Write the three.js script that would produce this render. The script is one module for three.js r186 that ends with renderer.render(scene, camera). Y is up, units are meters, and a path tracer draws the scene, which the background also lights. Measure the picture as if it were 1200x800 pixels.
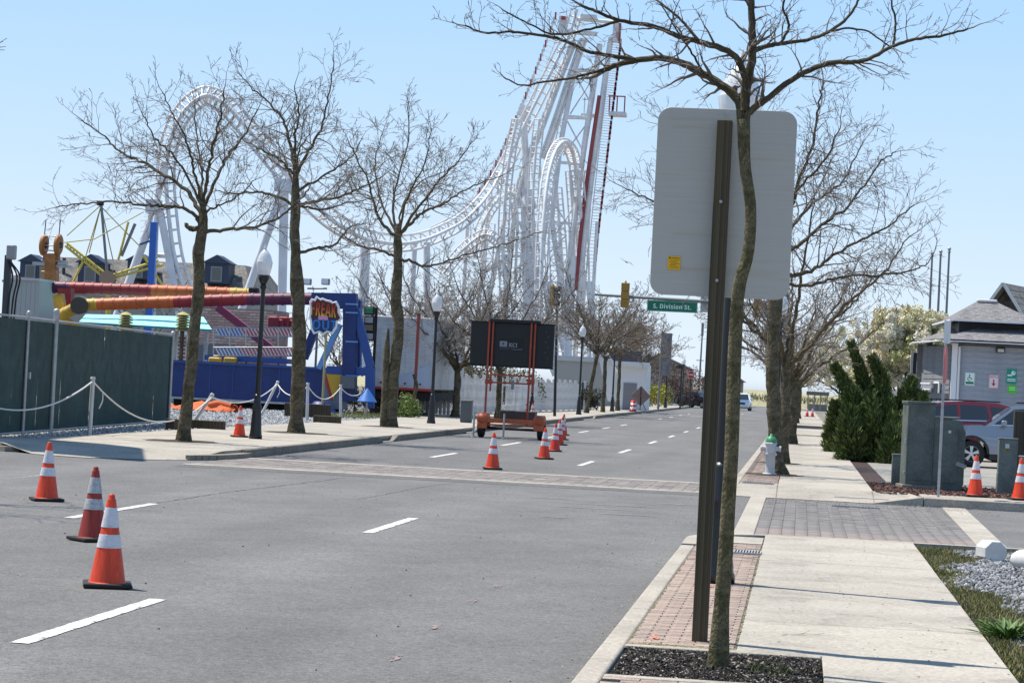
import * as THREE from 'three';
import { mergeGeometries } from 'three/addons/utils/BufferGeometryUtils.js';
import { RoundedBoxGeometry } from 'three/addons/geometries/RoundedBoxGeometry.js';
import { TextGeometry } from 'three/addons/geometries/TextGeometry.js';
import { FontLoader } from 'three/addons/loaders/FontLoader.js';

// ------------------------------------------------------------------ camera, sky, sun, exposure
const scene = new THREE.Scene();
const V = (x, y, z) => new THREE.Vector3(x, y, z);
const EYE = V(0, 1.737, 0), FOCAL = 2851.4, YAW = 0.11917, PITCH = 0.01617, ROLL = 0.0504;
const fwd = V(-Math.sin(YAW) * Math.cos(PITCH), Math.sin(PITCH), -Math.cos(YAW) * Math.cos(PITCH));
const right0 = V(Math.cos(YAW), 0, -Math.sin(YAW)), up0 = right0.clone().cross(fwd);
const camRight = right0.clone().multiplyScalar(Math.cos(ROLL)).addScaledVector(up0, Math.sin(ROLL));
const camUp = up0.clone().multiplyScalar(Math.cos(ROLL)).addScaledVector(right0, -Math.sin(ROLL));
const camera = new THREE.PerspectiveCamera(2 * Math.atan(400 / FOCAL) * 180 / Math.PI, 1024 / 682, 0.3, 6000);
camera.position.copy(EYE); camera.up.copy(camUp); camera.lookAt(EYE.clone().add(fwd));
scene.add(camera);

const SUN = V(-0.412, 0.899, -0.149).normalize();
{ // clear spring sky: pale at the horizon, deeper blue overhead
  const w = 64, h = 512, d = new Float32Array(w * h * 4);
  const stops = [[-90, .30, .29, .27], [-2, .34, .36, .38], [0, .60, .675, .75], [2.5, .53, .64, .755], [5, .44, .59, .76], [9, .335, .525, .76], [16, .26, .44, .69], [35, .165, .29, .52], [60, .115, .22, .42], [90, .095, .195, .38]];
  for (let j = 0; j < h; j++) {
    const el = (j + .5) / h * 180 - 90; let k = 0; while (k < stops.length - 2 && el > stops[k + 1][0]) k++;
    const a = stops[k], b = stops[k + 1], t = Math.min(1, Math.max(0, (el - a[0]) / (b[0] - a[0])));
    for (let i = 0; i < w; i++) { const q = (j * w + i) * 4; for (let c = 0; c < 3; c++) d[q + c] = a[c + 1] + (b[c + 1] - a[c + 1]) * t; d[q + 3] = 1; }
  }
  const sky = new THREE.DataTexture(d, w, h, THREE.RGBAFormat, THREE.FloatType);
  sky.mapping = THREE.EquirectangularReflectionMapping; sky.magFilter = sky.minFilter = THREE.LinearFilter; sky.needsUpdate = true;
  scene.background = sky; scene.environment = sky;
}
const sun = new THREE.DirectionalLight(new THREE.Color().setRGB(1, .935, .83), 4.8);
sun.position.copy(SUN.clone().multiplyScalar(400)).add(V(-10, 0, -100)); sun.target.position.set(-10, 0, -100);
sun.castShadow = true; sun.shadow.mapSize.set(4096, 4096); sun.shadow.bias = -0.0005;
Object.assign(sun.shadow.camera, { left: -160, right: 160, top: 160, bottom: -160, near: 1, far: 900 });
scene.add(sun, sun.target);
const EXPOSURE = 1.38;

// ------------------------------------------------------------------ helpers
// a picture point (of a 1200 x 800 view) on the plane z = const, or on the level y = const
function ray(px, py) { return fwd.clone().multiplyScalar(FOCAL).addScaledVector(camRight, px - 600).addScaledVector(camUp, 400 - py); }
const P = (px, py, z) => { const d = ray(px, py); return EYE.clone().addScaledVector(d, z / d.z); };
const G = (px, py, y = 0) => { const d = ray(px, py); return EYE.clone().addScaledVector(d, (y - EYE.y) / d.y); };
function rng(seed) { let a = seed >>> 0; return () => { a = (a + 0x6D2B79F5) | 0; let t = Math.imul(a ^ (a >>> 15), 1 | a); t = (t + Math.imul(t ^ (t >>> 7), 61 | t)) ^ t; return ((t ^ (t >>> 14)) >>> 0) / 4294967296; }; }
const lerp = (a, b, t) => a + (b - a) * t, clamp = (x, a, b) => Math.min(b, Math.max(a, x)), sstep = (a, b, x) => { const t = clamp((x - a) / (b - a), 0, 1); return t * t * (3 - 2 * t); };
function hash2(i, j, s) { let h = Math.imul(i, 374761393) ^ Math.imul(j, 668265263) ^ Math.imul(s, 1274126177); h = Math.imul(h ^ (h >>> 13), 1274126177); return ((h ^ (h >>> 16)) >>> 0) / 4294967296; }
function vnoise(x, y, per, s) {       // value noise that tiles with period per
  const i = Math.floor(x), j = Math.floor(y), fx = x - i, fy = y - j, u = fx * fx * (3 - 2 * fx), v = fy * fy * (3 - 2 * fy), m = a => ((a % per) + per) % per;
  const a = hash2(m(i), m(j), s), b = hash2(m(i + 1), m(j), s), c = hash2(m(i), m(j + 1), s), d = hash2(m(i + 1), m(j + 1), s);
  return a + (b - a) * u + (c - a) * v + (a - b - c + d) * u * v;
}
function fbm(u, v, per, oct, s) { let f = 0, a = .5, t = 0; for (let o = 0; o < oct; o++) { f += a * vnoise(u * per, v * per, per, s + o * 17); t += a; a *= .5; per *= 2; } return f / t; }
const warp = (u, v, a, s) => [u + a * (fbm(u, v, 10, 3, s) - .5), v + a * (fbm(u, v, 10, 3, s + 50) - .5)];
function dataTex(size, fn, srgb = true, rep = 1, h = size) {
  const d = new Uint8Array(size * h * 4);
  for (let j = 0; j < h; j++) for (let i = 0; i < size; i++) { const c = fn(i / size, j / h, i, j), q = (j * size + i) * 4; for (let k = 0; k < 3; k++) d[q + k] = clamp(Math.round((typeof c === 'number' ? c : c[k]) * 255), 0, 255); d[q + 3] = 255; }
  const t = new THREE.DataTexture(d, size, h); t.wrapS = t.wrapT = THREE.RepeatWrapping; t.magFilter = THREE.LinearFilter; t.minFilter = THREE.LinearMipmapLinearFilter; t.generateMipmaps = true;
  if (srgb) t.colorSpace = THREE.SRGBColorSpace; t.repeat.set(rep, rep); t.needsUpdate = true; return t;
}
function canvasTex(w, h, draw) { const c = document.createElement('canvas'); c.width = w; c.height = h; draw(c.getContext('2d'), w, h); const t = new THREE.CanvasTexture(c); t.colorSpace = THREE.SRGBColorSpace; t.magFilter = THREE.LinearFilter; return t; }
const lin = (r, g, b) => new THREE.Color().setRGB(r, g, b);
const mat = (c, rough = .8, o = {}) => new THREE.MeshStandardMaterial({ color: Array.isArray(c) ? lin(...c) : c, roughness: rough, ...o });

const used = new Map();
function numbered(n) { const k = used.get(n) || 0; used.set(n, k + 1); return k ? `${n}_${String(k).padStart(3, '0')}` : n; }
function tag(o, label, category, group) { o.userData.label = label; o.userData.category = category; if (group) o.userData.group = group; return o; }
function thing(name, label, category, pos = [0, 0, 0], turn = 0, group) {
  const o = new THREE.Group(); o.name = numbered(name); Array.isArray(pos) ? o.position.set(...pos) : o.position.copy(pos); o.rotation.y = turn; scene.add(o); return tag(o, label, category, group);
}
function part(parent, name, geo, m, label) { const o = new THREE.Mesh(geo, m); o.name = name; o.castShadow = o.receiveShadow = true; if (label) o.userData.label = label; parent.add(o); return o; }
function wpart(parent, name, geo, m, label) { const p = parent.isMesh ? parent.parent.position : parent.position; geo.translate(-p.x, -p.y, -p.z); return part(parent, name, geo, m, label); }   // geometry given in world metres
function struct(name, geo, m, label) { const o = new THREE.Mesh(geo, m); o.name = numbered(name); o.castShadow = o.receiveShadow = true; o.userData.kind = 'structure'; if (label) o.userData.label = label; scene.add(o); return o; }
function structGroup(name) { const o = new THREE.Group(); o.name = numbered(name); o.userData.kind = 'structure'; scene.add(o); return o; }
function stuff(name, geo, m, label, category) { const o = new THREE.Mesh(geo, m); o.name = numbered(name); o.castShadow = o.receiveShadow = true; o.userData.kind = 'stuff'; scene.add(o); return tag(o, label, category); }
function copy(o, pos, turn, label, group) { const c = o.clone(); c.name = numbered(o.name.replace(/_\d{3}$/, '')); c.userData = { ...o.userData }; scene.add(c); Array.isArray(pos) ? c.position.set(...pos) : c.position.copy(pos); c.rotation.y = turn || 0; if (label) c.userData.label = label; if (group) c.userData.group = group; return c; }

function uvBox(g, s = 1) {            // uv in metres from the way each face points
  if (g.index) g = g.toNonIndexed(); const p = g.attributes.position, n = p.count, uv = new Float32Array(n * 2), a = V(), b = V(), c = V();
  for (let i = 0; i < n; i += 3) {
    a.fromBufferAttribute(p, i); b.fromBufferAttribute(p, i + 1); c.fromBufferAttribute(p, i + 2);
    const q = b.clone().sub(a).cross(c.clone().sub(a)), x = Math.abs(q.x), y = Math.abs(q.y), z = Math.abs(q.z);
    [a, b, c].forEach((w, k) => { const [u, v] = y >= x && y >= z ? [w.x, -w.z] : x >= z ? [w.z, w.y] : [w.x, w.y]; uv[(i + k) * 2] = u * s; uv[(i + k) * 2 + 1] = v * s; });
  }
  g.setAttribute('uv', new THREE.BufferAttribute(uv, 2)); if (!g.attributes.normal) g.computeVertexNormals(); return g;
}
const clean = g => { g = g.index ? g.toNonIndexed() : g; for (const k of Object.keys(g.attributes)) if (!['position', 'normal', 'uv'].includes(k)) g.deleteAttribute(k); g.clearGroups && g.clearGroups(); return g; };
const merge = a => mergeGeometries(a.map(clean), false);
const box = (w, h, d, x = 0, y = 0, z = 0) => uvBox(new THREE.BoxGeometry(w, h, d).translate(x, y, z));
const rbox = (w, h, d, x = 0, y = 0, z = 0, r = .01, seg = 1) => uvBox(new RoundedBoxGeometry(w, h, d, seg, Math.min(r, w / 2.01, h / 2.01, d / 2.01)).translate(x, y, z));
function orient(g, a, b, sideRef) {   // geometry along +y of unit length -> from a to b
  const y = b.clone().sub(a), L = y.length(); y.normalize(); const ref = sideRef || (Math.abs(y.y) > .95 ? V(0, 0, 1) : V(0, 1, 0)); const x = ref.clone().cross(y).normalize(), z = x.clone().cross(y).normalize().negate();
  const z2 = x.clone().cross(y);
  const m = new THREE.Matrix4().makeBasis(x, y, z2); m.setPosition(a); return g.applyMatrix4(new THREE.Matrix4().makeScale(1, L, 1)).applyMatrix4(m);
}
const bar = (a, b, w, d = w, ref) => uvBox(orient(new THREE.BoxGeometry(w, 1, d).translate(0, .5, 0), a, b, ref));
const cyl = (a, b, r0, r1 = r0, seg = 10) => clean(orient(new THREE.CylinderGeometry(r1, r0, 1, seg).translate(0, .5, 0), a, b));
const lathe = (prof, seg = 20) => clean(new THREE.LatheGeometry(prof.map(q => new THREE.Vector2(q[0], q[1])), seg));
function tubeG(pts, r, sides = 6, tub = 12) { return clean(new THREE.TubeGeometry(new THREE.CatmullRomCurve3(pts), tub, r, sides, false)); }
function poly(pts, y, thick = 0, bevel = 0) { // [x,z] outline -> horizontal sheet or slab whose top is at y
  const s = new THREE.Shape(pts.map(q => new THREE.Vector2(q[0], -q[1])));
  const g = thick ? new THREE.ExtrudeGeometry(s, { depth: thick - bevel, bevelEnabled: !!bevel, bevelSize: bevel, bevelThickness: bevel, bevelSegments: 1, bevelOffset: -bevel }) : new THREE.ShapeGeometry(s);
  g.rotateX(-Math.PI / 2); g.translate(0, y - (thick ? thick - (bevel ? bevel : 0) + (bevel ? 0 : 0) : 0), 0); if (bevel) g.translate(0, -bevel, 0); return uvBox(clean(g));
}
function gridSheet(x0, x1, z0, z1, nx, nz, y, col) {   // subdivided sheet with vertex colours (material mottling) and uv in metres
  const g = new THREE.PlaneGeometry(x1 - x0, Math.abs(z1 - z0), nx, nz).rotateX(-Math.PI / 2).translate((x0 + x1) / 2, y, (z0 + z1) / 2), p = g.attributes.position, c = new Float32Array(p.count * 3);
  for (let i = 0; i < p.count; i++) { const x = p.getX(i), z = p.getZ(i); g.attributes.uv.setXY(i, x, -z); const k = col(x, z); c.set(Array.isArray(k) ? k : [k, k, k], i * 3); }
  g.setAttribute('color', new THREE.BufferAttribute(c, 3)); return g;
}
class Tubes {                         // many tapered tubes in one buffer
  constructor() { this.p = []; this.n = []; this.u = []; this.i = []; }
  add(pts, rad, sides = 4, bump = null, cap = false) {
    const n = pts.length, base = this.p.length / 3; let t = V(), x = null, z = V();
    for (let k = 0; k < n; k++) {
      t.copy(pts[Math.min(n - 1, k + 1)]).sub(pts[Math.max(0, k - 1)]).normalize();
      if (!x) { x = Math.abs(t.y) > .9 ? V(1, 0, 0) : V(0, 1, 0); } x.addScaledVector(t, -x.dot(t)).normalize(); z.copy(t).cross(x);
      this._len = k ? this._len + pts[k].distanceTo(pts[k - 1]) : 0;
      for (let s = 0; s <= sides; s++) {
        const a = s / sides * Math.PI * 2, c = Math.cos(a), q = Math.sin(a), r = rad[k] * (bump ? bump(a % (Math.PI * 2), this._len) : 1);
        const nx = x.x * c + z.x * q, ny = x.y * c + z.y * q, nz = x.z * c + z.z * q;
        this.p.push(pts[k].x + nx * r, pts[k].y + ny * r, pts[k].z + nz * r); this.n.push(nx, ny, nz); this.u.push(s / sides, this._len);
      }
    }
    for (let k = 0; k < n - 1; k++) for (let s = 0; s < sides; s++) { const a = base + k * (sides + 1) + s, b = a + sides + 1; this.i.push(a, a + 1, b, a + 1, b + 1, b); }
    if (cap) { const c = this.p.length / 3, e = pts[n - 1]; this.p.push(e.x, e.y, e.z); this.n.push(t.x, t.y, t.z); this.u.push(.5, this._len); const o = base + (n - 1) * (sides + 1); for (let s = 0; s < sides; s++) this.i.push(o + s, o + s + 1, c); }
  }
  geo(smooth = false) { const g = new THREE.BufferGeometry(); g.setAttribute('position', new THREE.Float32BufferAttribute(this.p, 3)); g.setAttribute('normal', new THREE.Float32BufferAttribute(this.n, 3)); g.setAttribute('uv', new THREE.Float32BufferAttribute(this.u, 2)); g.setIndex(this.i); if (smooth) g.computeVertexNormals(); return g; }
}
const catmull = (pts, n) => new THREE.CatmullRomCurve3(pts, false, 'centripetal').getPoints(n);

// ------------------------------------------------------------------ materials
const T = {};
T.asphalt = dataTex(1024, (u, v) => { const f = fbm(u, v, 180, 3, 3), g = fbm(u, v, 10, 4, 9), s = hash2(Math.floor(u * 1024), Math.floor(v * 1024), 7); let k = .80 + (f - .5) * .26 + (g - .5) * .12 + (s - .5) * .36; if (s > .985) k += .12; if (s < .02) k -= .2; return [k, k, k * 1.005]; });
T.asphaltB = dataTex(512, (u, v) => fbm(u, v, 128, 2, 33), false);
T.concrete = dataTex(1024, (u0, v0) => { const [u, v] = warp(u0, v0, .16, 303), f = fbm(u0, v0, 200, 3, 13), g = fbm(u, v, 6, 5, 19), s = hash2(Math.floor(u0 * 1024), Math.floor(v0 * 1024), 27), st = sstep(.6, .72, fbm(u, v, 9, 5, 61)); let k = .86 + (f - .5) * .24 + (g - .5) * .16 - st * .06; if (s < .006) k -= .3; return [k, k * .985, k * .955]; });
T.concB = dataTex(512, (u, v) => fbm(u, v, 100, 3, 43), false);
T.mottle = dataTex(512, (u, v) => { const g = fbm(u, v, 8, 6, 71), f = fbm(u, v, 90, 2, 5); const k = .85 + (g - .5) * .35 + (f - .5) * .2; return k; });
T.bark = dataTex(512, (u0, v0) => { const [u, v] = warp(u0, v0, .22, 301); const g = fbm(u, v, 6, 5, 81), f = fbm(u, v * 1.0, 40, 3, 85), pch = sstep(.5, .56, fbm(u, v, 8, 4, 91)); const b = lerp(.60, .80, g) + (f - .5) * .5; const k = b * (1 - pch * .2); return [k * .98, k * .93, k * (.80 - .06 * pch)]; });
T.barkB = dataTex(512, (u, v) => fbm(u, v, 20, 4, 95), false);
T.wood = dataTex(256, (u, v) => { const w = fbm(u, v, 4, 4, 101), ring = Math.sin((u * 14 + w * 1.2) * 6.283) * .5 + .5, f = hash2(Math.floor(u * 256), 0, 5); const k = .62 + .10 * ring + (f - .5) * .25 + (w - .5) * .3; return [k, k * .95, k * .84]; });
T.streak = dataTex(512, (u, v) => { const s = fbm(u * .2 % 1, v, 40, 3, 111), c = fbm(u, v, 5, 5, 117), f = fbm(u, v, 120, 2, 3); const k = .9 + (s - .5) * .12 + (c - .5) * .2 + (f - .5) * .06; return [k, k * .99, k * .985]; });
T.brickTone = dataTex(256, (u, v) => { const f = fbm(u, v, 60, 3, 121), g = fbm(u, v, 6, 4, 125); const k = .8 + (f - .5) * .5 + (g - .5) * .3; return k; });
T.soil = dataTex(512, (u, v) => { const f = fbm(u, v, 90, 3, 131), g = fbm(u, v, 8, 5, 135); const k = .7 + (f - .5) * .8 + (g - .5) * .4; return k; });
T.worn = dataTex(512, (u, v) => { const f = fbm(u, v, 60, 3, 151), g = fbm(u, v, 7, 4, 155), s = sstep(.60, .68, f * .75 + g * .3), k = 1 - .10 * g; return lerp(k, .42, s * .8); });
const rp = (t, x, y = x) => { const c = t.clone(); c.repeat.set(x, y); c.needsUpdate = true; return c; };
const M = {};
const ASPH = rp(T.asphalt, 1 / 5), CONC = rp(T.concrete, 1 / 4), MOT = rp(T.mottle, 1 / 1.3), SOIL = rp(T.soil, 1 / 1.5);
M.road = mat([.222, .217, .21], .93, { map: ASPH, vertexColors: true, bumpMap: rp(T.asphaltB, 1 / 2.2), bumpScale: .004 });
M.roadPatch = mat([.20, .195, .187], .95, { map: ASPH, bumpMap: rp(T.asphaltB, 1 / 2.2), bumpScale: .003 });
M.tar = mat([.045, .045, .047], .8);
M.conc = mat([.495, .468, .428], .9, { map: CONC, bumpMap: rp(T.concB, 1 / 1.5), bumpScale: .002 });
M.conc2 = mat([.465, .438, .398], .9, { map: CONC, bumpMap: rp(T.concB, 1 / 1.5), bumpScale: .002 });
M.conc3 = mat([.515, .485, .44], .9, { map: CONC, bumpMap: rp(T.concB, 1 / 1.5), bumpScale: .002 });
M.kerb = mat([.50, .468, .425], .9, { map: CONC, bumpMap: rp(T.concB, 1 / 1.2), bumpScale: .003 });
M.kerbOld = mat([.30, .275, .24], .95, { map: CONC, bumpMap: rp(T.concB, 1 / 1.2), bumpScale: .004 });
M.paint = mat([.74, .74, .72], .8, { map: rp(T.worn, 1 / 1.1) });
M.whitePaint = mat([.78, .78, .77], .55);
M.whitePaintOld = mat([.72, .72, .71], .6, { map: rp(T.streak, .5) });
M.bark = mat([.30, .27, .23], .95, { map: rp(T.bark, 1, 1.1), bumpMap: rp(T.barkB, 1, 1.3), bumpScale: .03 });
M.barkGreen = mat([.30, .285, .20], .95, { map: rp(T.bark, 1, 3), bumpMap: rp(T.barkB, 1, 3), bumpScale: .009 });
M.twig = mat([.155, .128, .105], .95);
M.twigGrey = mat([.21, .185, .165], .95);
M.black = mat([.012, .0125, .014], .38);
M.steel = mat([.42, .43, .44], .42, { metalness: .6 });
M.galv = mat([.50, .51, .52], .5, { metalness: .5, map: rp(T.streak, 1) });
M.rubber = mat([.018, .018, .018], .85);
M.white = mat([.80, .80, .79], .5);
M.glassDark = new THREE.MeshPhysicalMaterial({ color: lin(.02, .024, .028), roughness: .06, clearcoat: 1, clearcoatRoughness: .03 });
M.chrome = mat([.75, .75, .76], .22, { metalness: 1 });
// ------------------------------------------------------------------ the setting: ground, road, pavements
const tone = (x, z, s, a) => 1 + a * (fbm(x / 40 + 7, z / 40 + 7, 16, 4, s) - .5);
struct('ground', gridSheet(-1500, 1500, 400, -3000, 40, 40, -.16, (x, z) => tone(x, z, 201, .3)), mat([.40, .36, .29], 1, { map: SOIL, vertexColors: true }));
const NEARZ = 30, ST0 = -29.6, ST1 = -40.9, X2A = -117.5, X2B = -131;
struct('road', gridSheet(-14.6, -1.15, NEARZ, -330, 60, 720, 0, (x, z) => (tone(x * 2.2, z * .8, 211, .34) * (1 + .34 * (fbm(x / 22 + 9, z / 500 + 9, 32, 3, 217) - .5)))), M.road);
struct('side_street', gridSheet(-1.15, 60, ST0 + 2.2, ST1, 160, 30, 0, (x, z) => tone(x * 2, z * 2, 213, .32)), M.road);
struct('side_street', gridSheet(-60, -14.6, ST0 + 1, ST1 - 6, 90, 30, 0, (x, z) => tone(x * 2, z * 2, 215, .32)), M.road);
struct('side_street', gridSheet(-1.15, 70, X2A, X2B, 60, 20, 0, (x, z) => tone(x * 2, z * 2, 219, .3)), M.road);
struct('parking_lot', gridSheet(1.75, 60, -47.4, X2A, 80, 80, .125, (x, z) => tone(x * 2, z * 2, 221, .25)), mat([.36, .35, .335], .93, { map: CONC, vertexColors: true }));

// painted lane marks: each dash is a sheet 4 mm above the asphalt, edges a little ragged
const markR = rng(5);
function mark(name, pts, parentName, m = M.paint, y = .005) { return poly(pts, y); }
function dash(x, z0, z1, w = .125) {
  const pts = [], n = 24; for (let i = 0; i <= n; i++) pts.push([x - w / 2 + (markR() - .5) * .010, lerp(z0, z1, i / n)]);
  for (let i = n; i >= 0; i--) pts.push([x + w / 2 + (markR() - .5) * .010, lerp(z0, z1, i / n)]); return poly(pts, .005);
}
{
  const g = structGroup('lane_marking');
  for (const [z0, z1] of [[-1.2, -4.6], [-14.3, -17.5], [-26.2, -29.4], [-51.8, -55.2], [-63.4, -67.4], [-76, -79.6], [-87.4, -91], [-98.6, -102.2], [-111, -114.3], [-136, -139.4], [-148, -151.4], [-160, -163.4], [-172, -175.4], [-184, -187], [-196, -199]]) part(g, 'dash', dash(-4.62, z0, z1), M.paint);
  for (const [z0, z1] of [[-14, -17.2], [-25.8, -29.3], [-52, -55.8], [-64.5, -68.8], [-75.5, -79], [-87.2, -91], [-97.6, -101.2], [-107.6, -111.4], [-136, -139.6], [-148, -151.6], [-160, -163.6], [-172, -175.4]]) part(g, 'dash', dash(-7.85, z0, z1), M.paint);
  const a = G(10, 561), b = G(50, 556.5); part(g, 'stripe', poly([[a.x, a.z], [b.x, b.z], [b.x + .02, b.z - .35], [a.x, a.z - .35]], .005), M.paint);
  part(g, 'stripe', poly([[-1.2, -163], [-10.6, -163], [-10.6, -163.5], [-1.2, -163.5]], .005), M.paint);
}
{ // tar-sealed cracks and darker repaired patches in the asphalt
  const g = structGroup('crack_seal'), r = rng(17);
  const crack = (pts, w) => { const L = [], R = []; const c = catmull(pts.map(q => V(q[0], 0, q[1])), 60); c.forEach((q, i) => { const t = c[Math.min(60, i + 1)].clone().sub(c[Math.max(0, i - 1)]).normalize(), k = w * (.4 + r()); const jx = (r() - .5) * .035; L.push([q.x - t.z * k + jx, q.z + t.x * k]); R.push([q.x + t.z * k + jx, q.z - t.x * k]); }); return poly([...L, ...R.reverse()], .0045); };
  part(g, 'crack', crack([[-7.86, -29.5], [-7.8, -33], [-7.6, -36], [-7.4, -39.6]], .009), M.tar);
  part(g, 'crack', crack([[-6.0, -33], [-5.9, -35], [-5.8, -38], [-5.6, -39.8]], .006), M.tar);
  part(g, 'crack', crack([[-1.6, -40.75], [-4, -40.8], [-7, -40.7], [-10.2, -40.9]], .02), M.tar);
  part(g, 'crack', crack([[-10.4, -46.4], [-9.3, -46.6], [-8.2, -46.5]], .03), M.tar);
  part(g, 'crack', crack([[-7.9, -69], [-7.85, -72], [-7.9, -75]], .008), M.tar);
  part(g, 'repair_patch', poly([[-1.22, -40.3], [-10.5, -40.35], [-10.5, -41.2], [-1.22, -41.2]], .0042), M.roadPatch);
  const scrape = mat([.34, .34, .335], .9, { map: MOT });
  for (const [x, z, l] of [[-2.9, -34.2, 1.5], [-2.2, -33.0, 1.1], [-2.6, -35.4, 1.9], [-3.6, -36.4, .9], [-1.8, -36.8, .8], [-8.6, -24, .5], [-3.1, -31.4, .4]]) { const pts = []; for (let i = 0; i <= 8; i++) pts.push([x + (i / 8 - .5) * l, z + Math.sin(i) * .03 - .03 * Math.sin(i / 8 * 3.14)]); for (let i = 8; i >= 0; i--) pts.push([x + (i / 8 - .5) * l, z + Math.sin(i) * .03 + (.05 + .07 * r()) * Math.sin(i / 8 * 3.14)]); part(g, 'scrape', poly(pts, .0048), scrape); }
}
{ // small stones scattered on the asphalt
  const g = new THREE.IcosahedronGeometry(1, 0), m = new THREE.InstancedMesh(g, mat([.14, .135, .13], .95), 420), r = rng(8), q = new THREE.Object3D();
  for (let i = 0; i < 420; i++) { const s = .003 + .008 * Math.pow(r(), 3); q.position.set(lerp(-10.4, -1.2, r()), s * .4, lerp(-13, -62, r())); q.rotation.set(r() * 6, r() * 6, r() * 6); q.scale.set(s * 1.3, s * .8, s); q.updateMatrix(); m.setMatrixAt(i, q.matrix); }
  m.name = 'loose_stones'; m.userData.kind = 'stuff'; tag(m, 'loose dark grit scattered over the asphalt road', 'grit'); m.castShadow = m.receiveShadow = true; scene.add(m);
}

// right-hand pavement: single slabs with open joints
const concs = [M.conc, M.conc2, M.conc3];
function slabs(name, x0, x1, z0, z1, step, seed, top = .15) {
  const g = structGroup(name), r = rng(seed); part(g, 'bed', box(x1 - x0, .1, z0 - z1, (x0 + x1) / 2, top - .068, (z0 + z1) / 2), M.kerbOld);
  for (let z = z0; z > z1 + .2; z -= step) { const e = Math.max(z1, z - step); part(g, 'slab', rbox(x1 - x0, .06, z - e - .014, (x0 + x1) / 2, top - .03 + (r() - .5) * .003, (z + e) / 2, .008), concs[Math.floor(r() * 3)]); }
  return g;
}
slabs('pavement', -.32, 1.33, 4.2, -13.3, 2.09, 31); slabs('pavement', .205, 1.33, -13.3, -15.07, 1.77, 37); slabs('pavement', -.32, 1.33, -15.07, -27.6, 2.09, 39);
slabs('pavement', -.32, 1.32, -42.6, X2A, 2.5, 33);
slabs('pavement', -.32, 1.45, X2B, -250, 3, 35);
{ // kerbs: cast stones with joints, outer top edge rounded
  const g = structGroup('kerb'), r = rng(41);
  const stone = (x0, x1, z0, z1, m = M.kerb, h = .3) => part(g, 'kerb_stone', rbox(x1 - x0, h, z0 - z1 - .01, (x0 + x1) / 2, .152 - h / 2 + (r() - .5) * .004, (z0 + z1) / 2, .022, 2), m);
  for (let z = 5; z > -25; z -= 2.5) stone(-1.15, -1.0, z, Math.max(-25.2, z - 2.5));
  { const s = new THREE.Shape(); s.moveTo(-1.15, 25.2); s.absarc(-.35, 25.6, .8, Math.PI, Math.PI / 2, true); s.lineTo(1.6, 26.4 + 1.2); s.lineTo(1.6, 27.75); s.lineTo(-.3, 27.75); s.absarc(-.35, 26.9, .85, Math.PI / 2, Math.PI, false); s.lineTo(-1.15, 25.2);
    const o = new THREE.Shape(); o.moveTo(-1.15, 25.2); o.lineTo(-1.15, 26.2); for (let i = 0; i <= 8; i++) { const a = Math.PI - i / 8 * Math.PI / 2; o.lineTo(.25 + Math.cos(a) * 1.4, 26.35 + Math.sin(a) * 1.4); } o.lineTo(6, 27.75); o.lineTo(6, 27.6); o.lineTo(.3, 27.6); for (let i = 8; i >= 0; i--) { const a = Math.PI - i / 8 * Math.PI / 2; o.lineTo(.25 + Math.cos(a) * 1.25, 26.35 + Math.sin(a) * 1.25); } o.lineTo(-1.0, 25.2);
    part(g, 'kerb_corner', uvBox(clean(new THREE.ExtrudeGeometry(o, { depth: .28, bevelEnabled: false }).rotateX(-Math.PI / 2).translate(0, -.128, 0))), M.kerb); }
  for (let z = -42.6; z > X2A; z -= 3) stone(-1.15, -1.0, z, Math.max(X2A, z - 3));
  for (let z = X2B; z > -250; z -= 6) stone(-1.15, -1.0, z, z - 6);
  for (let x = -1; x < 8; x += 2.2) part(g, 'kerb_stone', rbox(2.19, .3, .2, x + 1.1, .002, X2B + .1, .02), M.kerbOld);
  // far corner of the side street: the stones rise out of the ramp
  for (let x = 2.1; x < 20; x += 2.4) part(g, 'kerb_stone', rbox(2.385, .3, .16, x + 1.2, .002, ST1 - .03, .02, 2), M.kerb);
  { const s = new THREE.BufferGeometry(), x0 = 1.25, x1 = 2.095, z0 = ST1 + .05, z1 = ST1 - .11; s.setAttribute('position', new THREE.Float32BufferAttribute([x0, .01, z0, x1, .15, z0, x1, .15, z1, x0, .01, z0, x1, .15, z1, x0, .01, z1, x0, .01, z0, x1, -.1, z0, x1, .15, z0], 3)); part(g, 'kerb_taper', uvBox(s), M.kerb); }
}
{ // ramp and landing on the far side of the side street, with a slotted drain
  const g = structGroup('ramp'); const s = new THREE.BufferGeometry(); const q = (a, b, c, d) => [...a, ...b, ...c, ...a, ...c, ...d];
  const A = [-1.15, .008, ST1], B = [1.9, .008, ST1], C = [1.9, .148, -42.6], D = [-1.15, .148, -42.6], B2 = [2.09, .148, ST1 - .12], C2 = [20, .148, ST1 - .12], D2 = [20, .148, -42.2], E2 = [1.9, .148, -42.6];
  s.setAttribute('position', new THREE.Float32BufferAttribute([...q(A, B, C, D), ...B, ...B2, ...E2], 3)); part(g, 'ramp_slab', uvBox(s), M.conc2);
  part(g, 'slab', box(17.9, .1, 1.45, 11.04, .098, ST1 - .85), M.conc2);
  for (const x of [-.33, 1.3]) part(g, 'joint', bar(V(x, .016, ST1 - .05), V(x, .153, -42.55), .014, .006), M.kerbOld);
}
{ const g = structGroup('pavement_apron'); part(g, 'slab', box(.66, .06, 1.15, -.66, .12, -26.4), M.conc3); part(g, 'slab', box(.66, .05, 1.1, -.66, .122, -43.2), M.conc2); }

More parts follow.
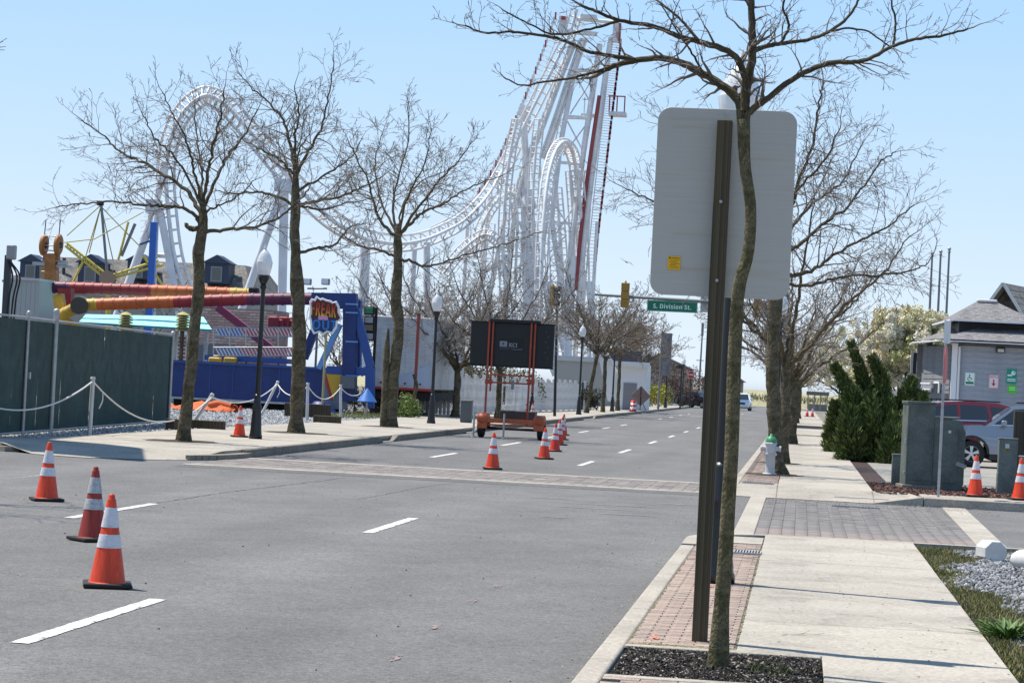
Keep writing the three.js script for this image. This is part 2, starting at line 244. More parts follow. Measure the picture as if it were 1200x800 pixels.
// brick verge, side-street crossing and main crosswalk
const brickTones = [[.46, .345, .285], [.42, .315, .265], [.50, .385, .315], [.40, .325, .28], [.52, .405, .33]].map(c => mat(c, .92, { map: rp(T.brickTone, 2), bumpMap: rp(T.concB, 3), bumpScale: .002 }));
const paverTones = [[.27, .255, .245], [.245, .235, .23], [.30, .28, .27], [.265, .245, .235]].map(c => mat(c, .92, { map: rp(T.brickTone, 2), bumpMap: rp(T.concB, 3), bumpScale: .002 }));
const paverRed = [[.35, .29, .265], [.32, .27, .25], [.375, .305, .275]].map(c => mat(c, .92, { map: rp(T.brickTone, 2) }));
function paving(name, list, limit, w, h, d) {       // list of [x, y, z, material, width]; the first `limit` are single pieces, the rest joined by material
  const g = structGroup(name), shared = new Map(), rest = new Map();
  list.forEach(([x, y, z, m, ww], i) => {
    const k = (ww || w).toFixed(3); if (!shared.has(k)) shared.set(k, rbox(ww || w, h, d, 0, 0, 0, .005));
    if (i < limit) part(g, 'brick', shared.get(k), m).position.set(x, y - h / 2, z); else { if (!rest.has(m)) rest.set(m, []); rest.get(m).push(box(ww || w, h, d, x, y - h / 2, z)); }
  });
  for (const [m, a] of rest) part(g, 'bricks', merge(a), m).userData.kind = 'stuff'; return g;
}
{
  const r = rng(51), list = [];
  const rows = (z0, z1, top) => { let k = 0; for (let z = z0; z > z1; z -= .103, k++) { let x = -.995 + (k % 2 ? .103 : 0); if (k % 2) list.push([-.995 + .0485, top + (r() - .5) * .004, z, brickTones[Math.floor(r() * 5)], .097]); for (; x < -.34; x += .206) { const w = Math.min(.2, -.335 - x); if (w > .04) list.push([x + w / 2, top + (r() - .5) * .005, z, brickTones[Math.floor(r() * 5)], Math.round(w * 200) / 200]); } } };
  rows(-15.05, -25.75, .15); rows(-42.95 - .85, -47.7, .15);
  const g = paving('brick_verge', list, 300, .2, .05, .097); part(g, 'sand_bed', box(.685, .06, 10.85, -.66, .112, -20.35), mat([.34, .30, .24], 1, { map: SOIL })); part(g, 'sand_bed', box(.685, .05, 72, -.66, .106, -79.8), mat([.36, .27, .225], 1, { map: SOIL }));
  const l2 = []; for (let z = -47.7, k = 0; z > -60; z -= .103, k++) for (let x = -.995 + (k % 2 ? .103 : 0); x < -.36; x += .206) l2.push([x + .1, .15 + (r() - .5) * .004, z, brickTones[Math.floor(r() * 5)], Math.min(.2, Math.round((-.335 - x) * 200) / 200)]);
  paving('brick_verge', l2, 0, .2, .05, .097);
  // edging of the planting bed and the first bricks on this side of it
  part(g, 'edging', rbox(1.2, .08, .1, -.4, .115, -15.02 + .03, .01), M.kerb); part(g, 'edging', rbox(1.2, .08, .1, -.4, .115, -13.35, .01), M.kerb);
  const l3 = []; for (let z = -13.24, k = 0; z < -11; z += .103, k++) for (let x = -.995 + (k % 2 ? .103 : 0); x < -.36; x += .206) l3.push([x + .1, .15 + (r() - .5) * .004, z, brickTones[Math.floor(r() * 5)], Math.min(.2, Math.round((-.335 - x) * 200) / 200)]);
  paving('brick_verge', l3, 0, .2, .05, .097);
}
{
  const r = rng(53), list = []; let row = 0;
  for (let z = -28.6; z > ST1 + .4; z -= .215, row++) for (let x = -.48; x < 2.2 - (row > 40 ? 0 : 0); x += .163) list.push([x + .08, .008 + (r() - .5) * .004, z, row < 14 ? paverRed[Math.floor(r() * 3)] : paverTones[Math.floor(r() * 4)]]);
  const vis = list.filter(q => q[2] < -30), hid = list.filter(q => q[2] >= -30);
  paving('side_crossing', [...vis, ...hid], 300, .156, .05, .207);
  const g = structGroup('crossing_border');
  part(g, 'band', rbox(.26, .06, ST0 - ST1 + 1.9, -.62, -.018, (ST0 + 1.9 + ST1) / 2 - .02, .01), M.conc3);
  const a = poly([[2.2, -28.2], [2.55, -28.2], [2.78, ST1 + .12], [2.4, ST1 + .12]], .012, .05); part(g, 'band', a, M.conc3);
}
{
  const r = rng(57), by = new Map(); const tones = [[.40, .35, .325], [.37, .33, .305], [.42, .37, .34]].map(c => mat(c, .92, { map: rp(T.brickTone, 2) }));
  const list = []; for (let z = -41.62; z > -45.45; z -= .105) for (let x = -10.55; x < -1.3; x += .21) list.push([x + .105, .010 + (r() - .5) * .005, z, tones[Math.floor(r() * 3)]]);
  paving('crosswalk', list, 240, .203, .05, .098);
  const g = structGroup('crossing_border'); for (const z of [-41.36, -45.62]) for (let x = -10.6; x < -1.2; x += 2.35) part(g, 'band', rbox(2.34, .06, .27, x + 1.175, -.016, z, .01), M.conc3);
}
{ // marking-spray paint on bricks and kerb
  let blotM; const r = rng(61), g = structGroup('spray_mark'), m = mat([.62, .20, .14], .95), blot = (px, py, rx, rz, y) => { const c0 = G(px, py, y), all = []; for (let b = 0; b < 46; b++) { const a0 = r() * 6.283, d0 = Math.pow(r(), .7), c = V(c0.x + Math.cos(a0) * d0 * rx, y, c0.z + Math.sin(a0) * d0 * rz), sz = (.03 + .3 * r() * r()) * (1.15 - d0), pts = []; for (let i = 0; i < 8; i++) { const a = i / 8 * 6.283, q = (.6 + .7 * r()) * sz; pts.push([c.x + Math.cos(a) * rx * q, c.z + Math.sin(a) * rz * q]); } all.push(poly(pts, y + .0035 + b * .00004)); } part(g, 'blot', merge(all), blotM); };
  const pink = mat([.27, .205, .20], .95); blotM = pink; for (const [px, py] of [[463, 772], [510, 735], [552, 705], [581, 688]]) blot(px, py, .06, .3, .0015); blotM = m;
  blot(769, 747, .07, .2, .153); blot(831, 687, .09, .12, .153); blot(806, 650, .02, .07, .153); blot(800, 648, .07, .02, .154); blot(797, 650, .05, .02, .154);
}
// left-hand pavement and kerb
{
  const g = structGroup('pavement'), r = rng(71);
  const edge = [[-10.65, -46.2], [-10.72, -44.9], [-11.3, -44.3], [-12.5, -44.1], [-13.9, -43.6], [-14.4, -42.9], [-17, -44.2], [-60, -44.6]];
  part(g, 'corner_slab', poly([...edge, [-60, -46.8], [-17.2, -46.8], [-14.9, -46.2]], .148, .22), M.conc);
  { const I = [[-10.72, -44.9], [-11.3, -44.3], [-12.5, -44.1], [-13.9, -43.6], [-14.4, -42.9]], O = [[-10.98, -43.1], [-11.3, -42.5], [-12.4, -41.75], [-13.3, -41.95], [-13.6, -42.2]], a = []; for (let k = 0; k < 4; k++) { const i0 = [I[k][0], .148, I[k][1]], i1 = [I[k + 1][0], .148, I[k + 1][1]], o0 = [O[k][0], .01, O[k][1]], o1 = [O[k + 1][0], .01, O[k + 1][1]]; a.push(...i0, ...i1, ...o1, ...i0, ...o1, ...o0); } const q = new THREE.BufferGeometry(); q.setAttribute('position', new THREE.Float32BufferAttribute(a, 3)); q.computeVertexNormals(); part(g, 'ramp_slab', uvBox(q), M.conc2); }
  for (let z = -46.2; z > -240; z -= 2.2) part(g, 'slab', rbox(4.25, .06, 2.186, -12.77, .12 + (r() - .5) * .003, z - 1.1, .008), concs[Math.floor(r() * 3)]);
  part(g, 'bed', box(4.2, .08, 194, -12.77, .074, -143.3), M.kerbOld);
  const k = structGroup('kerb'), runs = [[-46.0, -60.4], [-63.5, -76], [-79.5, -118], [-126, -236]];
  for (const [a, b] of runs) { for (let z = a; z > b + .3; z -= 3) part(k, 'kerb_stone', rbox(.17, .3, Math.min(3, z - b) - .012, -10.58, .012, z - Math.min(3, z - b) / 2, .025, 2), M.kerbOld);
    for (const [z, s] of [[a, 1], [b, -1]]) if (z < -47) { const t = new THREE.BufferGeometry(); const x0 = -10.66, x1 = -10.5; t.setAttribute('position', new THREE.Float32BufferAttribute([x1, .15, z, x1, 0, z + s * .9, x1, 0, z, x0, .15, z, x1, .15, z, x1, 0, z + s * .9, x0, .15, z, x1, 0, z + s * .9, x0, 0, z + s * .9], 3)); part(k, 'kerb_taper', uvBox(t), M.kerbOld); } }
  // curved corner kerb
  const arc = catmull([V(-10.58, 0, -46), V(-10.62, 0, -44.9), V(-10.8, 0, -43.8), V(-10.98, 0, -43.15)], 10); for (let i = 0; i < 10; i++) part(k, 'kerb_stone', bar(arc[i].clone().setY(.01), arc[i + 1].clone().setY(.01), .29 - Math.max(0, i - 5) * .05, .17, V(0, 1, 0)), M.kerbOld);
  const arc2 = [V(-14.1, 0, -42.62), V(-14.4, 0, -42.9), V(-17, 0, -44.2), V(-60, 0, -44.6)]; for (let i = 0; i < 3; i++) part(k, 'kerb_stone', bar(arc2[i].clone().setY(.01), arc2[i + 1].clone().setY(.01), .29, .17, V(0, 1, 0)), M.kerbOld);
  for (const [a, b] of [[-60.4, -63.5], [-76, -79.5], [-118, -126]]) part(k, 'dropped_kerb', box(.16, .1, a - b - .02, -10.58, -.03, (a + b) / 2), M.conc);
  struct('gravel_yard', gridSheet(-90, -14.86, -46.8, -260, 120, 200, .105, (x, z) => tone(x * 4, z * 4, 225, .4)), mat([.40, .395, .39], 1, { map: rp(T.soil, 1 / 1.1), vertexColors: true, bumpMap: rp(T.soil, 1 / 1.1), bumpScale: .03 }));
}
function scatter(name, label, cat, n, seed, geoList, m, place, colors) {
  const r = rng(seed), q = new THREE.Object3D(), im = new THREE.InstancedMesh(geoList, m, n), c = new THREE.Color();
  for (let i = 0; i < n; i++) { place(q, r, i); q.updateMatrix(); im.setMatrixAt(i, q.matrix); if (colors) { const k = colors[Math.floor(r() * colors.length)], f = .85 + .3 * r(); im.setColorAt(i, c.setRGB(k[0] * f, k[1] * f, k[2] * f)); } }
  im.name = numbered(name); im.userData.kind = 'stuff'; im.castShadow = im.receiveShadow = true; tag(im, label, cat); scene.add(im); return im;
}
const pebble = new THREE.IcosahedronGeometry(1, 0);
scatter('gravel', 'grey loose gravel in the yard behind the rope posts', 'gravel', 16000, 81, pebble, mat([1, 1, 1], .95), (q, r) => { const s = .02 + .028 * r(); q.position.set(lerp(-14.95, -23, Math.pow(r(), 1.3)), .105 + s * .3, lerp(-46.9, -96, r())); q.rotation.set(r() * 6, r() * 6, r() * 6); q.scale.set(s * 1.3, s * .7, s); }, [[.42, .42, .42], [.34, .34, .345], [.50, .49, .48], [.26, .26, .265]]);
// verge of grass and gravel beside the right pavement
struct('verge_soil', gridSheet(1.34, 9, 4, -27.55, 60, 200, .118, (x, z) => tone(x * 9, z * 9, 231, .5)), mat([.19, .155, .095], 1, { map: SOIL, vertexColors: true, bumpMap: SOIL, bumpScale: .02 }));
const grassEdge = z => 1.62 + .22 * Math.sin(z * .9) + .13 * Math.sin(z * 2.7 + 1) + (z > -19 ? .1 * (z + 19) * .35 : 0);
scatter('gravel', 'pale grey gravel beside the white painted parking logs', 'gravel', 15000, 83, pebble, mat([1, 1, 1], .95), (q, r) => { const z = lerp(-12.5, -26.9, r()), s = .010 + .014 * r(); q.position.set(grassEdge(z) + (r() - .35) * .16 + Math.pow(r(), 1.1) * 2.3, .118 + s * .6, z); q.rotation.set(r() * 6, r() * 6, r() * 6); q.scale.set(s * 1.4, s * .8, s); }, [[.27, .275, .285], [.20, .205, .215], [.36, .36, .36], [.14, .142, .15]]);
const blade = new THREE.BufferGeometry(); blade.setAttribute('position', new THREE.Float32BufferAttribute([-.5, 0, 0, .5, 0, 0, .35, .55, .12, -.5, 0, 0, .35, .55, .12, -.35, .55, .12, -.35, .55, .12, .35, .55, .12, 0, 1, .45], 3)); blade.computeVertexNormals();
const grassM = mat([1, 1, 1], .9, { side: THREE.DoubleSide });
scatter('grass', 'short dry green and brown grass along the pavement edge', 'grass', 17000, 85, blade, grassM, (q, r) => { const z = lerp(-12.3, -27.3, r()), far = r() < .22 && z < -24; const x0 = 1.34, x1 = far ? 4 : grassEdge(z) + .1; q.position.set(lerp(x0, x1, r()) + .0, .118, far ? lerp(-26.2, -27.4, r()) : z); const h = .025 + .045 * r() * r(); q.rotation.set((r() - .5) * .9, r() * 6.28, (r() - .5) * .9); q.scale.set(.007, h, h * .8); }, [[.11, .135, .03], [.16, .155, .045], [.23, .19, .075], [.085, .12, .025], [.27, .225, .11]]);

{ // moss and weeds in the joints of the brick verge
  const put = (q, r) => { const e = Math.floor(r() * 3), z = lerp(-15.1, -25.6, r()), x = e === 0 ? -.99 : e === 1 ? -.328 : lerp(-.98, -.34, r()); if (e === 2) { q.position.set(x, .151, -15.12 + (r() - .5) * .12); } else q.position.set(x + (r() - .5) * .02, .151, z); const s = .004 + .009 * r(); q.rotation.set(0, (r() - .5) * .6, 0); q.scale.set(s * .8, s * .2, s * 2.2); };
  scatter('moss', 'thin olive moss along the joints of the brick verge', 'moss', 650, 251, pebble, mat([1, 1, 1], 1), put, [[.15, .14, .06], [.19, .17, .08], [.12, .12, .05], [.22, .19, .10]]);
  scatter('debris', 'dry leaf crumbs and specks lying on the pavement slabs', 'debris', 240, 253, pebble, mat([1, 1, 1], 1), (q, r) => { const s = .002 + .0045 * r() * r(); q.position.set(lerp(-.3, 1.3, Math.pow(r(), .6)), .153, lerp(-13, -27.4, r())); q.rotation.set(0, r() * 6, 0); q.scale.set(s, s * .4, s * 2.2); }, [[.12, .09, .06], [.07, .06, .05], [.2, .16, .11]]);
}

{ // earth pits round the street trees
  const r = rng(257), m = mat([.13, .105, .08], 1, { map: SOIL, bumpMap: SOIL, bumpScale: .02 });
  for (const [x, z, a, b, y] of [[-12.6, -49.1, .75, .95, .153], [-12.63, -60.5, .75, .9, .153], [-12.45, -73.2, .8, .9, .153], [-.45, -48.3, .55, .8, .155], [-.4, -56.5, .5, .7, .155], [-.3, -79.6, .5, .7, .155]]) { const pts = []; for (let i = 0; i < 26; i++) { const t = i / 26 * 6.283, k = .85 + .3 * r(); pts.push([x + Math.cos(t) * a * k, z + Math.sin(t) * b * k]); } struct('tree_pit', poly(pts, y), m); }
}

scatter('grit', 'pale sand and grit gathered in the gutter of the side street', 'grit', 2200, 259, pebble, mat([1, 1, 1], 1), (q, r) => { const s = .003 + .006 * r() * r(); const t = r(); if (t < .6) q.position.set(lerp(-.5, 3.2, r()), .012 + s * .3, lerp(-38.2, -40.85, Math.pow(r(), .6))); else if (t < .8) q.position.set(-1.17 - .5 * Math.pow(r(), 3), s * .3, lerp(-14, -40, r())); else q.position.set(lerp(-1.2, -10.4, r()), s * .3, -41.15 + .35 * r() * r()); q.rotation.set(r() * 6, r() * 6, r() * 6); q.scale.set(s * 1.3, s * .6, s); }, [[.42, .39, .33], [.30, .28, .25], [.16, .15, .14], [.5, .47, .42]]);
// ------------------------------------------------------------------ bare trees
function branch(Tb, r, p, dir, len, rad, lev, o) {
  const n = Math.max(3, Math.round(len / (o.step || .16))), st = len / n, pts = [p.clone()], rs = [rad], d = dir.clone().normalize(); let side = r() < .5 ? 1 : -1; const kids = [];
  for (let i = 1; i <= n; i++) {
    const t = i / n; d.x += (r() - .5) * o.wig; d.z += (r() - .5) * o.wig; d.y += (r() - .5) * o.wig + o.up * (lev > 0 ? 1 : .5); d.normalize(); p = p.clone().addScaledVector(d, st); pts.push(p); rs.push(Math.max(o.rmin, rad * (1 - .72 * t)));
    if (lev < o.max && t > (lev ? .12 : .25) && r() < o.dens[lev]) {
      const ax = V(r() - .5, r() - .5, r() - .5).cross(d).normalize(), ang = (.55 + .55 * r()); side = -side;
      const cd = d.clone().multiplyScalar(Math.cos(ang)).addScaledVector(ax, Math.sin(ang)); kids.push([p, cd, len * (.32 + .42 * r()) * (1.12 - .62 * t), Math.max(o.rmin, rs[i] * (.55 + .2 * r())), t]);
    }
  }
  Tb.add(pts, rs, rad > .03 ? 7 : rad > .012 ? 5 : 3);
  if (lev < o.max) for (const [q, cd, l, rr] of kids) if (l > o.lmin) branch(Tb, r, q, cd, l, rr, lev + 1, o);
  if (lev < o.max && len > o.lmin * 2) for (let k = 0; k < 2; k++) { const ax = V(r() - .5, r() - .5, r() - .5).cross(d).normalize(), a = .2 + .5 * r(); branch(Tb, r, p, d.clone().multiplyScalar(Math.cos(a)).addScaledVector(ax, Math.sin(a)), len * (.3 + .25 * r()), Math.max(o.rmin, rs[n]), lev + 1, o); }
}
const OPT = { wig: .55, up: .012, dens: [.85, .75, .55, .4], max: 2, rmin: .0042, lmin: .10, step: .13 };
const TREE = 'tree';
// trunk: [[point, radius]...] world metres; limbs: { pts, r0, r1, sub } world metres
function buildTree(name, label, group, base, trunk, limbs, o = {}) {
  const g = thing(name, label, TREE, base, 0, group), r = rng(o.seed || 1), opt = { ...OPT, ...o.opt }, L = v => v.clone().sub(base);
  const tt = new Tubes(), curve = catmull(trunk.map(q => L(q[0])), 34), rad = curve.map((_, i) => { const u = i / 34 * (trunk.length - 1), k = Math.min(trunk.length - 2, Math.floor(u)); return lerp(trunk[k][1], trunk[k + 1][1], u - k); });
  const s0 = o.seed || 1, amp = o.knot ?? .24; tt.add(curve, rad, o.sides || 12, (a, l) => 1 + amp * (vnoise(Math.cos(a) * 1.3 + 5, l * 3.2 + Math.sin(a) * 1.3, 64, s0) - .5) * 2 + amp * .7 * (vnoise(Math.cos(a) * 2.5 + 9, l * 8 + Math.sin(a) * 2.5, 64, s0 + 5) - .5) + (l < .35 ? (.35 - l) * .9 : 0), true);
  part(g, 'trunk', tt.geo(true), o.bark || M.bark);
  const tw = new Tubes();
  for (const lb of limbs) {
    const lt = new Tubes(), n = Math.max(8, lb.pts.length * 5), c = catmull(lb.pts.map(L), n); for (let i = 2; i < n; i++) { const k = (lb.wig ?? o.lwig ?? .045) * (1 + lb.r0 * 6); c[i].x += (r() - .5) * k; c[i].y += (r() - .5) * k; c[i].z += (r() - .5) * k; }
    const rs = c.map((_, i) => Math.max(opt.rmin, lerp(lb.r0, lb.r1, Math.pow(i / n, .8)) * (1 + .12 * (r() - .5)))); lt.add(c, rs, lb.r0 > .035 ? 8 : 6, null, true); part(g, 'limb', lt.geo(true), o.bark2 || o.bark || M.bark);
    if (lb.sub === 0) continue; const len = c.reduce((a, q, i) => i ? a + q.distanceTo(c[i - 1]) : 0, 0), K = Math.round(len * (o.kids || 4.2)), L1 = (o.L1 || .9) * (lb.sub || 1);
    for (let k = 0; k < K; k++) {
      const t = lerp(o.t0 ?? .22, 1, (k + r()) / K), f = t * n, i = Math.min(n - 1, Math.floor(f)), q = c[i].clone().lerp(c[i + 1], f - i), d = c[i + 1].clone().sub(c[i]).normalize();
      const ax = V(r() - .5, (r() - .5) * .7 + (o.lift ?? .18), r() - .5).cross(d).normalize(), ang = .6 + .75 * r(); const cd = d.clone().multiplyScalar(Math.cos(ang)).addScaledVector(ax, Math.sin(ang)); if (cd.y < -.1) cd.y *= .4;
      branch(tw, r, q, cd, L1 * (.45 + .75 * r()) * (1.1 - .5 * t), Math.max(opt.rmin * 1.6, rs[i] * .5), 0, opt);
    }
    branch(tw, r, c[n], c[n].clone().sub(c[n - 1]).normalize(), L1 * .6, rs[n], 0, opt);
  }
  part(g, 'twigs', tw.geo(), o.twig || M.twig).userData.kind = 'stuff'; return g;
}
// limbs drawn as picture points on the tree's own plane, leaning k metres towards (+) or away from the viewer per metre of reach
function limb(z, x0, pts, r0, r1, k, sub) { const a = P(pts[0][0], pts[0][1], z); let d = 0, last = a; return { pts: pts.map(q => { const w = P(q[0], q[1], z); d += w.distanceTo(last); last = w; return P(q[0], q[1], z + k * d); }), r0, r1, sub }; }
function trunkPx(z, list) { return list.map(([x, y, r]) => [P(x, y, z), r]); }

{ // young tree in the mulch bed
  const z = -14.17, b = V(P(842, 780, z).x, .15, z), Lm = (p, a, c, k, s) => limb(z, 0, p, a, c, k, s);
  buildTree('street_tree', 'young bare tree with greenish trunk growing in the mulch bed beside the large sign', 'street trees', b,
    trunkPx(z, [[842, 782, .050], [846, 715, .046], [851, 640, .044], [858, 520, .042], [862, 400, .038], [866, 335, .037], [877, 296, .035], [880, 245, .033], [873, 195, .033], [871, 140, .038]]),
    [Lm([[870, 142], [866, 118], [848, 101], [825, 87], [800, 74], [775, 68], [749, 70], [717, 78], [705, 84]], .03, .015, -.12),
     Lm([[745, 70], [720, 66], [690, 60], [657, 46], [625, 40], [600, 37], [565, 38], [545, 30]], .014, .005, .2),
     Lm([[720, 77], [690, 86], [665, 92], [640, 95], [610, 100], [590, 90]], .010, .004, -.2, .6),
     Lm([[872, 120], [873, 89], [857, 62], [820, 49], [795, 42], [771, 32], [727, 24], [700, 14], [679, 5]], .024, .008, .28),
     Lm([[727, 24], [690, 34], [650, 40], [620, 28], [590, 12]], .009, .004, .3, .7),
     Lm([[872, 130], [875, 105], [882, 65], [881, 20], [880, -30], [884, -90]], .034, .014, .02),
     Lm([[872, 142], [880, 130], [901, 114], [939, 87], [977, 73], [1000, 73], [1020, 68], [1047, 54], [1074, 46], [1105, 42], [1134, 34]], .024, .006, .15),
     Lm([[882, 60], [900, 54], [917, 51], [950, 46], [987, 27], [1004, 5], [1015, -25]], .016, .006, -.3),
     Lm([[915, 51], [925, 30], [918, 8], [925, -20]], .010, .005, .3, .6), Lm([[950, 46], [985, 34], [1015, 36], [1046, 56]], .008, .004, .2, .6), Lm([[1047, 54], [1050, 25], [1045, 0], [1055, -30]], .008, .004, -.2, .7),
     Lm([[881, 10], [860, -20], [830, -45]], .014, .005, .3), Lm([[820, 49], [800, 25], [770, 0], [740, -25]], .010, .005, -.3, .8), Lm([[825, 87], [810, 60], [790, 30], [775, 5]], .008, .004, .4, .7)],
    { seed: 11, lwig: .006, bark: M.barkGreen, bark2: M.bark, knot: .11, sides: 16, L1: .25, kids: 16, t0: .1, opt: { step: .042, lmin: .025, rmin: .0014, wig: .6, dens: [.62, .5, .4], up: .02, max: 2 } });
}
const rowTree = 'bare trees along the left pavement';
{ const z = -49.1, b = V(G(214, 517, .15).x, .15, z), Lm = (p, a, c, k, s) => limb(z, 0, p, a, c, k, s);
  buildTree('street_tree', 'bare tree with a stubby cut limb, beside the end of the green fence', rowTree, b,
    trunkPx(z, [[214, 518, .135], [219, 470, .125], [225, 420, .12], [229, 370, .125], [233, 330, .115], [231, 300, .12], [235, 280, .10], [237, 258, .10], [238, 238, .055]]),
    [Lm([[236, 264], [226, 250], [212, 243], [193, 242], [170, 240], [135, 236], [100, 238], [65, 243]], .045, .012, .2), Lm([[236, 250], [218, 222], [195, 206], [170, 192], [142, 178], [122, 160], [95, 140]], .05, .012, -.4), Lm([[237, 240], [243, 205], [250, 168], [258, 135], [262, 105]], .045, .012, .3),
     Lm([[238, 245], [256, 205], [268, 180], [285, 160], [302, 128]], .042, .012, -.3), Lm([[238, 272], [262, 269], [295, 267], [325, 255], [352, 232], [362, 220]], .045, .012, .3), Lm([[237, 242], [228, 205], [222, 175], [205, 140], [190, 108]], .035, .010, .5), Lm([[236, 242], [205, 185], [180, 160], [165, 130]], .03, .01, .7), Lm([[238, 252], [250, 243], [275, 232], [300, 210]], .03, .01, .8), Lm([[237, 245], [236, 200], [230, 160], [228, 120]], .035, .01, -.8), { ...Lm([[234, 268], [224, 267], [217, 263]], .06, .045, .1), sub: 0 }],
    { seed: 21, L1: .9, kids: 6.4, lift: .06 });
}
{ const z = -60.5, b = V(G(347, 507, .15).x, .15, z), Lm = (p, a, c, k, s) => limb(z, 0, p, a, c, k, s);
  buildTree('street_tree', 'tall bare knobbly tree in front of the blue ride platform', rowTree, b,
    trunkPx(z, [[347, 508, .19], [348, 470, .17], [350, 420, .165], [350, 370, .165], [348, 330, .17], [346, 300, .14], [345, 265, .125], [346, 235, .11], [346, 205, .065]]),
    [Lm([[345, 242], [368, 236], [400, 229], [428, 218], [450, 205]], .055, .012, .3), Lm([[346, 215], [340, 170], [332, 140], [316, 122], [300, 108], [282, 88]], .05, .012, -.3), Lm([[347, 205], [362, 175], [376, 150], [384, 115], [391, 75]], .05, .012, .3), Lm([[343, 240], [318, 228], [295, 225], [268, 226], [252, 222]], .045, .012, -.3),
     Lm([[350, 296], [372, 291], [394, 285], [410, 266], [425, 262]], .045, .012, .4), Lm([[346, 235], [346, 190], [345, 160], [350, 130], [345, 100]], .06, .012, .1), Lm([[345, 205], [325, 185], [300, 172], [278, 160]], .04, .01, .6), Lm([[347, 225], [380, 205], [410, 185], [425, 160]], .04, .01, -.6), Lm([[348, 240], [375, 245], [405, 238], [440, 232]], .035, .01, -.2), Lm([[346, 220], [350, 180], [365, 150]], .04, .01, 1.0), Lm([[346, 220], [335, 190], [322, 160]], .04, .01, -1)],
    { seed: 22, L1: 1.0, kids: 6.6, lift: .06, opt: { rmin: .005, step: .17 } });
}
{ const z = -73.2, b = V(G(457, 500, .15).x, .15, z), Lm = (p, a, c, k, s) => limb(z, 0, p, a, c, k, s);
  const g = buildTree('street_tree', 'bare tree with a split dead stem at its foot, beside the white trailer', rowTree, b,
    trunkPx(z, [[457, 501, .20], [459, 460, .175], [464, 420, .17], [467, 385, .165], [464, 350, .17], [466, 320, .15], [466, 295, .14], [466, 276, .11], [467, 262, .06]]),
    [Lm([[466, 278], [448, 262], [438, 240], [430, 210], [418, 185], [408, 165]], .06, .014, .3), Lm([[467, 278], [480, 262], [497, 248], [517, 240], [535, 228], [560, 215], [590, 205]], .06, .014, -.2), Lm([[466, 302], [445, 293], [420, 287], [398, 272]], .05, .014, .3), Lm([[468, 306], [480, 305], [495, 311], [515, 309], [540, 300], [570, 292], [600, 283], [632, 272]], .05, .012, .2), Lm([[466, 276], [460, 240], [468, 205], [478, 165], [478, 120]], .05, .012, -.4), Lm([[468, 276], [492, 240], [515, 212], [535, 190], [552, 168]], .05, .012, .5), Lm([[466, 276], [445, 230], [440, 190], [450, 150]], .045, .012, -.6), Lm([[467, 276], [478, 230], [498, 190], [505, 150]], .045, .012, .8), Lm([[466, 278], [472, 240], [490, 215], [525, 200]], .04, .012, -.9)],
    { seed: 23, L1: 1.05, kids: 6.2, lift: .06, opt: { rmin: .0058, step: .2 } });
  const t = new Tubes(), l = [[449, 503, .12], [451, 460, .11], [453, 410, .10], [455, 385, .03]].map(q => [P(q[0], q[1], z + .1).sub(b), q[2]]); t.add(l.map(q => q[0]), l.map(q => q[1]), 9, null, true); part(g, 'dead_stem', t.geo(true), M.bark);
}
// generic vase-shaped bare tree for the rows farther off
function vase(label, group, base, H, spread, r0, seed, o = {}) {
  const r = rng(seed * 77 + 3), fork = H * (o.fork || .34), lean = o.lean || 0, tr = [[base.clone(), r0], [base.clone().add(V(lean * .4 + .03, fork * .5, .03)), r0 * .85], [base.clone().add(V(lean, fork, 0)), r0 * .75]], limbs = [], n = o.n || 8;
  for (let i = 0; i < n; i++) { const a = i / n * 6.283 + r() * .6, reach = spread * (.55 + .5 * r()), top = fork + (H - fork) * (.45 + .55 * r()) * (reach > spread * .8 ? .72 : 1), f = tr[2][0].clone().add(V(0, (r() - .6) * fork * .22, 0)); const c = Math.cos(a), s = Math.sin(a), pt = (u, h) => V(f.x + c * reach * u, lerp(f.y, base.y + top, h), f.z + s * reach * u); limbs.push({ pts: [f, pt(.22, .2), pt(.5, .5), pt(.78, .72), pt(1, 1)], r0: r0 * .42, r1: .014, wig: .05 }); }
  return buildTree('street_tree', label, group, base, tr, limbs, { seed, L1: o.L1 || 1, kids: o.kids || 4.2, bark: o.bark, twig: o.twig || M.twigGrey, opt: { rmin: o.rmin || .008, step: .24, wig: .4, ...(o.opt || {}) } });
}
const B = (px, py, y = .15) => { const g = G(px, py, y); return V(g.x, y, g.z); };
vase('bare spreading tree close behind the grey bin', rowTree, V(-13.9, .15, -98), 7.0, 3.6, .16, 31, { n: 13, kids: 6.5, fork: .28 });
vase('thick bare tree between the white trailer and the picket fence', rowTree, V(-16.2, .1, -104), 8.0, 4.2, .2, 32, { n: 14, kids: 6.5, fork: .28 });
vase('bare tree standing behind the black message board', rowTree, V(-12.3, .15, -99), 7.0, 3.4, .14, 33, { n: 13, kids: 6.5, fork: .3 });
vase('bare leaning tree in front of the picket fence end', rowTree, V(-11.9, .15, -136), 8.2, 3.8, .13, 34, { lean: .5, n: 12, rmin: .01, kids: 5.5, fork: .42, twig: M.twig });
vase('bare tree beside the dark opening in the picket fence', rowTree, V(-11.7, .15, -145), 8.0, 3.6, .13, 35, { n: 12, rmin: .01, kids: 5.5, fork: .42, twig: M.twig });
vase('bare tree behind the orange barrel on the bulb of pavement', rowTree, V(-11.8, .15, -158), 8.4, 3.8, .13, 36, { n: 11, rmin: .011, kids: 5, fork: .42, twig: M.twig });
vase('bare tree beside the back of the diamond sign', rowTree, V(-11.7, .15, -170), 7.0, 3.2, .13, 37, { n: 9, rmin: .012, fork: .42, twig: M.twig });
vase('small bare tree beside the tall grey banner', rowTree, V(-11.8, .15, -186), 6.6, 3.2, .13, 38, { n: 9, rmin: .012, fork: .42, twig: M.twig });
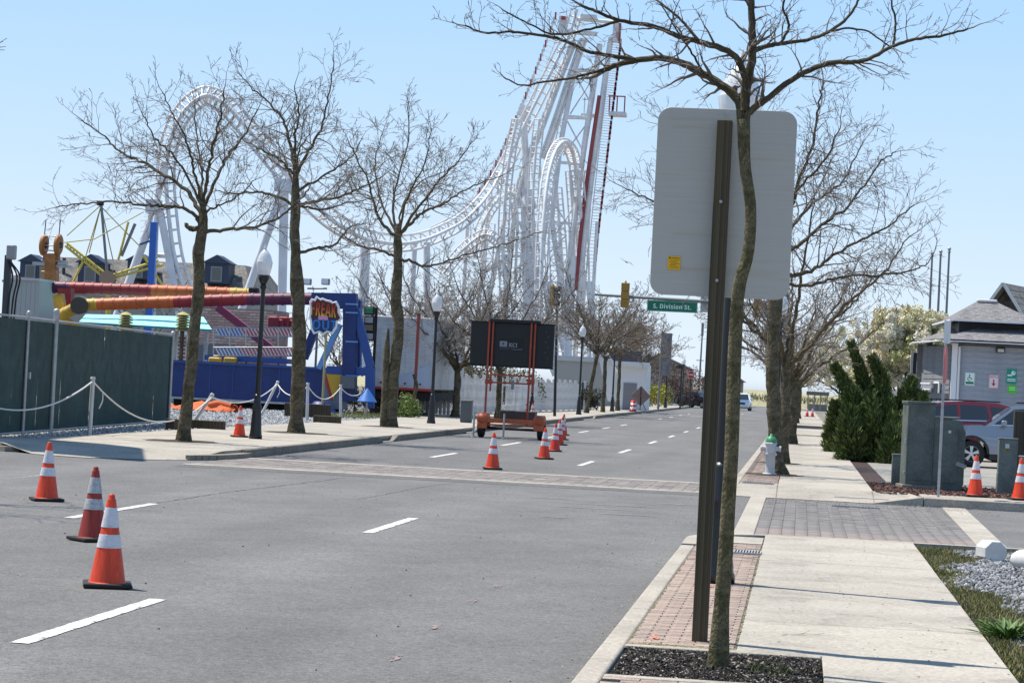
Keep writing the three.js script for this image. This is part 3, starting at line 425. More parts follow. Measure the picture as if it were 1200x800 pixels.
vase('bare tree on the near corner of the left side street', rowTree, V(-12.7, .15, -27.2), 7.4, 2.7, .13, 39, { n: 9, L1: .8, kids: 4.2, twig: M.twig, rmin: .005, opt: { step: .17 } });
// right-hand row
const rowR = 'bare trees along the right pavement';
{ const z = -48.4, b = V(-.42, .15, z), Lm = (p, a, c, k, s) => limb(z, 0, p, a, c, k, s);
  buildTree('street_tree', 'thick bare tree with flaking bark just behind the white hydrant', rowR, b,
    trunkPx(z, [[911, 558, .19], [909, 530, .155], [907, 480, .145], [905, 420, .14], [908, 370, .135], [912, 320, .12], [914, 285, .11]]),
    [Lm([[914, 290], [925, 250], [940, 205], [955, 160], [960, 120], [965, 95]], .05, .012, .2), Lm([[913, 300], [940, 285], [965, 262], [990, 245], [1015, 215], [1032, 190], [1050, 178]], .045, .012, -.2), Lm([[912, 322], [945, 320], [975, 300], [1010, 280], [1045, 262], [1072, 240]], .045, .012, .3), Lm([[911, 330], [945, 335], [985, 325], [1030, 322], [1065, 318], [1088, 308]], .04, .012, -.3), Lm([[912, 320], [880, 290], [840, 265], [800, 245], [765, 235], [735, 222]], .045, .012, .2), Lm([[913, 300], [890, 255], [850, 215], [810, 180], [780, 150]], .04, .012, -.4), Lm([[914, 290], [900, 230], [885, 170], [890, 120]], .04, .012, .5), Lm([[914, 288], [930, 230], [965, 190], [985, 150]], .04, .012, .7), Lm([[914, 288], [950, 240], [985, 215], [1010, 170]], .04, .012, -.8)],
    { seed: 41, L1: 1.05, kids: 7, lift: .06 });
}
vase('bare tree close behind the thick tree beside the hydrant', rowR, V(-.36, .15, -56.5), 6.6, 3.0, .15, 42, { n: 8, twig: M.twig, rmin: .006 });
vase('bare tree on the right pavement opposite the first clipped junipers', rowR, V(-.25, .15, -79.6), 6.4, 3.2, .17, 43, { n: 9, rmin: .007 });
vase('bare pale tree on the right pavement before the next street', rowR, V(-.3, .15, -98), 6.2, 3.2, .16, 44, { n: 9, rmin: .008, bark: mat([.36, .33, .29], .95, { map: rp(T.bark, 1, .9) }) });
vase('bare tree on the far right pavement beyond the next street', rowR, V(-.2, .15, -140), 6.4, 3.4, .17, 45, { n: 8, rmin: .01 });
vase('distant bare tree on the right pavement beside the far cones', rowR, V(-.1, .15, -168), 6.4, 3.4, .17, 46, { n: 8, rmin: .012 });
{ const bgT = 'bare trees among the rides'; // small trees behind the rides
  vase('bare shrubby tree behind the blue ride frame', bgT, V(-24, .1, -125), 5.5, 3, .12, 47, { n: 7, rmin: .012, kids: 2.4 }); vase('small bare tree beside the roof with dark dormers', bgT, V(-47, .1, -170), 7.5, 4, .14, 48, { n: 7, rmin: .016, kids: 2.2 }); vase('small bare tree behind the orange ride tower', bgT, V(-50, .1, -150), 6.6, 4, .14, 49, { n: 7, rmin: .014, kids: 2.2 }); }
// ------------------------------------------------------------------ right foreground
const noteTex = (w, h, draw) => canvasTex(w, h, draw);
const plane = (w, h) => new THREE.PlaneGeometry(w, h);
{ // large road sign seen from behind
  const z = -15.5, b = V(P(820, 751, z).x, .15, z), g = thing('road_sign', 'large grey metal road sign seen from the back on a wooden post', 'sign', b);
  const post = rbox(.098, 3.42, .098, 0, 1.60, 0, .008); post.attributes.uv && post; part(g, 'post', post, mat([.19, .168, .128], .95, { map: rp(T.wood, 1.2, .12), bumpMap: rp(T.wood, 1.2, .12), bumpScale: .002 }));
  const w = .885, h = 1.20, s = new THREE.Shape(), r = .085, x = -w / 2, y = -h / 2; s.moveTo(x + r, y); s.lineTo(x + w - r, y); s.absarc(x + w - r, y + r, r, -Math.PI / 2, 0, false); s.lineTo(x + w, y + h - r); s.absarc(x + w - r, y + h - r, r, 0, Math.PI / 2, false); s.lineTo(x + r, y + h); s.absarc(x + r, y + h - r, r, Math.PI / 2, Math.PI, false); s.lineTo(x, y + r); s.absarc(x + r, y + r, r, Math.PI, Math.PI * 1.5, false);
  const face = clean(new THREE.ExtrudeGeometry(s, { depth: .004, bevelEnabled: true, bevelSize: .0015, bevelThickness: .0015, bevelSegments: 1, curveSegments: 10 }));
  const c = P(848, 238, z - .062).sub(b); const uv = face.attributes.uv; for (let i = 0; i < uv.count; i++) uv.setXY(i, (face.attributes.position.getX(i) - x) / w, (face.attributes.position.getY(i) - y) / h);
  const al = canvasTex(512, 700, (k, W, H) => { const q = rng(3); k.fillStyle = '#c3c3c1'; k.fillRect(0, 0, W, H); for (let i = 0; i < 1600; i++) { const a = q() * .05; k.fillStyle = q() < .5 ? `rgba(140,146,154,${a})` : `rgba(222,224,226,${a})`; k.fillRect(q() * W - 80, q() * H, 40 + q() * 300, 1 + q() * 3); } for (const [yy, a, xx, ww] of [[70, .25, 40, 160], [180, .3, 300, 200], [330, .15, 20, 150], [470, .2, 60, 260], [560, .16, 320, 180], [600, .28, 60, 430], [615, .2, 250, 240], [250, .12, 0, 120], [40, .2, 30, 300]]) for (let i = 0; i < 26; i++) { k.fillStyle = `rgba(160,128,80,${a * .26 * q()})`; k.fillRect(xx + q() * 30, yy + (q() - .5) * 12, ww * (.4 + .6 * q()), 1 + q() * 3); } for (let i = 0; i < 260; i++) { k.fillStyle = `rgba(90,92,92,${.25 * q()})`; k.fillRect(q() * W, q() * H, 1 + q() * 2, 1 + q() * 2); } });
  const panel = part(g, 'panel', face, mat([.88, .83, .75], .5, { map: al, metalness: .1 })); panel.position.copy(c);
  for (const yy of [.555, 0, -.5]) part(g, 'bolt', clean(new THREE.CylinderGeometry(.011, .011, .02, 6).rotateX(Math.PI / 2)), M.galv).position.set(0, c.y + yy, .056);
  const st = canvasTex(128, 136, (k) => { k.fillStyle = '#f2b409'; k.fillRect(0, 0, 128, 136); k.fillStyle = '#3b2c05'; k.beginPath(); k.arc(20, 18, 9, 0, 7); k.fill(); k.font = 'bold 17px sans-serif'; k.fillText('WARNING', 34, 25); k.fillRect(8, 34, 112, 2); k.fillStyle = '#6b540c'; for (let i = 0; i < 6; i++) k.fillRect(30 - (i % 2) * 12, 48 + i * 13, 70 + (i % 3) * 12, 4); });
  part(g, 'sticker', plane(.082, .088), mat([1, 1, 1], .6, { map: st })).position.copy(P(790, 308, z - .0515).sub(b));
}
const globeM = new THREE.MeshPhysicalMaterial({ color: lin(.86, .87, .88), roughness: .25, transmission: .35, thickness: 0, clearcoat: .6, clearcoatRoughness: .15 });
function lampPost(pos, label, top = 4.35, group = 'black lamp posts with white acorn globes') {
  const g = thing('street_lamp', label, 'street lamp', pos, 0, group), k = top - 4.35;
  part(g, 'base', lathe([[0, 0], [.15, 0], [.15, .07], [.135, .1], [.135, .14], [.125, .2], [.115, .45], [.10, .62], [.115, .66], [.115, .70], [.085, .78], [.07, .95], [.062, 1.0], [0, 1.0]], 16), M.black);
  part(g, 'pole', lathe([[.062, .98], [.055, 2], [.048, 3.35 + k], [.075, 3.4 + k], [.075, 3.44 + k], [.05, 3.48 + k], [0, 3.48 + k]], 14), M.black);
  part(g, 'collar', lathe([[0, 3.46 + k], [.055, 3.46 + k], [.10, 3.56 + k], [.125, 3.6 + k], [.125, 3.66 + k], [.11, 3.68 + k], [0, 3.68 + k]], 16), M.black);
  const rib = new THREE.LatheGeometry([[.11, 3.675], [.135, 3.72], [.165, 3.85], [.182, 3.97], [.175, 3.985], [.168, 3.99], [.165, 4.02], [.14, 4.1], [.105, 4.17], [.065, 4.22], [.04, 4.245], [.03, 4.27]].map(q => new THREE.Vector2(q[0], q[1] + k)), 40), p = rib.attributes.position; for (let i = 0; i < p.count; i++) { const a = Math.atan2(p.getZ(i), p.getX(i)), f = 1 + .018 * Math.cos(a * 20); p.setX(i, p.getX(i) * f); p.setZ(i, p.getZ(i) * f); } rib.computeVertexNormals();
  const gl = part(g, 'globe', clean(rib), globeM); part(gl, 'finial', lathe([[.03, 4.265 + k], [.04, 4.29 + k], [.02, 4.31 + k], [.022, 4.33 + k], [.008, 4.37 + k], [0, 4.38 + k]], 10), globeM); return g;
}
lampPost(V(-.62, .15, -20.3), 'black street lamp with acorn globe standing directly behind the large sign', 4.42);
{ // planting bed: bark mulch and a few pale chips
  struct('mulch_bed', gridSheet(-.99, .2, -13.41, -14.94, 24, 30, .128, (x, z) => tone(x * 20, z * 20, 241, .5)), mat([.028, .022, .019], 1, { map: SOIL, vertexColors: true, bumpMap: SOIL, bumpScale: .03 }));
  scatter('bark_mulch', 'dark bark mulch chips around the young tree', 'mulch', 9000, 91, new THREE.BoxGeometry(1, .35, .45), mat([1, 1, 1], .95), (q, r) => { const s = .010 + .022 * r() * r(); q.position.set(lerp(-.97, .19, r()), .132 + .018 * r(), lerp(-13.42, -14.92, r())); q.rotation.set((r() - .5) * 1.3, r() * 6, (r() - .5) * 1.3); q.scale.set(s * 1.3, s * .6, s); }, [[.022, .018, .016], [.035, .027, .022], [.015, .013, .012], [.05, .038, .03], [.022, .018, .016], [.03, .024, .02], [.30, .27, .23]]);
  scatter('weeds', 'small green weeds growing in the mulch bed', 'weeds', 160, 93, blade, grassM, (q, r) => { const a = r() * 6.28, d = .16 * Math.sqrt(r()); q.position.set(-.10 + Math.cos(a) * d, .135, -14.1 + Math.sin(a) * d * 1.2); const h = .02 + .05 * r(); q.rotation.set((r() - .5) * 1.4, r() * 6.28, (r() - .5) * 1.4); q.scale.set(.008, h, h); }, [[.09, .13, .03], [.16, .15, .05]]);
}
{ // fallen twig on the pavement
  const t = new Tubes(), r = rng(4), p = V(.0, .16, -16.25); branch(t, r, p, V(.9, .02, -.5), .22, .006, 1, { ...OPT, up: 0, wig: .3, step: .03, rmin: .002, lmin: .02 }); const q = []; for (let i = 0; i < 5; i++) q.push(p.clone().add(V(-.05 + i * .01, .002, .06 - i * .025))); t.add(q, q.map(() => .004), 4);
  const g = t.geo(); const pa = g.attributes.position; for (let i = 0; i < pa.count; i++) pa.setY(i, .154 + Math.abs(pa.getY(i) - .16) * .3); tag(Object.assign(part(scene, 'fallen_twig', g, M.twig), {}), 'small fallen twig lying on the pavement slabs', 'twig');
}
function grate(pos, w, d, n, label) { const g = thing('drain_grate', label, 'grate', pos); part(g, 'frame', merge([box(w, .012, .015, 0, .006, d / 2), box(w, .012, .015, 0, .006, -d / 2), box(.015, .012, d - .03, w / 2, .0065, 0), box(.015, .012, d - .03, -w / 2, .0065, 0)]), M.galv); part(g, 'pit', box(w - .03, .004, d - .03, 0, .001, 0), mat([.01, .01, .01], 1)); const bg = box(.014, .008, d - .03, 0, .009, 0); for (let i = 0; i < n; i++) part(g, 'slat', bg, M.galv).position.x = lerp(-w / 2 + .03, w / 2 - .03, i / (n - 1)); return g; }
grate([-.45, .153, -24.3], .26, .42, 8, 'small metal grate set in the brick verge behind the sign'); grate([-.68, .153, -43.3], .55, .5, 12, 'metal grate in the pavement in front of the hydrant'); grate([1.1, .052, -41.6], .9, .28, 20, 'slotted ramp grate on the far side of the brick crossing'); grate([.95, .014, -39.0], .75, .16, 14, 'dark slotted drain in the gutter of the side street');

// white painted logs marking the car park edge, and the octagonal end block
{
  const wp = M.whitePaintOld; const log = (a, b, r, label) => { const o = thing('parking_log', label, 'log', a, 0, 'white painted logs lying on the gravel'), t = new Tubes(), c = [0, .02, .06, .5, .94, .98, 1].map(k => a.clone().lerp(b, k).sub(a)); t.add(c, [r * .55, r * .86, r, r, r, r * .86, r * .5], 14, null, true); part(o, 'body', t.geo(true), wp); const cap = new THREE.CircleGeometry(r * .56, 14); const d = b.clone().sub(a).normalize(); cap.lookAt(d.clone().negate()); part(o, 'end', cap, wp); return o; };
  log(V(2.2, .21, -24.8), V(4.4, .21, -22.5), .115, 'white painted log beside the white octagonal block'); log(V(2.25, .21, -22.6), V(4.3, .21, -20.2), .115, 'white painted log in front of the other, further from the octagonal block');
  const g = thing('parking_block', 'white octagonal concrete block standing on the gravel', 'block', V(2.03, .118, -25.6)); const p = []; for (let i = 0; i < 8; i++) { const a = (i + .5) / 8 * 6.283; p.push([Math.cos(a) * .118, .105 + Math.sin(a) * .112]); } const s = new THREE.Shape(p.map(q => new THREE.Vector2(q[0], q[1]))); part(g, 'body', uvBox(clean(new THREE.ExtrudeGeometry(s, { depth: .22, bevelEnabled: true, bevelSize: .012, bevelThickness: .015, bevelSegments: 2 }).translate(0, 0, -.11).rotateY(.35))), wp);
}
function leafClump(pos, label, n, len, seed, col) { // strap-leaved plant
  const g = thing('strap_leaf_plant', label, 'plant', pos), r = rng(seed), m = mat(col, .6, { side: THREE.DoubleSide });
  for (let i = 0; i < n; i++) { const a = r() * 6.283, L = len * (.55 + .45 * r()), e = .3 + .8 * r(), ps = [], ix = []; for (let k = 0; k <= 6; k++) { const t = k / 6, h = L * Math.sin(e) * (t - t * t * .55), d = L * Math.cos(e) * t + .02, w = .013 * (1 - t * t) * (1 + .3 * r()); const cx = Math.cos(a) * d + (i % 5 - 2) * .02, cz = Math.sin(a) * d; ps.push(cx - Math.sin(a) * w, h, cz + Math.cos(a) * w, cx, h - w * .4, cz, cx + Math.sin(a) * w, h, cz - Math.cos(a) * w); if (k) { const b = (k - 1) * 3; ix.push(b, b + 1, b + 3, b + 1, b + 4, b + 3, b + 1, b + 2, b + 4, b + 2, b + 5, b + 4); } } const q = new THREE.BufferGeometry(); q.setAttribute('position', new THREE.Float32BufferAttribute(ps, 3)); q.setIndex(ix); q.computeVertexNormals(); part(g, 'leaf', q, m); }
}
leafClump(V(1.5, .118, -17.1), 'bright green strap-leaved plant beside the pavement edge', 110, .40, 95, [.075, .155, .025]); leafClump(V(1.42, .118, -18.2), 'low sprawling green weed at the pavement edge behind the strap-leaved plant', 26, .14, 96, [.085, .13, .03]);

// traffic cones
const scuff = { map: rp(T.mottle, 2, .7) }, orange = mat([1, .07, .012], .5, scuff), orangeDark = mat([.42, .035, .02], .6, scuff), redOr = mat([.95, .055, .02], .5, scuff), collarW = mat([.74, .74, .78], .4, { map: rp(T.streak, 2) }), collarDirty = mat([.58, .58, .6], .5, { map: rp(T.mottle, 3) });
function cone(pos, turn, label, body = orange, collar = collarW, baseM = M.rubber) {
  const g = thing('traffic_cone', label, 'traffic cone', pos, turn, 'orange traffic cones with two white bands'), R = y => lerp(.137, .027, (y - .035) / .675);
  part(g, 'base', merge([rbox(.37, .032, .37, 0, .019, 0, .012, 2), ...[[1, 1], [-1, 1], [1, -1], [-1, -1]].map(([a, b]) => box(.07, .012, .07, a * .13, .005, b * .13))]), baseM);
  part(g, 'body', lathe([[.15, .034], [.137, .045], [R(.3), .30], [R(.302) - .002, .302], [R(.61), .61], [R(.655), .655], [.034, .658], [.036, .668], [.027, .674], [.025, .70], [.017, .71], [.012, .71]], 22), body);
  for (const [a, b] of [[.30, .403], [.456, .607]]) part(g, 'collar', lathe([[R(a) + .0005, a], [R(a) + .003, a + .002], [R(b) + .003, b - .002], [R(b) + .0005, b]], 22), collar); return g;
}
const gpos = (px, py, y = 0) => { const q = G(px, py, y); return V(q.x, y + .005, q.z); };
cone(gpos(125, 688), .3, 'bright orange cone with clean bands beside the long white dash, closest to that dash'); cone(gpos(107.5, 634), .8, 'dull dark red cone with scuffed bands on the road', orangeDark, collarDirty); cone(gpos(54, 587), .5, 'bright orange cone beside the shadowed pavement corner');
cone(gpos(577, 550), .2, 'orange cone standing on the brick crosswalk'); cone(gpos(637.5, 538), .4, 'orange cone just beyond the crosswalk at the head of the line'); cone(gpos(650, 529), .1, 'second cone in the line beside the trailer', redOr); cone(gpos(655, 521.5), .6, 'third cone in the line beside the trailer', redOr); cone(gpos(658.5, 515.5), .3, 'fourth cone in the line beside the trailer', redOr); cone(gpos(660, 510), .3, 'last cone in the line beside the trailer', redOr);
cone(V(-12.62, .152, -54.2), .4, 'orange cone beside the black lamp post on the left pavement'); cone(gpos(1143, 582, .15), .2, 'orange cone on the pavement in front of the dark grey car'); cone(V(3.78, .154, -42.1), .2, 'orange cone in front of the grey cable cabinet');
cone(V(-11.3, .152, -103), .4, 'red cone on the left pavement behind the trailer', redOr); cone(V(-11.0, .152, -98), .4, 'red cone behind the right wheel of the trailer', redOr); cone(V(.55, .152, -186), .4, 'red cone on the far right pavement, nearer the kerb of the two', redOr); cone(V(.95, .152, -187), .4, 'red cone on the far right pavement, further from the kerb of the two', redOr);

{ // hydrant
  const g = thing('fire_hydrant', 'white fire hydrant with a green cap on the brick verge', 'hydrant', V(-.53, .15, -47.85)), w = mat([.5, .5, .5], .5), gr = mat([.03, .24, .10], .5);
  part(g, 'barrel', lathe([[0, 0], [.14, 0], [.14, .04], [.095, .05], [.095, .38], [.125, .39], [.125, .43], [.105, .44], [.105, .60], [.12, .61], [.12, .64], [0, .64]], 18), w); part(g, 'bonnet', lathe([[.118, .64], [.11, .69], [.07, .75], [.03, .77], [.03, .81], [0, .81]], 18), gr);
  for (const s of [-1, 1]) { const n = part(g, 'nozzle', cyl(V(s * .09, .52, 0), V(s * .17, .52, 0), .05, .05, 12), w); part(n, 'cap', cyl(V(s * .165, .52, 0), V(s * .2, .52, 0), .062, .055, 8), w); } part(g, 'pumper_nozzle', cyl(V(0, .5, .08), V(0, .5, .17), .07, .075, 12), w);
}
{ // utility cabinets
  const gn = mat([.135, .16, .14], .6, { map: rp(T.mottle, .6) }), gn2 = mat([.19, .22, .195], .6, { map: rp(T.mottle, .6) }), gy = mat([.25, .27, .265], .6, { map: rp(T.mottle, .6) }), lb = mat([.6, .6, .58], .7);
  let g = thing('utility_cabinet', 'tall dark green metal utility cabinet', 'cabinet', V(2.17, .15, -45.3), .16); part(g, 'body', rbox(.5, 1.5, .5, 0, .80, 0, .015), gn); part(g, 'lid', rbox(.54, .05, .54, 0, 1.565, 0, .012), gn); part(g, 'plinth', rbox(.62, .06, .62, 0, .03, 0, .01), M.kerbOld); part(g, 'door', rbox(.42, 1.34, .012, 0, .82, .254, .004), gn); part(g, 'handle', rbox(.03, .1, .03, -.26, .85, .2, .006), M.steel); part(g, 'hasp', rbox(.03, .05, .03, -.26, .28, .2, .006), M.steel); part(g, 'number_plate', rbox(.13, .05, .004, .0, 1.28, .262, .001), mat([.13, .15, .13], .6));
  g = thing('transformer_box', 'green transformer box with sloping shoulders beside the tall cabinet', 'cabinet', V(2.70, .15, -45.45), .05); { const s = new THREE.Shape([[-.30, 0], [.25, 0], [.30, .12], [.30, 1.06], [.21, 1.26], [-.30, 1.30]].map(q => new THREE.Vector2(...q))); part(g, 'body', uvBox(clean(new THREE.ExtrudeGeometry(s, { depth: .6, bevelEnabled: true, bevelSize: .012, bevelThickness: .012, bevelSegments: 1 }).translate(0, 0, -.3))), gn); } part(g, 'lid', rbox(.5, .035, .66, -.05, 1.315, 0, .01), gn2); part(g, 'door', rbox(.44, 1.0, .012, -.04, .62, .318, .004), gn); part(g, 'sticker', rbox(.05, .05, .004, .02, 1.06, .327, .001), lb); part(g, 'label_plate', rbox(.19, .075, .004, .08, .52, .327, .001), mat([.3, .31, .3], .7)).rotation.z = -.35;
  g = thing('meter_box', 'low grey-green box at the left foot of the tall cabinet', 'cabinet', V(1.86, .15, -46.6)); part(g, 'body', rbox(.17, .55, .3, 0, .275, 0, .01), gn2); part(g, 'lid', rbox(.19, .03, .33, 0, .562, 0, .008), gn2);
  g = thing('cable_pedestal', 'slim green cable pedestal behind the orange cone by the kerb', 'cabinet', V(3.78, .15, -45.0)); part(g, 'body', rbox(.33, .62, .26, 0, .67, 0, .01), gn2); part(g, 'lower_body', rbox(.34, .37, .27, 0, .185, 0, .01), gn2); part(g, 'lid', rbox(.35, .03, .28, 0, .99, 0, .008), gn2); const wl = part(g, 'label_plate', rbox(.075, .08, .004, -.02, .86, .132, .001), lb); part(wl, 'warning_plate', rbox(.075, .05, .004, -.02, .79, .132, .001), mat([.22, .16, .03], .7));
  g = thing('cable_cabinet', 'light grey cable cabinet with vent slots at the kerb', 'cabinet', V(4.12, .15, -43.6), -.08); part(g, 'body', rbox(.5, .70, .3, 0, .35, 0, .012), gy); part(g, 'lid', rbox(.52, .03, .32, 0, .71, 0, .01), gy); for (let i = 0; i < 6; i++) part(g, 'vent_slot', box(.11, .012, .006, .0, .42 + i * .035, .152), mat([.08, .085, .08], .8));
  g = thing('timber_post', 'thick grey timber post beside the dark grey car', 'post', V(4.25, .1, -48.2)); part(g, 'body', rbox(.22, 1.55, .2, 0, .775, 0, .01), mat([.16, .15, .14], .95, { map: rp(T.wood, 1, .3) })); part(g, 'bracket', rbox(.05, .3, .06, -.1, .6, .12, .006), M.rubber);
  const pc = V(P(1100, 582, -41.6).x, .15, -41.6); g = thing('sign_post', 'thin steel post with red and white signs seen edge-on', 'sign', pc); part(g, 'post', rbox(.045, 2.75, .03, 0, 1.375, 0, .004), M.galv); const oc = clean(new THREE.CylinderGeometry(.33, .33, .006, 8).rotateY(Math.PI / 8).rotateX(Math.PI / 2)); const st = part(g, 'stop_plate', oc, mat([.50, .03, .035], .5)); st.position.set(.02, 2.22, .02); st.rotation.y = 1.42; const wpn = part(g, 'plate', rbox(.46, .38, .006, 0, 0, 0, .002), mat([.6, .61, .62], .5)); wpn.position.set(.02, 2.78, 0); wpn.rotation.y = 1.28;
}
{ // strip of red mulch and its edging between pavement and car park
  struct('mulch_strip', gridSheet(1.34, 20, -42.3, -47.4, 60, 30, .12, (x, z) => tone(x * 12, z * 12, 243, .6)), mat([.085, .042, .035], 1, { map: SOIL, vertexColors: true, bumpMap: SOIL, bumpScale: .03 })); struct('mulch_strip', gridSheet(1.34, 1.9, -47.4, -112, 10, 90, .12, (x, z) => tone(x * 12, z * 12, 245, .6)), mat([.085, .045, .037], 1, { map: SOIL, vertexColors: true }));
  scatter('bark_mulch', 'reddish bark mulch around the utility cabinets', 'mulch', 5200, 97, new THREE.BoxGeometry(1, .4, .5), mat([1, 1, 1], .95), (q, r) => { const s = .03 + .045 * r(); q.position.set(lerp(1.36, 5.5, r()), .125 + .02 * r(), lerp(-42.3, -47.3, r())); q.rotation.set(r() - .5, r() * 6, r() - .5); q.scale.set(s * 1.3, s * .5, s); }, [[.10, .048, .04], [.07, .034, .03], [.13, .065, .05], [.17, .09, .07], [.05, .028, .026]]);
  const k = structGroup('parking_kerb'); for (let x = 1.6; x < 12; x += 2.4) part(k, 'kerb_stone', rbox(2.38, .12, .3, x + 1.2, .09, -47.6, .015), M.conc);
}
// ------------------------------------------------------------------ juniper hedge
const junM = mat([1, 1, 1], .9, { vertexColors: true, side: THREE.DoubleSide });
function juniper(label, base, spires, seed, dens = 1) {
  const g = thing('juniper', label, 'shrub', base, 0, 'junipers along the right pavement'), r = rng(seed), pos = [], col = [], nor = [];
  const put = (c, d, s) => { const a = V(r() - .5, r() - .5, r() - .5).cross(d).normalize(), k = r(), c0 = lerp(.03, .13, k * k), c1 = lerp(.062, .20, k * k), yl = r() < .14 ? 1.7 : 1; const t = c.clone().addScaledVector(d, s), b1 = c.clone().addScaledVector(a, s * .22), b2 = c.clone().addScaledVector(a, -s * .22); pos.push(b1.x, b1.y, b1.z, b2.x, b2.y, b2.z, t.x, t.y, t.z); for (let i = 0; i < 3; i++) { col.push(c0 * yl * 1.25, c1 * yl, c0 * .45); } };
  const core = [], M2 = new Tubes();
  for (let [pts, r0, r1, n] of spires) { n = Math.round(n * 1.7); const c = catmull(pts.map(q => V(...q)), 16); M2.add(c, c.map((_, i) => lerp(r0, r1, Math.pow(i / 16, .6)) * .5 * (i ? 1 : .7)), 8, (a, l) => 1 + .35 * (vnoise(a * 1.5 + 3, l * 5, 64, seed) - .5), true); for (let i = 0; i < n * dens; i++) { const t = Math.pow(r(), .85), f = t * 15.99, k = Math.floor(f), q = c[k].clone().lerp(c[k + 1], f - k), ax = c[k + 1].clone().sub(c[k]).normalize(), o = V(r() - .5, r() - .5, r() - .5).cross(ax).normalize(), lump = .72 + .5 * vnoise(o.x * 2.2 + 20, t * 9 + o.z * 2.2 + 20, 64, seed + 3), rad = lerp(r0, r1, Math.pow(t, .6)) * (.5 + .6 * r()) * lump * (.75 + .6 * vnoise(t * 14 + 40, o.x * 3 + 40, 64, seed + 8)); q.addScaledVector(o, rad); put(q, ax.clone().multiplyScalar(.75).addScaledVector(o, .75 + .3 * r()).add(V((r() - .5) * .5, .25 + (r() - .5) * .5, (r() - .5) * .5)).normalize(), .07 + .15 * r() * r()); } }
  const q = new THREE.BufferGeometry(); q.setAttribute('position', new THREE.Float32BufferAttribute(pos, 3)); q.setAttribute('color', new THREE.Float32BufferAttribute(col, 3)); q.computeVertexNormals(); part(g, 'foliage', q, junM).userData.kind = 'stuff'; part(g, 'stems', M2.geo(true), mat([.03, .035, .014], 1)); return g;
}
{
  const b = V(1.95, .12, -64), S = (x, y, pts) => pts.map(([px, py, dz]) => { const q = P(px, py, -64 + (dz || 0)); return [q.x - b.x, q.y - b.y, q.z - b.z]; });
  juniper('big spiky dark green juniper with leaning spires beside the utility cabinets', b, [[S(0, 0, [[1030, 535, .2], [1022, 480, .1], [1010, 440, 0], [998, 402, 0]]), .42, .03, 4200], [S(0, 0, [[1035, 535, .1], [1032, 480, .3], [1034, 445, .2], [1022, 418, .2]]), .45, .05, 3800], [S(0, 0, [[1015, 520, .6], [1000, 470, .5], [990, 450, .3], [978, 428, .3]]), .4, .04, 3600], [S(0, 0, [[1050, 535, .1], [1050, 490, 0], [1062, 465, 0], [1070, 445, -.2]]), .5, .08, 3800], [S(0, 0, [[1012, 540, .8], [1008, 505, .9], [1006, 478, .8]]), .46, .15, 4200], [S(0, 0, [[1040, 540, .9], [1038, 505, .9], [1040, 470, .7]]), .5, .15, 4600], [S(0, 0, [[1062, 530, .2], [1068, 490, 0], [1074, 460, -.3]]), .42, .12, 3200], [S(0, 0, [[1022, 540, .6], [1024, 500, 1.1], [1020, 462, .8]]), .42, .1, 3200], [S(0, 0, [[1000, 538, 1.2], [996, 505, 1.2], [998, 482, 1]]), .42, .22, 3600], [S(0, 0, [[984, 522, 0], [983, 495, 0], [985, 472, 0]]), .42, .2, 3200], [S(0, 0, [[1046, 545, 1.4], [1048, 515, 1.4], [1052, 490, 1]]), .45, .2, 3600], [S(0, 0, [[1075, 540, .6], [1076, 500, .3], [1082, 462, 0]]), .35, .1, 2600]], 301);
  juniper('rounded green juniper low beside the pavement, beyond the big spiky one', V(1.45, .12, -72), [[[[0, 0, 0], [-.1, .6, .2], [-.15, 1.15, .1]], .6, .2, 3800], [[[.6, 0, 0], [.6, .8, 0], [.5, 1.5, 0]], .55, .12, 3200], [[[-.3, 0, .6], [-.35, .4, .6], [-.3, .8, .5]], .4, .2, 2200]], 302, .9);
  juniper('small rounded juniper at the far end of the hedge', V(1.75, .12, -80), [[[[0, 0, 0], [-.1, .6, .2], [-.15, 1.2, .1]], .7, .25, 3800], [[[.5, 0, 0], [.5, .9, 0], [.5, 1.6, 0]], .5, .15, 2600]], 303, .8);
}
// ------------------------------------------------------------------ vehicles
function profileSolid(pts, hw) { // side outline [x,y] swept between -hw(y) and +hw(y)
  const sh = pts.map(q => new THREE.Vector2(...q)), tri = THREE.ShapeUtils.triangulateShape(sh, []), pos = [], v = (q, s) => pos.push(q.x, q.y, s * hw(q.y, q.x));
  for (const [a, b, c] of tri) { v(sh[a], 1); v(sh[b], 1); v(sh[c], 1); v(sh[c], -1); v(sh[b], -1); v(sh[a], -1); }
  const cw = THREE.ShapeUtils.isClockWise(sh); for (let i = 0; i < sh.length; i++) { const a = sh[i], b = sh[(i + 1) % sh.length]; const q = [[a, 1], [a, -1], [b, -1], [a, 1], [b, -1], [b, 1]]; (cw ? q.reverse() : q).forEach(k => v(...k)); }
  const g = new THREE.BufferGeometry(); g.setAttribute('position', new THREE.Float32BufferAttribute(pos, 3)); g.computeVertexNormals(); return uvBox(g);
}
function sideSheet(pts, hw, off, only) { const sh = pts.map(q => new THREE.Vector2(...q)), tri = THREE.ShapeUtils.triangulateShape(sh, []), pos = []; for (const s of only ? [only] : [1, -1]) for (const t of tri) for (const k of (s > 0 ? t : [...t].reverse())) pos.push(sh[k].x, sh[k].y, s * (hw(sh[k].y, sh[k].x) + off)); const g = new THREE.BufferGeometry(); g.setAttribute('position', new THREE.Float32BufferAttribute(pos, 3)); g.computeVertexNormals(); return uvBox(g); }
const quad = (a, b, c, d) => { const g = new THREE.BufferGeometry(); g.setAttribute('position', new THREE.Float32BufferAttribute([...a, ...b, ...c, ...a, ...c, ...d], 3)); g.computeVertexNormals(); return uvBox(g); };
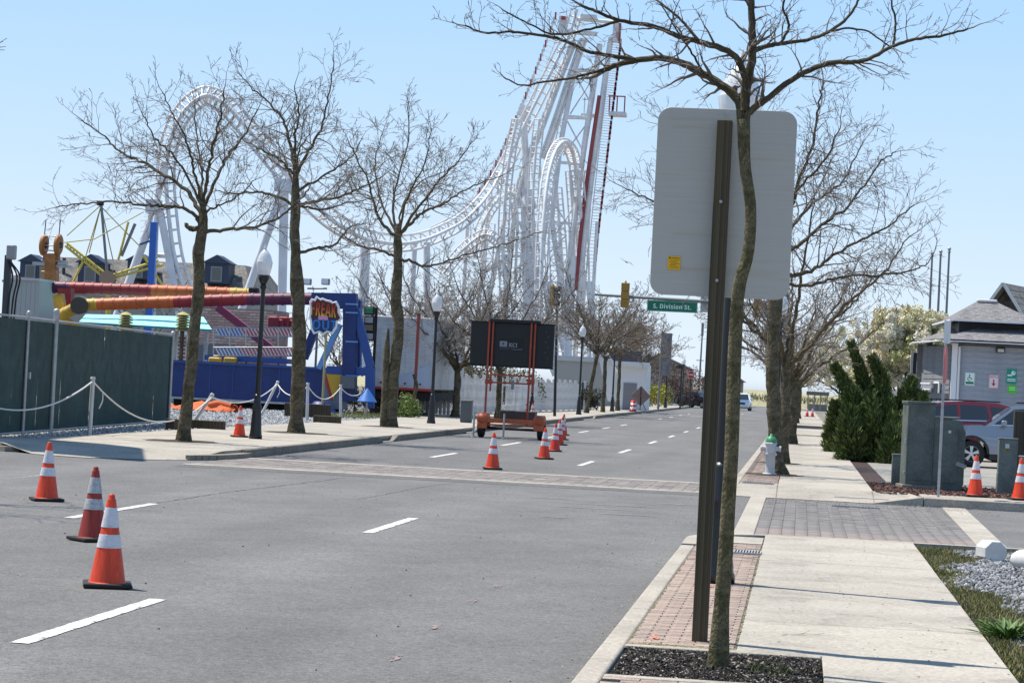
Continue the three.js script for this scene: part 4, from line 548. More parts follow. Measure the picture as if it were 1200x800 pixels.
function car(label, pos, turn, paint, o = {}) {
  const g = thing(o.name || 'parked_car', label, o.cat || 'car', pos, turn, 'cars'), clad = mat([.03, .03, .032], .7), W = .92, hwB = (y, x) => W * (1 - .10 * Math.pow(clamp((y - .55) / .6, -1, 1), 2)) * (1 - .10 * Math.pow(Math.abs(x) / 2.35, 6)), hwG = (y) => lerp(.855, .62, clamp((y - 1.0) / .68, 0, 1));
  const arch = (cx, a0) => { const p = []; for (let i = 0; i <= 10; i++) { const a = Math.PI - i / 10 * Math.PI; p.push([cx + Math.cos(a) * .40, .36 + Math.sin(a) * .40]); } return p; };
  const bot = .26, prof = [[-2.30, .34], [-2.34, .56], [-2.28, .78], [-2.16, .92], [-1.9, .99], [-1.5, 1.045], [-1.05, 1.075], [0, 1.09], [1.2, 1.12], [2.12, 1.13], [2.26, 1.0], [2.30, .7], [2.28, .4], [2.2, bot], ...arch(1.36).reverse(), ...arch(-1.40).reverse(), [-2.2, bot]];
  const body = part(g, 'body', profileSolid(prof, hwB), paint);
  part(g, 'lower_cladding', profileSolid([[-2.2, .22], [-2.26, .40], [-1.84, .40], [-1.84, .22]], () => .905), clad); part(g, 'lower_cladding', box(1.86, .16, 1.80, -.02, .29, 0), clad);
  for (const cx of [-1.40, 1.36]) { const p = [], q = []; for (let i = 0; i <= 12; i++) { const a = Math.PI - i / 12 * Math.PI; p.push([cx + Math.cos(a) * .455, .36 + Math.sin(a) * .455]); q.push([cx + Math.cos(a) * .395, .36 + Math.sin(a) * .395]); } q.reverse(); for (const k of [1, -1]) part(g, 'arch_trim', sideSheet([...p, ...q], hwB, .007, k), clad); }
  const gh = [[-1.12, 1.04], [-.42, 1.56], [-.2, 1.63], [.5, 1.685], [1.3, 1.66], [1.75, 1.57], [2.16, 1.10]]; part(g, 'roof', profileSolid(gh, hwG), paint);
  const win = (pts, n) => { for (const k of [1, -1]) part(g, n, sideSheet(pts, hwG, .006, k), M.glassDark); }; win([[-.86, 1.12], [-.36, 1.52], [.18, 1.575], [.22, 1.13]], 'side_window'); win([[.30, 1.135], [.27, 1.58], [1.0, 1.575], [1.12, 1.16]], 'side_window'); win([[1.2, 1.17], [1.1, 1.565], [1.5, 1.53], [1.82, 1.2]], 'side_window');
  for (const k of [1, -1]) part(g, 'window_trim', sideSheet([[-.93, 1.085], [-.86, 1.115], [1.86, 1.19], [1.86, 1.16]], hwG, .009, k), M.chrome);
  const slope = (x0, y0, x1, y1, k0, k1, s) => quad([x0, y0, hwG(y0) - k0], [x1, y1, hwG(y1) - k1], [x1, y1, -hwG(y1) + k1], [x0, y0, -hwG(y0) + k0]); part(g, 'windscreen', slope(-1.075, 1.085, -.42, 1.572, .08, .06), M.glassDark); part(g, 'rear_window', slope(1.80, 1.545, 2.13, 1.17, .06, .08), M.glassDark);
  for (const s of [-1, 1]) { const mm = part(g, 'mirror', rbox(.14, .15, .22, -.62, 1.16, s * .99, .04, 2), paint); part(mm, 'mirror_arm', box(.06, .05, .12, -.62, 1.10, s * .86), clad); part(g, 'headlight', rbox(.22, .12, .36, -2.17, .80, s * .62, .04, 2), mat([.75, .76, .78], .12, { metalness: .3 })); part(g, 'tail_light', rbox(.12, .3, .22, 2.21, .92, s * .70, .03, 2), mat([.35, .012, .012], .2)); part(g, 'roof_rail', bar(V(-.2, 1.70, s * .56), V(1.4, 1.70, s * .56), .035, .035), clad); part(g, 'door_seam', box(.012, .62, .008, .25, .78, s * .905), clad); part(g, 'door_handle', rbox(.18, .03, .03, .02, .97, s * .90, .01), paint); }
  part(g, 'grille', rbox(.04, .26, .9, -2.315, .66, 0, .015), mat([.02, .02, .02], .4)); part(g, 'number_plate', rbox(.015, .13, .31, -2.345, .46, 0, .004), M.white); part(g, 'bumper_bar', rbox(.05, .05, 1.1, -2.33, .58, 0, .02), M.chrome);
  const tyre = lathe([[.20, -.105], [.30, -.11], [.335, -.09], [.345, -.05], [.345, .05], [.335, .09], [.30, .11], [.20, .105]], 28).rotateX(Math.PI / 2), rimM = mat([.55, .56, .58], .3, { metalness: .8 });
  for (const cx of [-1.40, 1.36]) for (const s of [-1, 1]) { const w = part(g, 'wheel', tyre, M.rubber); w.position.set(cx, .345, s * .80); const rim = [clean(new THREE.CylinderGeometry(.215, .215, .16, 28, 1, true).rotateX(Math.PI / 2)), clean(new THREE.TorusGeometry(.205, .015, 6, 28).translate(0, 0, s * .09)), clean(new THREE.CylinderGeometry(.05, .05, .05, 12).rotateX(Math.PI / 2).translate(0, 0, s * .08))]; for (let i = 0; i < 5; i++) { const a = i / 5 * 6.283 + .3; for (const e of [-.14, .14]) rim.push(bar(V(Math.cos(a) * .03, Math.sin(a) * .03, s * .085), V(Math.cos(a + e) * .205, Math.sin(a + e) * .205, s * .075), .04, .03, V(0, 0, 1))); } part(w, 'rim', merge(rim), rimM); part(w, 'hub_disc', clean(new THREE.CircleGeometry(.2, 20).rotateY(s > 0 ? 0 : Math.PI).translate(0, 0, s * .01)), mat([.03, .03, .03], .6)); }
  part(g, 'underside', box(4.1, .2, 1.5, 0, .36, 0), M.rubber); return g;
}
const paintM = (c, o = {}) => new THREE.MeshPhysicalMaterial({ color: lin(...c), roughness: .35, metalness: .35, clearcoat: 1, clearcoatRoughness: .05, ...o });
{ const c = P(1139, 527, -63); car('dark grey car parked behind the green cabinets', V(c.x + 1.40, .13, -63.9), 0, paintM([.25, .28, .335])); }
car('red car parked beyond the dark grey one', V(P(1131, 470, -70).x - .4, .13, -70.6), 0, paintM([.22, .012, .018])); car('white car parked beyond the red one', V(P(1120, 470, -76).x - .4, .14, -76.6), 0, paintM([.72, .73, .74], { metalness: 0 }));
car('white car driving this way far down the road', V(G(873, 479).x + .25, .004, -236), Math.PI / 2 - .03, paintM([.74, .75, .76], { metalness: 0 }), { name: 'car' }); car('dark maroon car parked at the far left kerb', V(-10.1, .004, -240), Math.PI / 2 + .9, paintM([.03, .012, .014]), {});

// ------------------------------------------------------------------ traffic-signal mast
const sigY = mat([.42, .235, .035], .55, { map: rp(T.streak, 1) }), greyPole = mat([.20, .205, .21], .5, { metalness: .4 });
function signalHead(pos, turn, label, hangTop) {
  const g = thing('traffic_signal', label, 'traffic light', pos, turn, 'traffic signals'); part(g, 'housing', merge([0, 1, 2].map(i => rbox(.34, .335, .2, 0, -.34 + i * .34, 0, .03, 2))), sigY); part(g, 'top_cap', lathe([[0, .5], [.05, .5], [.04, .56], [.025, .6], [0, .6]], 10), sigY);
  const cs = [[.35, .02, .015], [.4, .24, .02], [.02, .25, .12]]; for (let i = 0; i < 3; i++) { const vz = part(g, 'visor', clean(new THREE.CylinderGeometry(.155, .155, .24, 16, 1, true, -2.2, 4.4).rotateX(-Math.PI / 2).translate(0, .34 - i * .34, -.21)), mat([.05, .045, .04], .7, { side: THREE.DoubleSide })); part(vz, 'lens', clean(new THREE.SphereGeometry(.14, 14, 6, 0, 6.283, 0, .8).rotateX(-Math.PI / 2).scale(1, 1, .5).translate(0, .34 - i * .34, -.06)), mat(cs[i].map(v => v * .5), .3)); } return g;
}
{
  const z = -100, a = P(697, 345, z), e = P(905, 358, z), px = V(-.75, .15, z), g = thing('signal_mast', 'long grey mast arm reaching over the road with a green street name sign', 'signal mast', px);
  part(g, 'pole', lathe([[0, 0], [.22, 0], [.22, .06], [.14, .08], [.10, 5.7], [0, 5.7]], 14), greyPole); wpart(g, 'arm', cyl(V(px.x, e.y - .02, z), a, .095, .05, 12), greyPole);
  const c = P(788, 359, z + .05), w = P(817, 361, z).x - P(758, 357, z).x, sign = canvasTex(768, 160, (k, W, H) => { k.fillStyle = '#04704f'; k.fillRect(0, 0, W, H); k.strokeStyle = '#b9d8cb'; k.lineWidth = 4; k.strokeRect(6, 6, W - 12, H - 12); k.fillStyle = '#d9e9e2'; k.font = 'bold 92px sans-serif'; k.textBaseline = 'middle'; const t = 'S. Division St.'; const tw = k.measureText(t).width; k.save(); k.translate(W / 2, H / 2 + 4); k.scale(Math.min(1, (W - 60) / tw), 1); k.textAlign = 'center'; k.fillText(t, 0, 0); k.restore(); });
  const sg = wpart(g, 'street_name_sign', box(w, .45, .03, c.x, c.y, c.z - .02), mat([.01, .15, .09], .5)); const lt = part(sg, 'lettering', plane(w - .01, .44), mat([1, 1, 1], .55, { map: sign })); lt.position.copy(c).sub(px).add(V(0, 0, .002));
  const armY = x => lerp(e.y - .02, a.y, (x - px.x) / (a.x - px.x)); wpart(g, 'bracket', merge([bar(V(c.x, armY(c.x), z), V(c.x, c.y + .2, z + .03), .06), bar(V(c.x - .6, c.y + .3, z + .02), V(c.x + .5, c.y + .28, z + .02), .03)]), greyPole);
  signalHead(V(P(733, 346, z).x, P(733, 346, z).y, z + .02 + .16), 0, 'yellow traffic signal seen from behind near the tip of the mast arm'); signalHead(V(P(888, 358, z).x, P(888, 358, z).y, z + .16), 0, 'yellow traffic signal seen from behind near the root of the mast arm');
  for (const [px1, py1, l] of [[829, 356, 'grey back of a small sign hung below the mast arm beside the street name'], [893, 362, 'grey back of a small square sign near the mast pole']]) { const q = P(px1, py1, z - .12); tag(part(scene, numbered('mast_sign'), rbox(.55, .7, .02, 0, 0, 0, .01), mat([.42, .43, .44], .5, { metalness: .3 })), l, 'sign', 'small signs on the mast arm').position.copy(q); }
  const q = P(648, 347, -116); const p = thing('signal_pole', 'dark pole carrying a yellow traffic signal above the message board', 'pole', V(P(650, 487, -116).x, .15, -116)); part(p, 'pole', cyl(V(0, 0, 0), V(q.x - p.position.x + .2, q.y + .3, 0), .075, .05, 10), M.black); wpart(p, 'bracket', merge([cyl(V(q.x, q.y + .42, -116), V(q.x + .22, q.y + .28, -116), .03), cyl(V(q.x, q.y - .42, -116), V(q.x + .2, q.y - .42, -116), .03)]), M.black); signalHead(V(q.x, q.y, -116), 1.15 + Math.PI, 'yellow traffic signal turned sideways on the dark pole');
}
// ------------------------------------------------------------------ grey building with layered hip roofs
{
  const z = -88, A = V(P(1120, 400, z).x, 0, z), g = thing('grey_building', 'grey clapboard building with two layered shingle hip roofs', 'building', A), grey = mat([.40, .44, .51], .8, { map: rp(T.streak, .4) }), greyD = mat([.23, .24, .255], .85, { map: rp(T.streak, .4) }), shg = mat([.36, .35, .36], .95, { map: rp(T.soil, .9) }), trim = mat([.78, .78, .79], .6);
  const H = 3.95, WX = 11, zb = -1.0;
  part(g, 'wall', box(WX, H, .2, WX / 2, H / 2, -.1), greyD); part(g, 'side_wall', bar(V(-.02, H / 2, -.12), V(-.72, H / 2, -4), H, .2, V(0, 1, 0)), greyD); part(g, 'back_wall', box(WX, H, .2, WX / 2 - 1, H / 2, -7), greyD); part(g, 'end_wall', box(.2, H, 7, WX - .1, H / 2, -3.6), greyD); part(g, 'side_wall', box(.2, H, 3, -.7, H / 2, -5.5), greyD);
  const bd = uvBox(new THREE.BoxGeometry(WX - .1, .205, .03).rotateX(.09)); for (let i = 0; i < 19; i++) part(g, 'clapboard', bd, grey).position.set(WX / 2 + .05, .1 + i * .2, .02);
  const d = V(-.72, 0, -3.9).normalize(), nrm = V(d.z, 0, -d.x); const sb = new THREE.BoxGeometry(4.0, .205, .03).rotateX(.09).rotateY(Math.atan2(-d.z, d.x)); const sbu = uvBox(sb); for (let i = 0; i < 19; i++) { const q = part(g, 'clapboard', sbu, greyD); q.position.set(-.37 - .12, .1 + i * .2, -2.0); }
  part(g, 'corner_board', rbox(.2, H, .2, .0, H / 2, .02, .01), trim); part(g, 'downpipe', cyl(V(.16, 0, .1), V(.16, H - .2, .1), .045), trim);
  // lower roof: eaves all round, hipped at the left
  const Q = (...p) => { const a = []; for (let i = 1; i < p.length - 1; i++) a.push(...p[0], ...p[i], ...p[i + 1]); const b = new THREE.BufferGeometry(); b.setAttribute('position', new THREE.Float32BufferAttribute(a, 3)); b.computeVertexNormals(); return uvBox(b); };
  const e = H + .05, L = [-.55, e, .65], R = [WX + .6, e, .65], LL = [-1.25, e, -4.2], t1 = [1.0, e + .55, -1.6], t2 = [WX - 1, e + .55, -1.6], t3 = [.2, e + .55, -4.4], LB = [-1.2, e, -8], tb = [.2, e + .55, -7.4];
  part(g, 'lower_roof', merge([Q(L, R, t2, t1), Q(LL, L, t1, t3), Q(LB, LL, t3, tb)]), shg); part(g, 'fascia', merge([bar(V(...L).add(V(0, -.07, 0)), V(...R).add(V(0, -.07, 0)), .15, .04, V(0, 1, 0)), bar(V(...L).add(V(0, -.07, 0)), V(...LL).add(V(0, -.07, 0)), .15, .04, V(0, 1, 0)), bar(V(...LL).add(V(0, -.07, 0)), V(...LB).add(V(0, -.07, 0)), .15, .04, V(0, 1, 0))]), trim);
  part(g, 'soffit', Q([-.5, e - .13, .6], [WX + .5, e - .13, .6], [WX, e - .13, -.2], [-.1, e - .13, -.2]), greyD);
  part(g, 'clerestory', box(2.6, .6, 5.4, 1.5, e + .42, -4.3), mat([.028, .03, .036], .5));
  const f = e + .72, l2 = [-.1, f, -.75], r2 = [3.1, f, -.75], b2 = [-.4, f, -7.2], p1 = [.95, f + .84, -3.8], p2 = [1.7, f + .84, -3.8], rb = [3.1, f, -7.2]; part(g, 'upper_roof', merge([Q(l2, r2, p2, p1), Q(b2, l2, p1), Q(r2, rb, p2), Q(rb, b2, p1, p2)]), shg); part(g, 'fascia', merge([bar(V(...l2), V(...r2), .16, .05, V(0, 1, 0)), bar(V(...l2), V(...b2), .16, .05, V(0, 1, 0))]), trim); part(g, 'roof_vent', rbox(.75, .12, .5, 1.32, f + .86, -3.8, .06, 2), mat([.6, .6, .6], .5));
  // window, lattice and fittings
  const wq = (k, y) => V(-.05, y, -.02).addScaledVector(d, k).addScaledVector(nrm, -.06 * 0).add(V(-.16, 0, .04)); const w = part(g, 'window', bar(wq(1.55, 1.2), wq(1.55, 2.5), .8, .06, V(d.x, 0, d.z).cross(V(0, 1, 0))), trim); part(w, 'pane', bar(wq(1.55, 1.3).add(V(-.03, 0, .01)), wq(1.55, 2.42).add(V(-.03, 0, .01)), .56, .06, V(d.x, 0, d.z).cross(V(0, 1, 0))), M.glassDark);
  for (const k of [2.5, 2.85, 3.2, 3.55, 3.9]) part(g, 'trellis_bar', bar(wq(k, .4), wq(k, 2.45), .06, .05), trim); for (const y of [.6, 1.0, 1.4, 1.8, 2.2, 2.42]) part(g, 'trellis_bar', bar(wq(2.4, y).add(V(-.03, 0, .01)), wq(3.95, y).add(V(-.03, 0, .01)), .05, .05), trim);
  const at = (px, py) => P(px, py, z + .06).sub(A); const plate = (n, px, py, w0, h0, draw) => { const o = part(g, n, rbox(w0, h0, .02, 0, 0, 0, .004), M.white); o.position.copy(at(px, py)); const t = part(o, 'print', plane(w0 - .01, h0 - .01), mat([1, 1, 1], .5, { map: canvasTex(128, Math.round(128 * h0 / w0), draw) })); t.position.z = .013; };
  plate('disabled_parking_sign', 1137, 444, .38, .5, (k, W, H) => { k.fillStyle = '#e9eeec'; k.fillRect(0, 0, W, H); k.strokeStyle = '#0f8a5f'; k.lineWidth = 6; k.strokeRect(5, 5, W - 10, H - 10); k.fillStyle = '#147a5c'; k.beginPath(); k.arc(60, 34, 9, 0, 7); k.fill(); k.lineWidth = 9; k.strokeStyle = '#147a5c'; k.beginPath(); k.moveTo(60, 44); k.lineTo(60, 70); k.lineTo(80, 72); k.lineTo(88, 92); k.stroke(); k.beginPath(); k.arc(60, 82, 22, 1, 4.4); k.stroke(); k.font = 'bold 18px sans-serif'; k.fillRect(16, 116, 96, 30); });
  plate('notice_sign', 1165, 447, .36, .5, (k, W, H) => { k.fillStyle = '#e6d7da'; k.fillRect(0, 0, W, H); k.strokeStyle = '#b23a48'; k.lineWidth = 5; k.strokeRect(5, 5, W - 10, H - 10); k.fillStyle = '#b02036'; k.font = 'bold 28px sans-serif'; k.textAlign = 'center'; k.fillText('NOTICE', 64, 40); k.fillRect(56, 60, 16, 64); k.beginPath(); k.moveTo(36, 112); k.lineTo(92, 112); k.lineTo(64, 150); k.fill(); });
  plate('green_sign', 1186, 441, .38, .55, (k, W, H) => { k.fillStyle = '#0b8f78'; k.fillRect(0, 0, W, H); k.fillStyle = '#e8efec'; k.beginPath(); k.arc(84, 50, 26, 0, 7); k.fill(); k.fillRect(14, 70, 54, 20); k.fillRect(14, 120, 100, 12); k.fillRect(14, 142, 100, 10); k.fillStyle = '#0b8f78'; k.beginPath(); k.arc(92, 44, 9, 0, 7); k.fill(); });
  plate('lime_sign', 1186.5, 456, .32, .3, (k, W, H) => { k.fillStyle = '#45c531'; k.fillRect(0, 0, W, H); k.fillStyle = '#bff0b0'; k.fillRect(20, 30, 88, 14); k.fillRect(20, 60, 88, 14); });
  const wl = part(g, 'wall_light', rbox(.32, .2, .14, 0, 0, 0, .03, 2), mat([.05, .05, .05], .5)); wl.position.copy(at(1173, 410)); part(wl, 'lens', rbox(.22, .11, .02, .01, -.02, .075, .008), mat([.62, .62, .58], .3));
  for (const [px, py] of [[1110, 460]]) { }
}
{ // gabled house behind
  const z = -104, A = V(P(1178, 400, z).x, 0, z), g = thing('gabled_house', 'brown shingled house with a steep gable behind the grey building', 'house', A, -.38), wl = mat([.22, .19, .16], .95, { map: rp(T.soil, .7) }), rf = mat([.50, .46, .40], .95, { map: rp(T.soil, .8) }), tr = mat([.62, .62, .60], .6); const pk = P(1178, 333, z).y, hw = 1.45, ey = pk - 2.3, D = 12;
  const s = new THREE.Shape([[-hw, 0], [hw, 0], [hw, ey], [0, pk - .12], [-hw, ey]].map(q => new THREE.Vector2(...q))); part(g, 'wall', uvBox(clean(new THREE.ExtrudeGeometry(s, { depth: D, bevelEnabled: false }).translate(0, 0, -D))), wl);
  for (const k of [-1, 1]) { part(g, 'roof', bar(V(k * (hw + .35), ey - .33, -D / 2 + .2), V(0, pk, -D / 2 + .2), D + .8, .1, V(0, 0, 1).cross(V(-k, 1, 0).normalize())), rf); part(g, 'rake_board', bar(V(k * (hw + .38), ey - .38, .62), V(0, pk + .02, .62), .06, .12), tr); }
  const nrows = 9; for (const k of [-1, 1]) for (let i = 0; i < nrows; i++) { const t = i / nrows, x = k * (hw + .3) * (1 - t), y = lerp(ey - .28, pk, t) + .06; part(g, 'shingle_course', box(.05, .03, D + .7, x, y, -D / 2 + .2), rf); } part(g, 'gable_window', rbox(.5, .8, .06, .1, ey + .8, .03, .01), tr);
}
// flagpoles, dark board, flowering trees
for (const [px, top, l] of [[1093, 298, 'slim grey flagpole with a ball top, furthest from the grey building'], [1103, 296, 'slim grey flagpole with a ball top, the middle of three'], [1113, 293, 'slim grey flagpole with a ball top, closest to the grey building']]) { const z = -122, t = P(px, top, z), g = thing('flagpole', l, 'flagpole', V(t.x, .0, z), 0, 'three flagpoles'); part(g, 'pole', cyl(V(0, 0, 0), V(0, t.y, 0), .085, .05, 10), greyPole); part(g, 'finial', clean(new THREE.SphereGeometry(.09, 10, 8).translate(0, t.y + .06, 0)), M.galv); part(g, 'truck', lathe([[0, t.y - .12], [.08, t.y - .12], [.08, t.y - .06], [0, t.y - .06]], 10), greyPole); }
{ const z = -96, c = P(1082, 426, z), g = thing('board_sign', 'dark blue board sign on white posts beside the grey building', 'sign', V(c.x, 0, z)); part(g, 'board', rbox(.75, .85, .06, 0, c.y, 0, .02), mat([.018, .022, .04], .6)); for (const s of [-1, 1]) part(g, 'post', rbox(.1, c.y + .5, .1, s * .43, (c.y + .5) / 2, 0, .01), M.whitePaintOld); part(g, 'shelf', rbox(1.6, .12, .6, 0, c.y - .8, 0, .02), mat([.07, .07, .075], .8)); }
function blossom(label, base, H, rx, n, seed, cols) {
  const g = vase(label, 'flowering trees', base, H * .94, rx * .86, .15, seed, { n: 10, kids: 3, rmin: .010, fork: .25 }); g.name = numbered('flowering_tree'); const r = rng(seed + 9), pos = [], col = [], cl = []; for (let i = 0; i < 260; i++) { const a = r() * 6.283, u = Math.acos(lerp(-.75, 1, r())), q = Math.pow(r(), .42); cl.push([Math.sin(u) * Math.cos(a) * rx * q, H * .60 + Math.cos(u) * H * .40 * q, Math.sin(u) * Math.sin(a) * rx * q, .14 + .26 * r(), cols[Math.floor(r() * cols.length)]]); }
  for (let i = 0; i < n; i++) { const c = cl[Math.floor(r() * cl.length)], d = V(r() - .5, r() - .5, r() - .5).normalize().multiplyScalar(c[3] * Math.cbrt(r())), s = .035 + .04 * r(), o = V(c[0], c[1], c[2]).add(d), e1 = V(r() - .5, r() - .5, r() - .5).normalize(), e2 = V(r() - .5, r() - .5, r() - .5).cross(e1).normalize(); for (const [p, q] of [[1, 0], [-.5, .9], [-.5, -.9]]) pos.push(o.x + (e1.x * p + e2.x * q) * s, o.y + (e1.y * p + e2.y * q) * s, o.z + (e1.z * p + e2.z * q) * s); const k = .8 + .4 * r(); for (let j = 0; j < 3; j++) col.push(c[4][0] * k, c[4][1] * k, c[4][2] * k); }
  const q = new THREE.BufferGeometry(); q.setAttribute('position', new THREE.Float32BufferAttribute(pos, 3)); q.setAttribute('color', new THREE.Float32BufferAttribute(col, 3)); q.computeVertexNormals(); part(g, 'blossom', q, mat([1, 1, 1], .9, { vertexColors: true, side: THREE.DoubleSide })).userData.kind = 'stuff'; return g;
}
const creamC = [[.78, .72, .54], [.70, .66, .44], [.82, .78, .64], [.62, .58, .36], [.42, .42, .20], [.80, .74, .58]];
blossom('rounded pear tree covered in cream white blossom beside the flagpoles', V(P(1062, 440, -102).x, .02, -102), 5.7, 2.3, 90000, 61, creamC); blossom('smaller cream blossoming tree behind the bare street trees', V(P(1000, 440, -150).x, .02, -150), 6.4, 3.4, 34000, 62, creamC);
// ------------------------------------------------------------------ left: lamps, fence, ropes
const gLamp = (px, py) => { const g = G(px, py, .15); return V(g.x, .15, g.z); };
lampPost(gLamp(299, 514), 'black street lamp with acorn globe beside the orange cone on the left pavement'); lampPost(gLamp(505, 496), 'black street lamp with acorn globe beside the grey bin', 4.5); lampPost(V(-11.9, .15, -108), 'black street lamp with acorn globe rising behind the message board', 4.7); lampPost(V(-11.5, .15, -127), 'black street lamp with acorn globe in front of the picket fence', 4.75); lampPost(V(-11.6, .15, -151), 'black street lamp with acorn globe before the navy roofed kiosk', 4.7); lampPost(V(-11.2, .15, -178), 'black street lamp with acorn globe beside the tall grey banner', 4.7); lampPost(V(-11.0, .15, -200), 'black street lamp with acorn globe beside the yellow bush', 4.6); lampPost(V(-10.9, .15, -226), 'far black street lamp behind the stop sign', 4.6);
lampPost(V(-.62, .15, -66), 'black street lamp between the bare trees on the right pavement', 4.4); lampPost(V(-.6, .15, -112), 'black street lamp on the right pavement close to the next street', 4.4);
{ // green screened construction fence
  const A = V(-15.4, .1, -44.6), Bp = V(-16.93, .1, -64.0), g = thing('screened_fence', 'chain-link fence covered with dark green mesh screen', 'fence', A), dir = Bp.clone().sub(A), Ln = dir.length(); dir.normalize(); const n = V(dir.z, 0, -dir.x); if (n.x < 0) n.negate();
  const scr = mat([.038, .082, .074], .9, { map: rp(T.mottle, .5), side: THREE.DoubleSide }), H = 2.42;
  const strips = 9; for (let i = 0; i < strips; i++) { const nx = 14, ny = 8, q = new THREE.PlaneGeometry(1, 1, nx, ny), p = q.attributes.position; for (let k = 0; k < p.count; k++) { const u = (p.getX(k) + .5), v = p.getY(k) + .5, t = (i + u * 1.004) / strips * Ln, w = .02 + .007 * Math.sin(u * 9 + i) * Math.sin(v * 5) + .005 * Math.sin(v * 23 + u * 3) * (1 - v); const o = A.clone().addScaledVector(dir, t).addScaledVector(n, w); p.setXYZ(k, o.x, .17 + v * (H - .12), o.z); } q.computeVertexNormals(); const uv = q.attributes.uv; for (let k = 0; k < uv.count; k++) uv.setXY(k, uv.getX(k) * Ln / strips, uv.getY(k) * H); wpart(g, 'screen', clean(q), scr); }
  const post = (t, r, top) => { const o = A.clone().addScaledVector(dir, t).addScaledVector(n, .06); const p = wpart(g, 'post', cyl(o, o.clone().setY(top), r, r, 10), M.galv); const c = part(p, 'cap', lathe([[r + .012, 0], [r + .012, .04], [r, .07], [0, .09]], 10), M.galv); c.position.copy(o.clone().setY(top - .02).sub(A)); };
  const tOf = px => { let best = 0, bd = 1e9; for (let t = 0; t < Ln; t += .02) { const o = A.clone().addScaledVector(dir, t), d = o.clone().sub(EYE), xx = 600 + FOCAL * d.dot(camRight) / d.dot(fwd); if (Math.abs(xx - px) < bd) { bd = Math.abs(xx - px); best = t; } } return best; };
  for (const [px, r, h] of [[22, .035, 2.6], [55, .055, 2.72], [196, .045, 2.55]]) post(tOf(px), r, h);
  wpart(g, 'top_rail', cyl(A.clone().setY(H + .1).addScaledVector(n, .05), Bp.clone().setY(H + .1).addScaledVector(n, .05), .022, .022, 8), M.galv); wpart(g, 'bottom_rail', cyl(A.clone().setY(.2).addScaledVector(n, .05), Bp.clone().setY(.2).addScaledVector(n, .05), .02, .02, 8), M.galv);
  const l = tOf(24); const o = A.clone().addScaledVector(dir, l).addScaledVector(n, .1); wpart(g, 'latch', rbox(.06, .14, .08, o.x, 1.35, o.z, .01), M.steel);
}
{ // white rope posts and the sagging ropes between them
  const wood = mat([.70, .70, .69], .7, { map: rp(T.streak, 2) }), ropeM = mat([.66, .65, .62], .9), gp = 'white posts carrying the rope';
  const defs = [[-70, 517, -66, 446, 'white rope post out beside the near corner'], [104, 512, 108.5, 444, 'white rope post in front of the green fence'], [222, 501, 248, 463, 'white rope post leaning over beside the first bare tree'], [305, 478, 325, 448, 'white rope post leaning beside the orange cone'], [359.5, 494, 360.5, 450, 'upright white rope post beside the grey timber'], [399, 492, 399, 452, 'upright white rope post in front of the ride tower legs'], [428, 486, 429.5, 453, 'white rope post in front of the blue funnel']];
  const tops = defs.map(([bx, by, tx, ty, l], i) => { let b = G(bx, by, .1); if (i === 3) b = P(305, 487, -80); const t = P(tx, ty, b.z), o = thing('rope_post', l, 'post', b, 0, gp); if (i === 3) o.position.y = .1, b.y = .1; const d = t.clone().sub(b); part(o, 'post', cyl(V(0, 0, 0), d, .05, .045, 10), wood); part(o, 'cap', cyl(d, d.clone().addScaledVector(d.clone().normalize(), .05), .06, .045, 10), wood); return t; });
  for (let i = 0; i < tops.length - 1; i++) { const a = tops[i].clone(), b = tops[i + 1].clone(), L = a.distanceTo(b), sag = [.55, .75, .35, .35, .42, .3][i], pts = []; a.y -= .05; b.y -= .05; for (let k = 0; k <= 14; k++) { const t = k / 14, q = a.clone().lerp(b, t); q.y -= sag * 4 * t * (1 - t); q.y = Math.max(q.y, .16); pts.push(q); } const names = ['rope sagging from the near corner to the post by the green fence', 'long slack rope dipping to the ground past the green fence', 'slack rope between the two leaning white posts', 'rope passing behind the tall knobbly tree', 'rope hung between two upright posts before the ride tower', 'short rope hung between posts in front of the blue funnel']; const o = thing('rope', 'white ' + names[i], 'rope', a, 0, 'white ropes between posts'); wpart(o, 'strand', tubeG(pts, .018, 6, 28), ropeM); if (i === 1 || i === 3) wpart(o, 'loose_end', tubeG([pts[1], pts[1].clone().add(V(.02, -.18, .03)), pts[1].clone().add(V(-.05, -.36, .03))], .012, 5, 8), ropeM); }
}
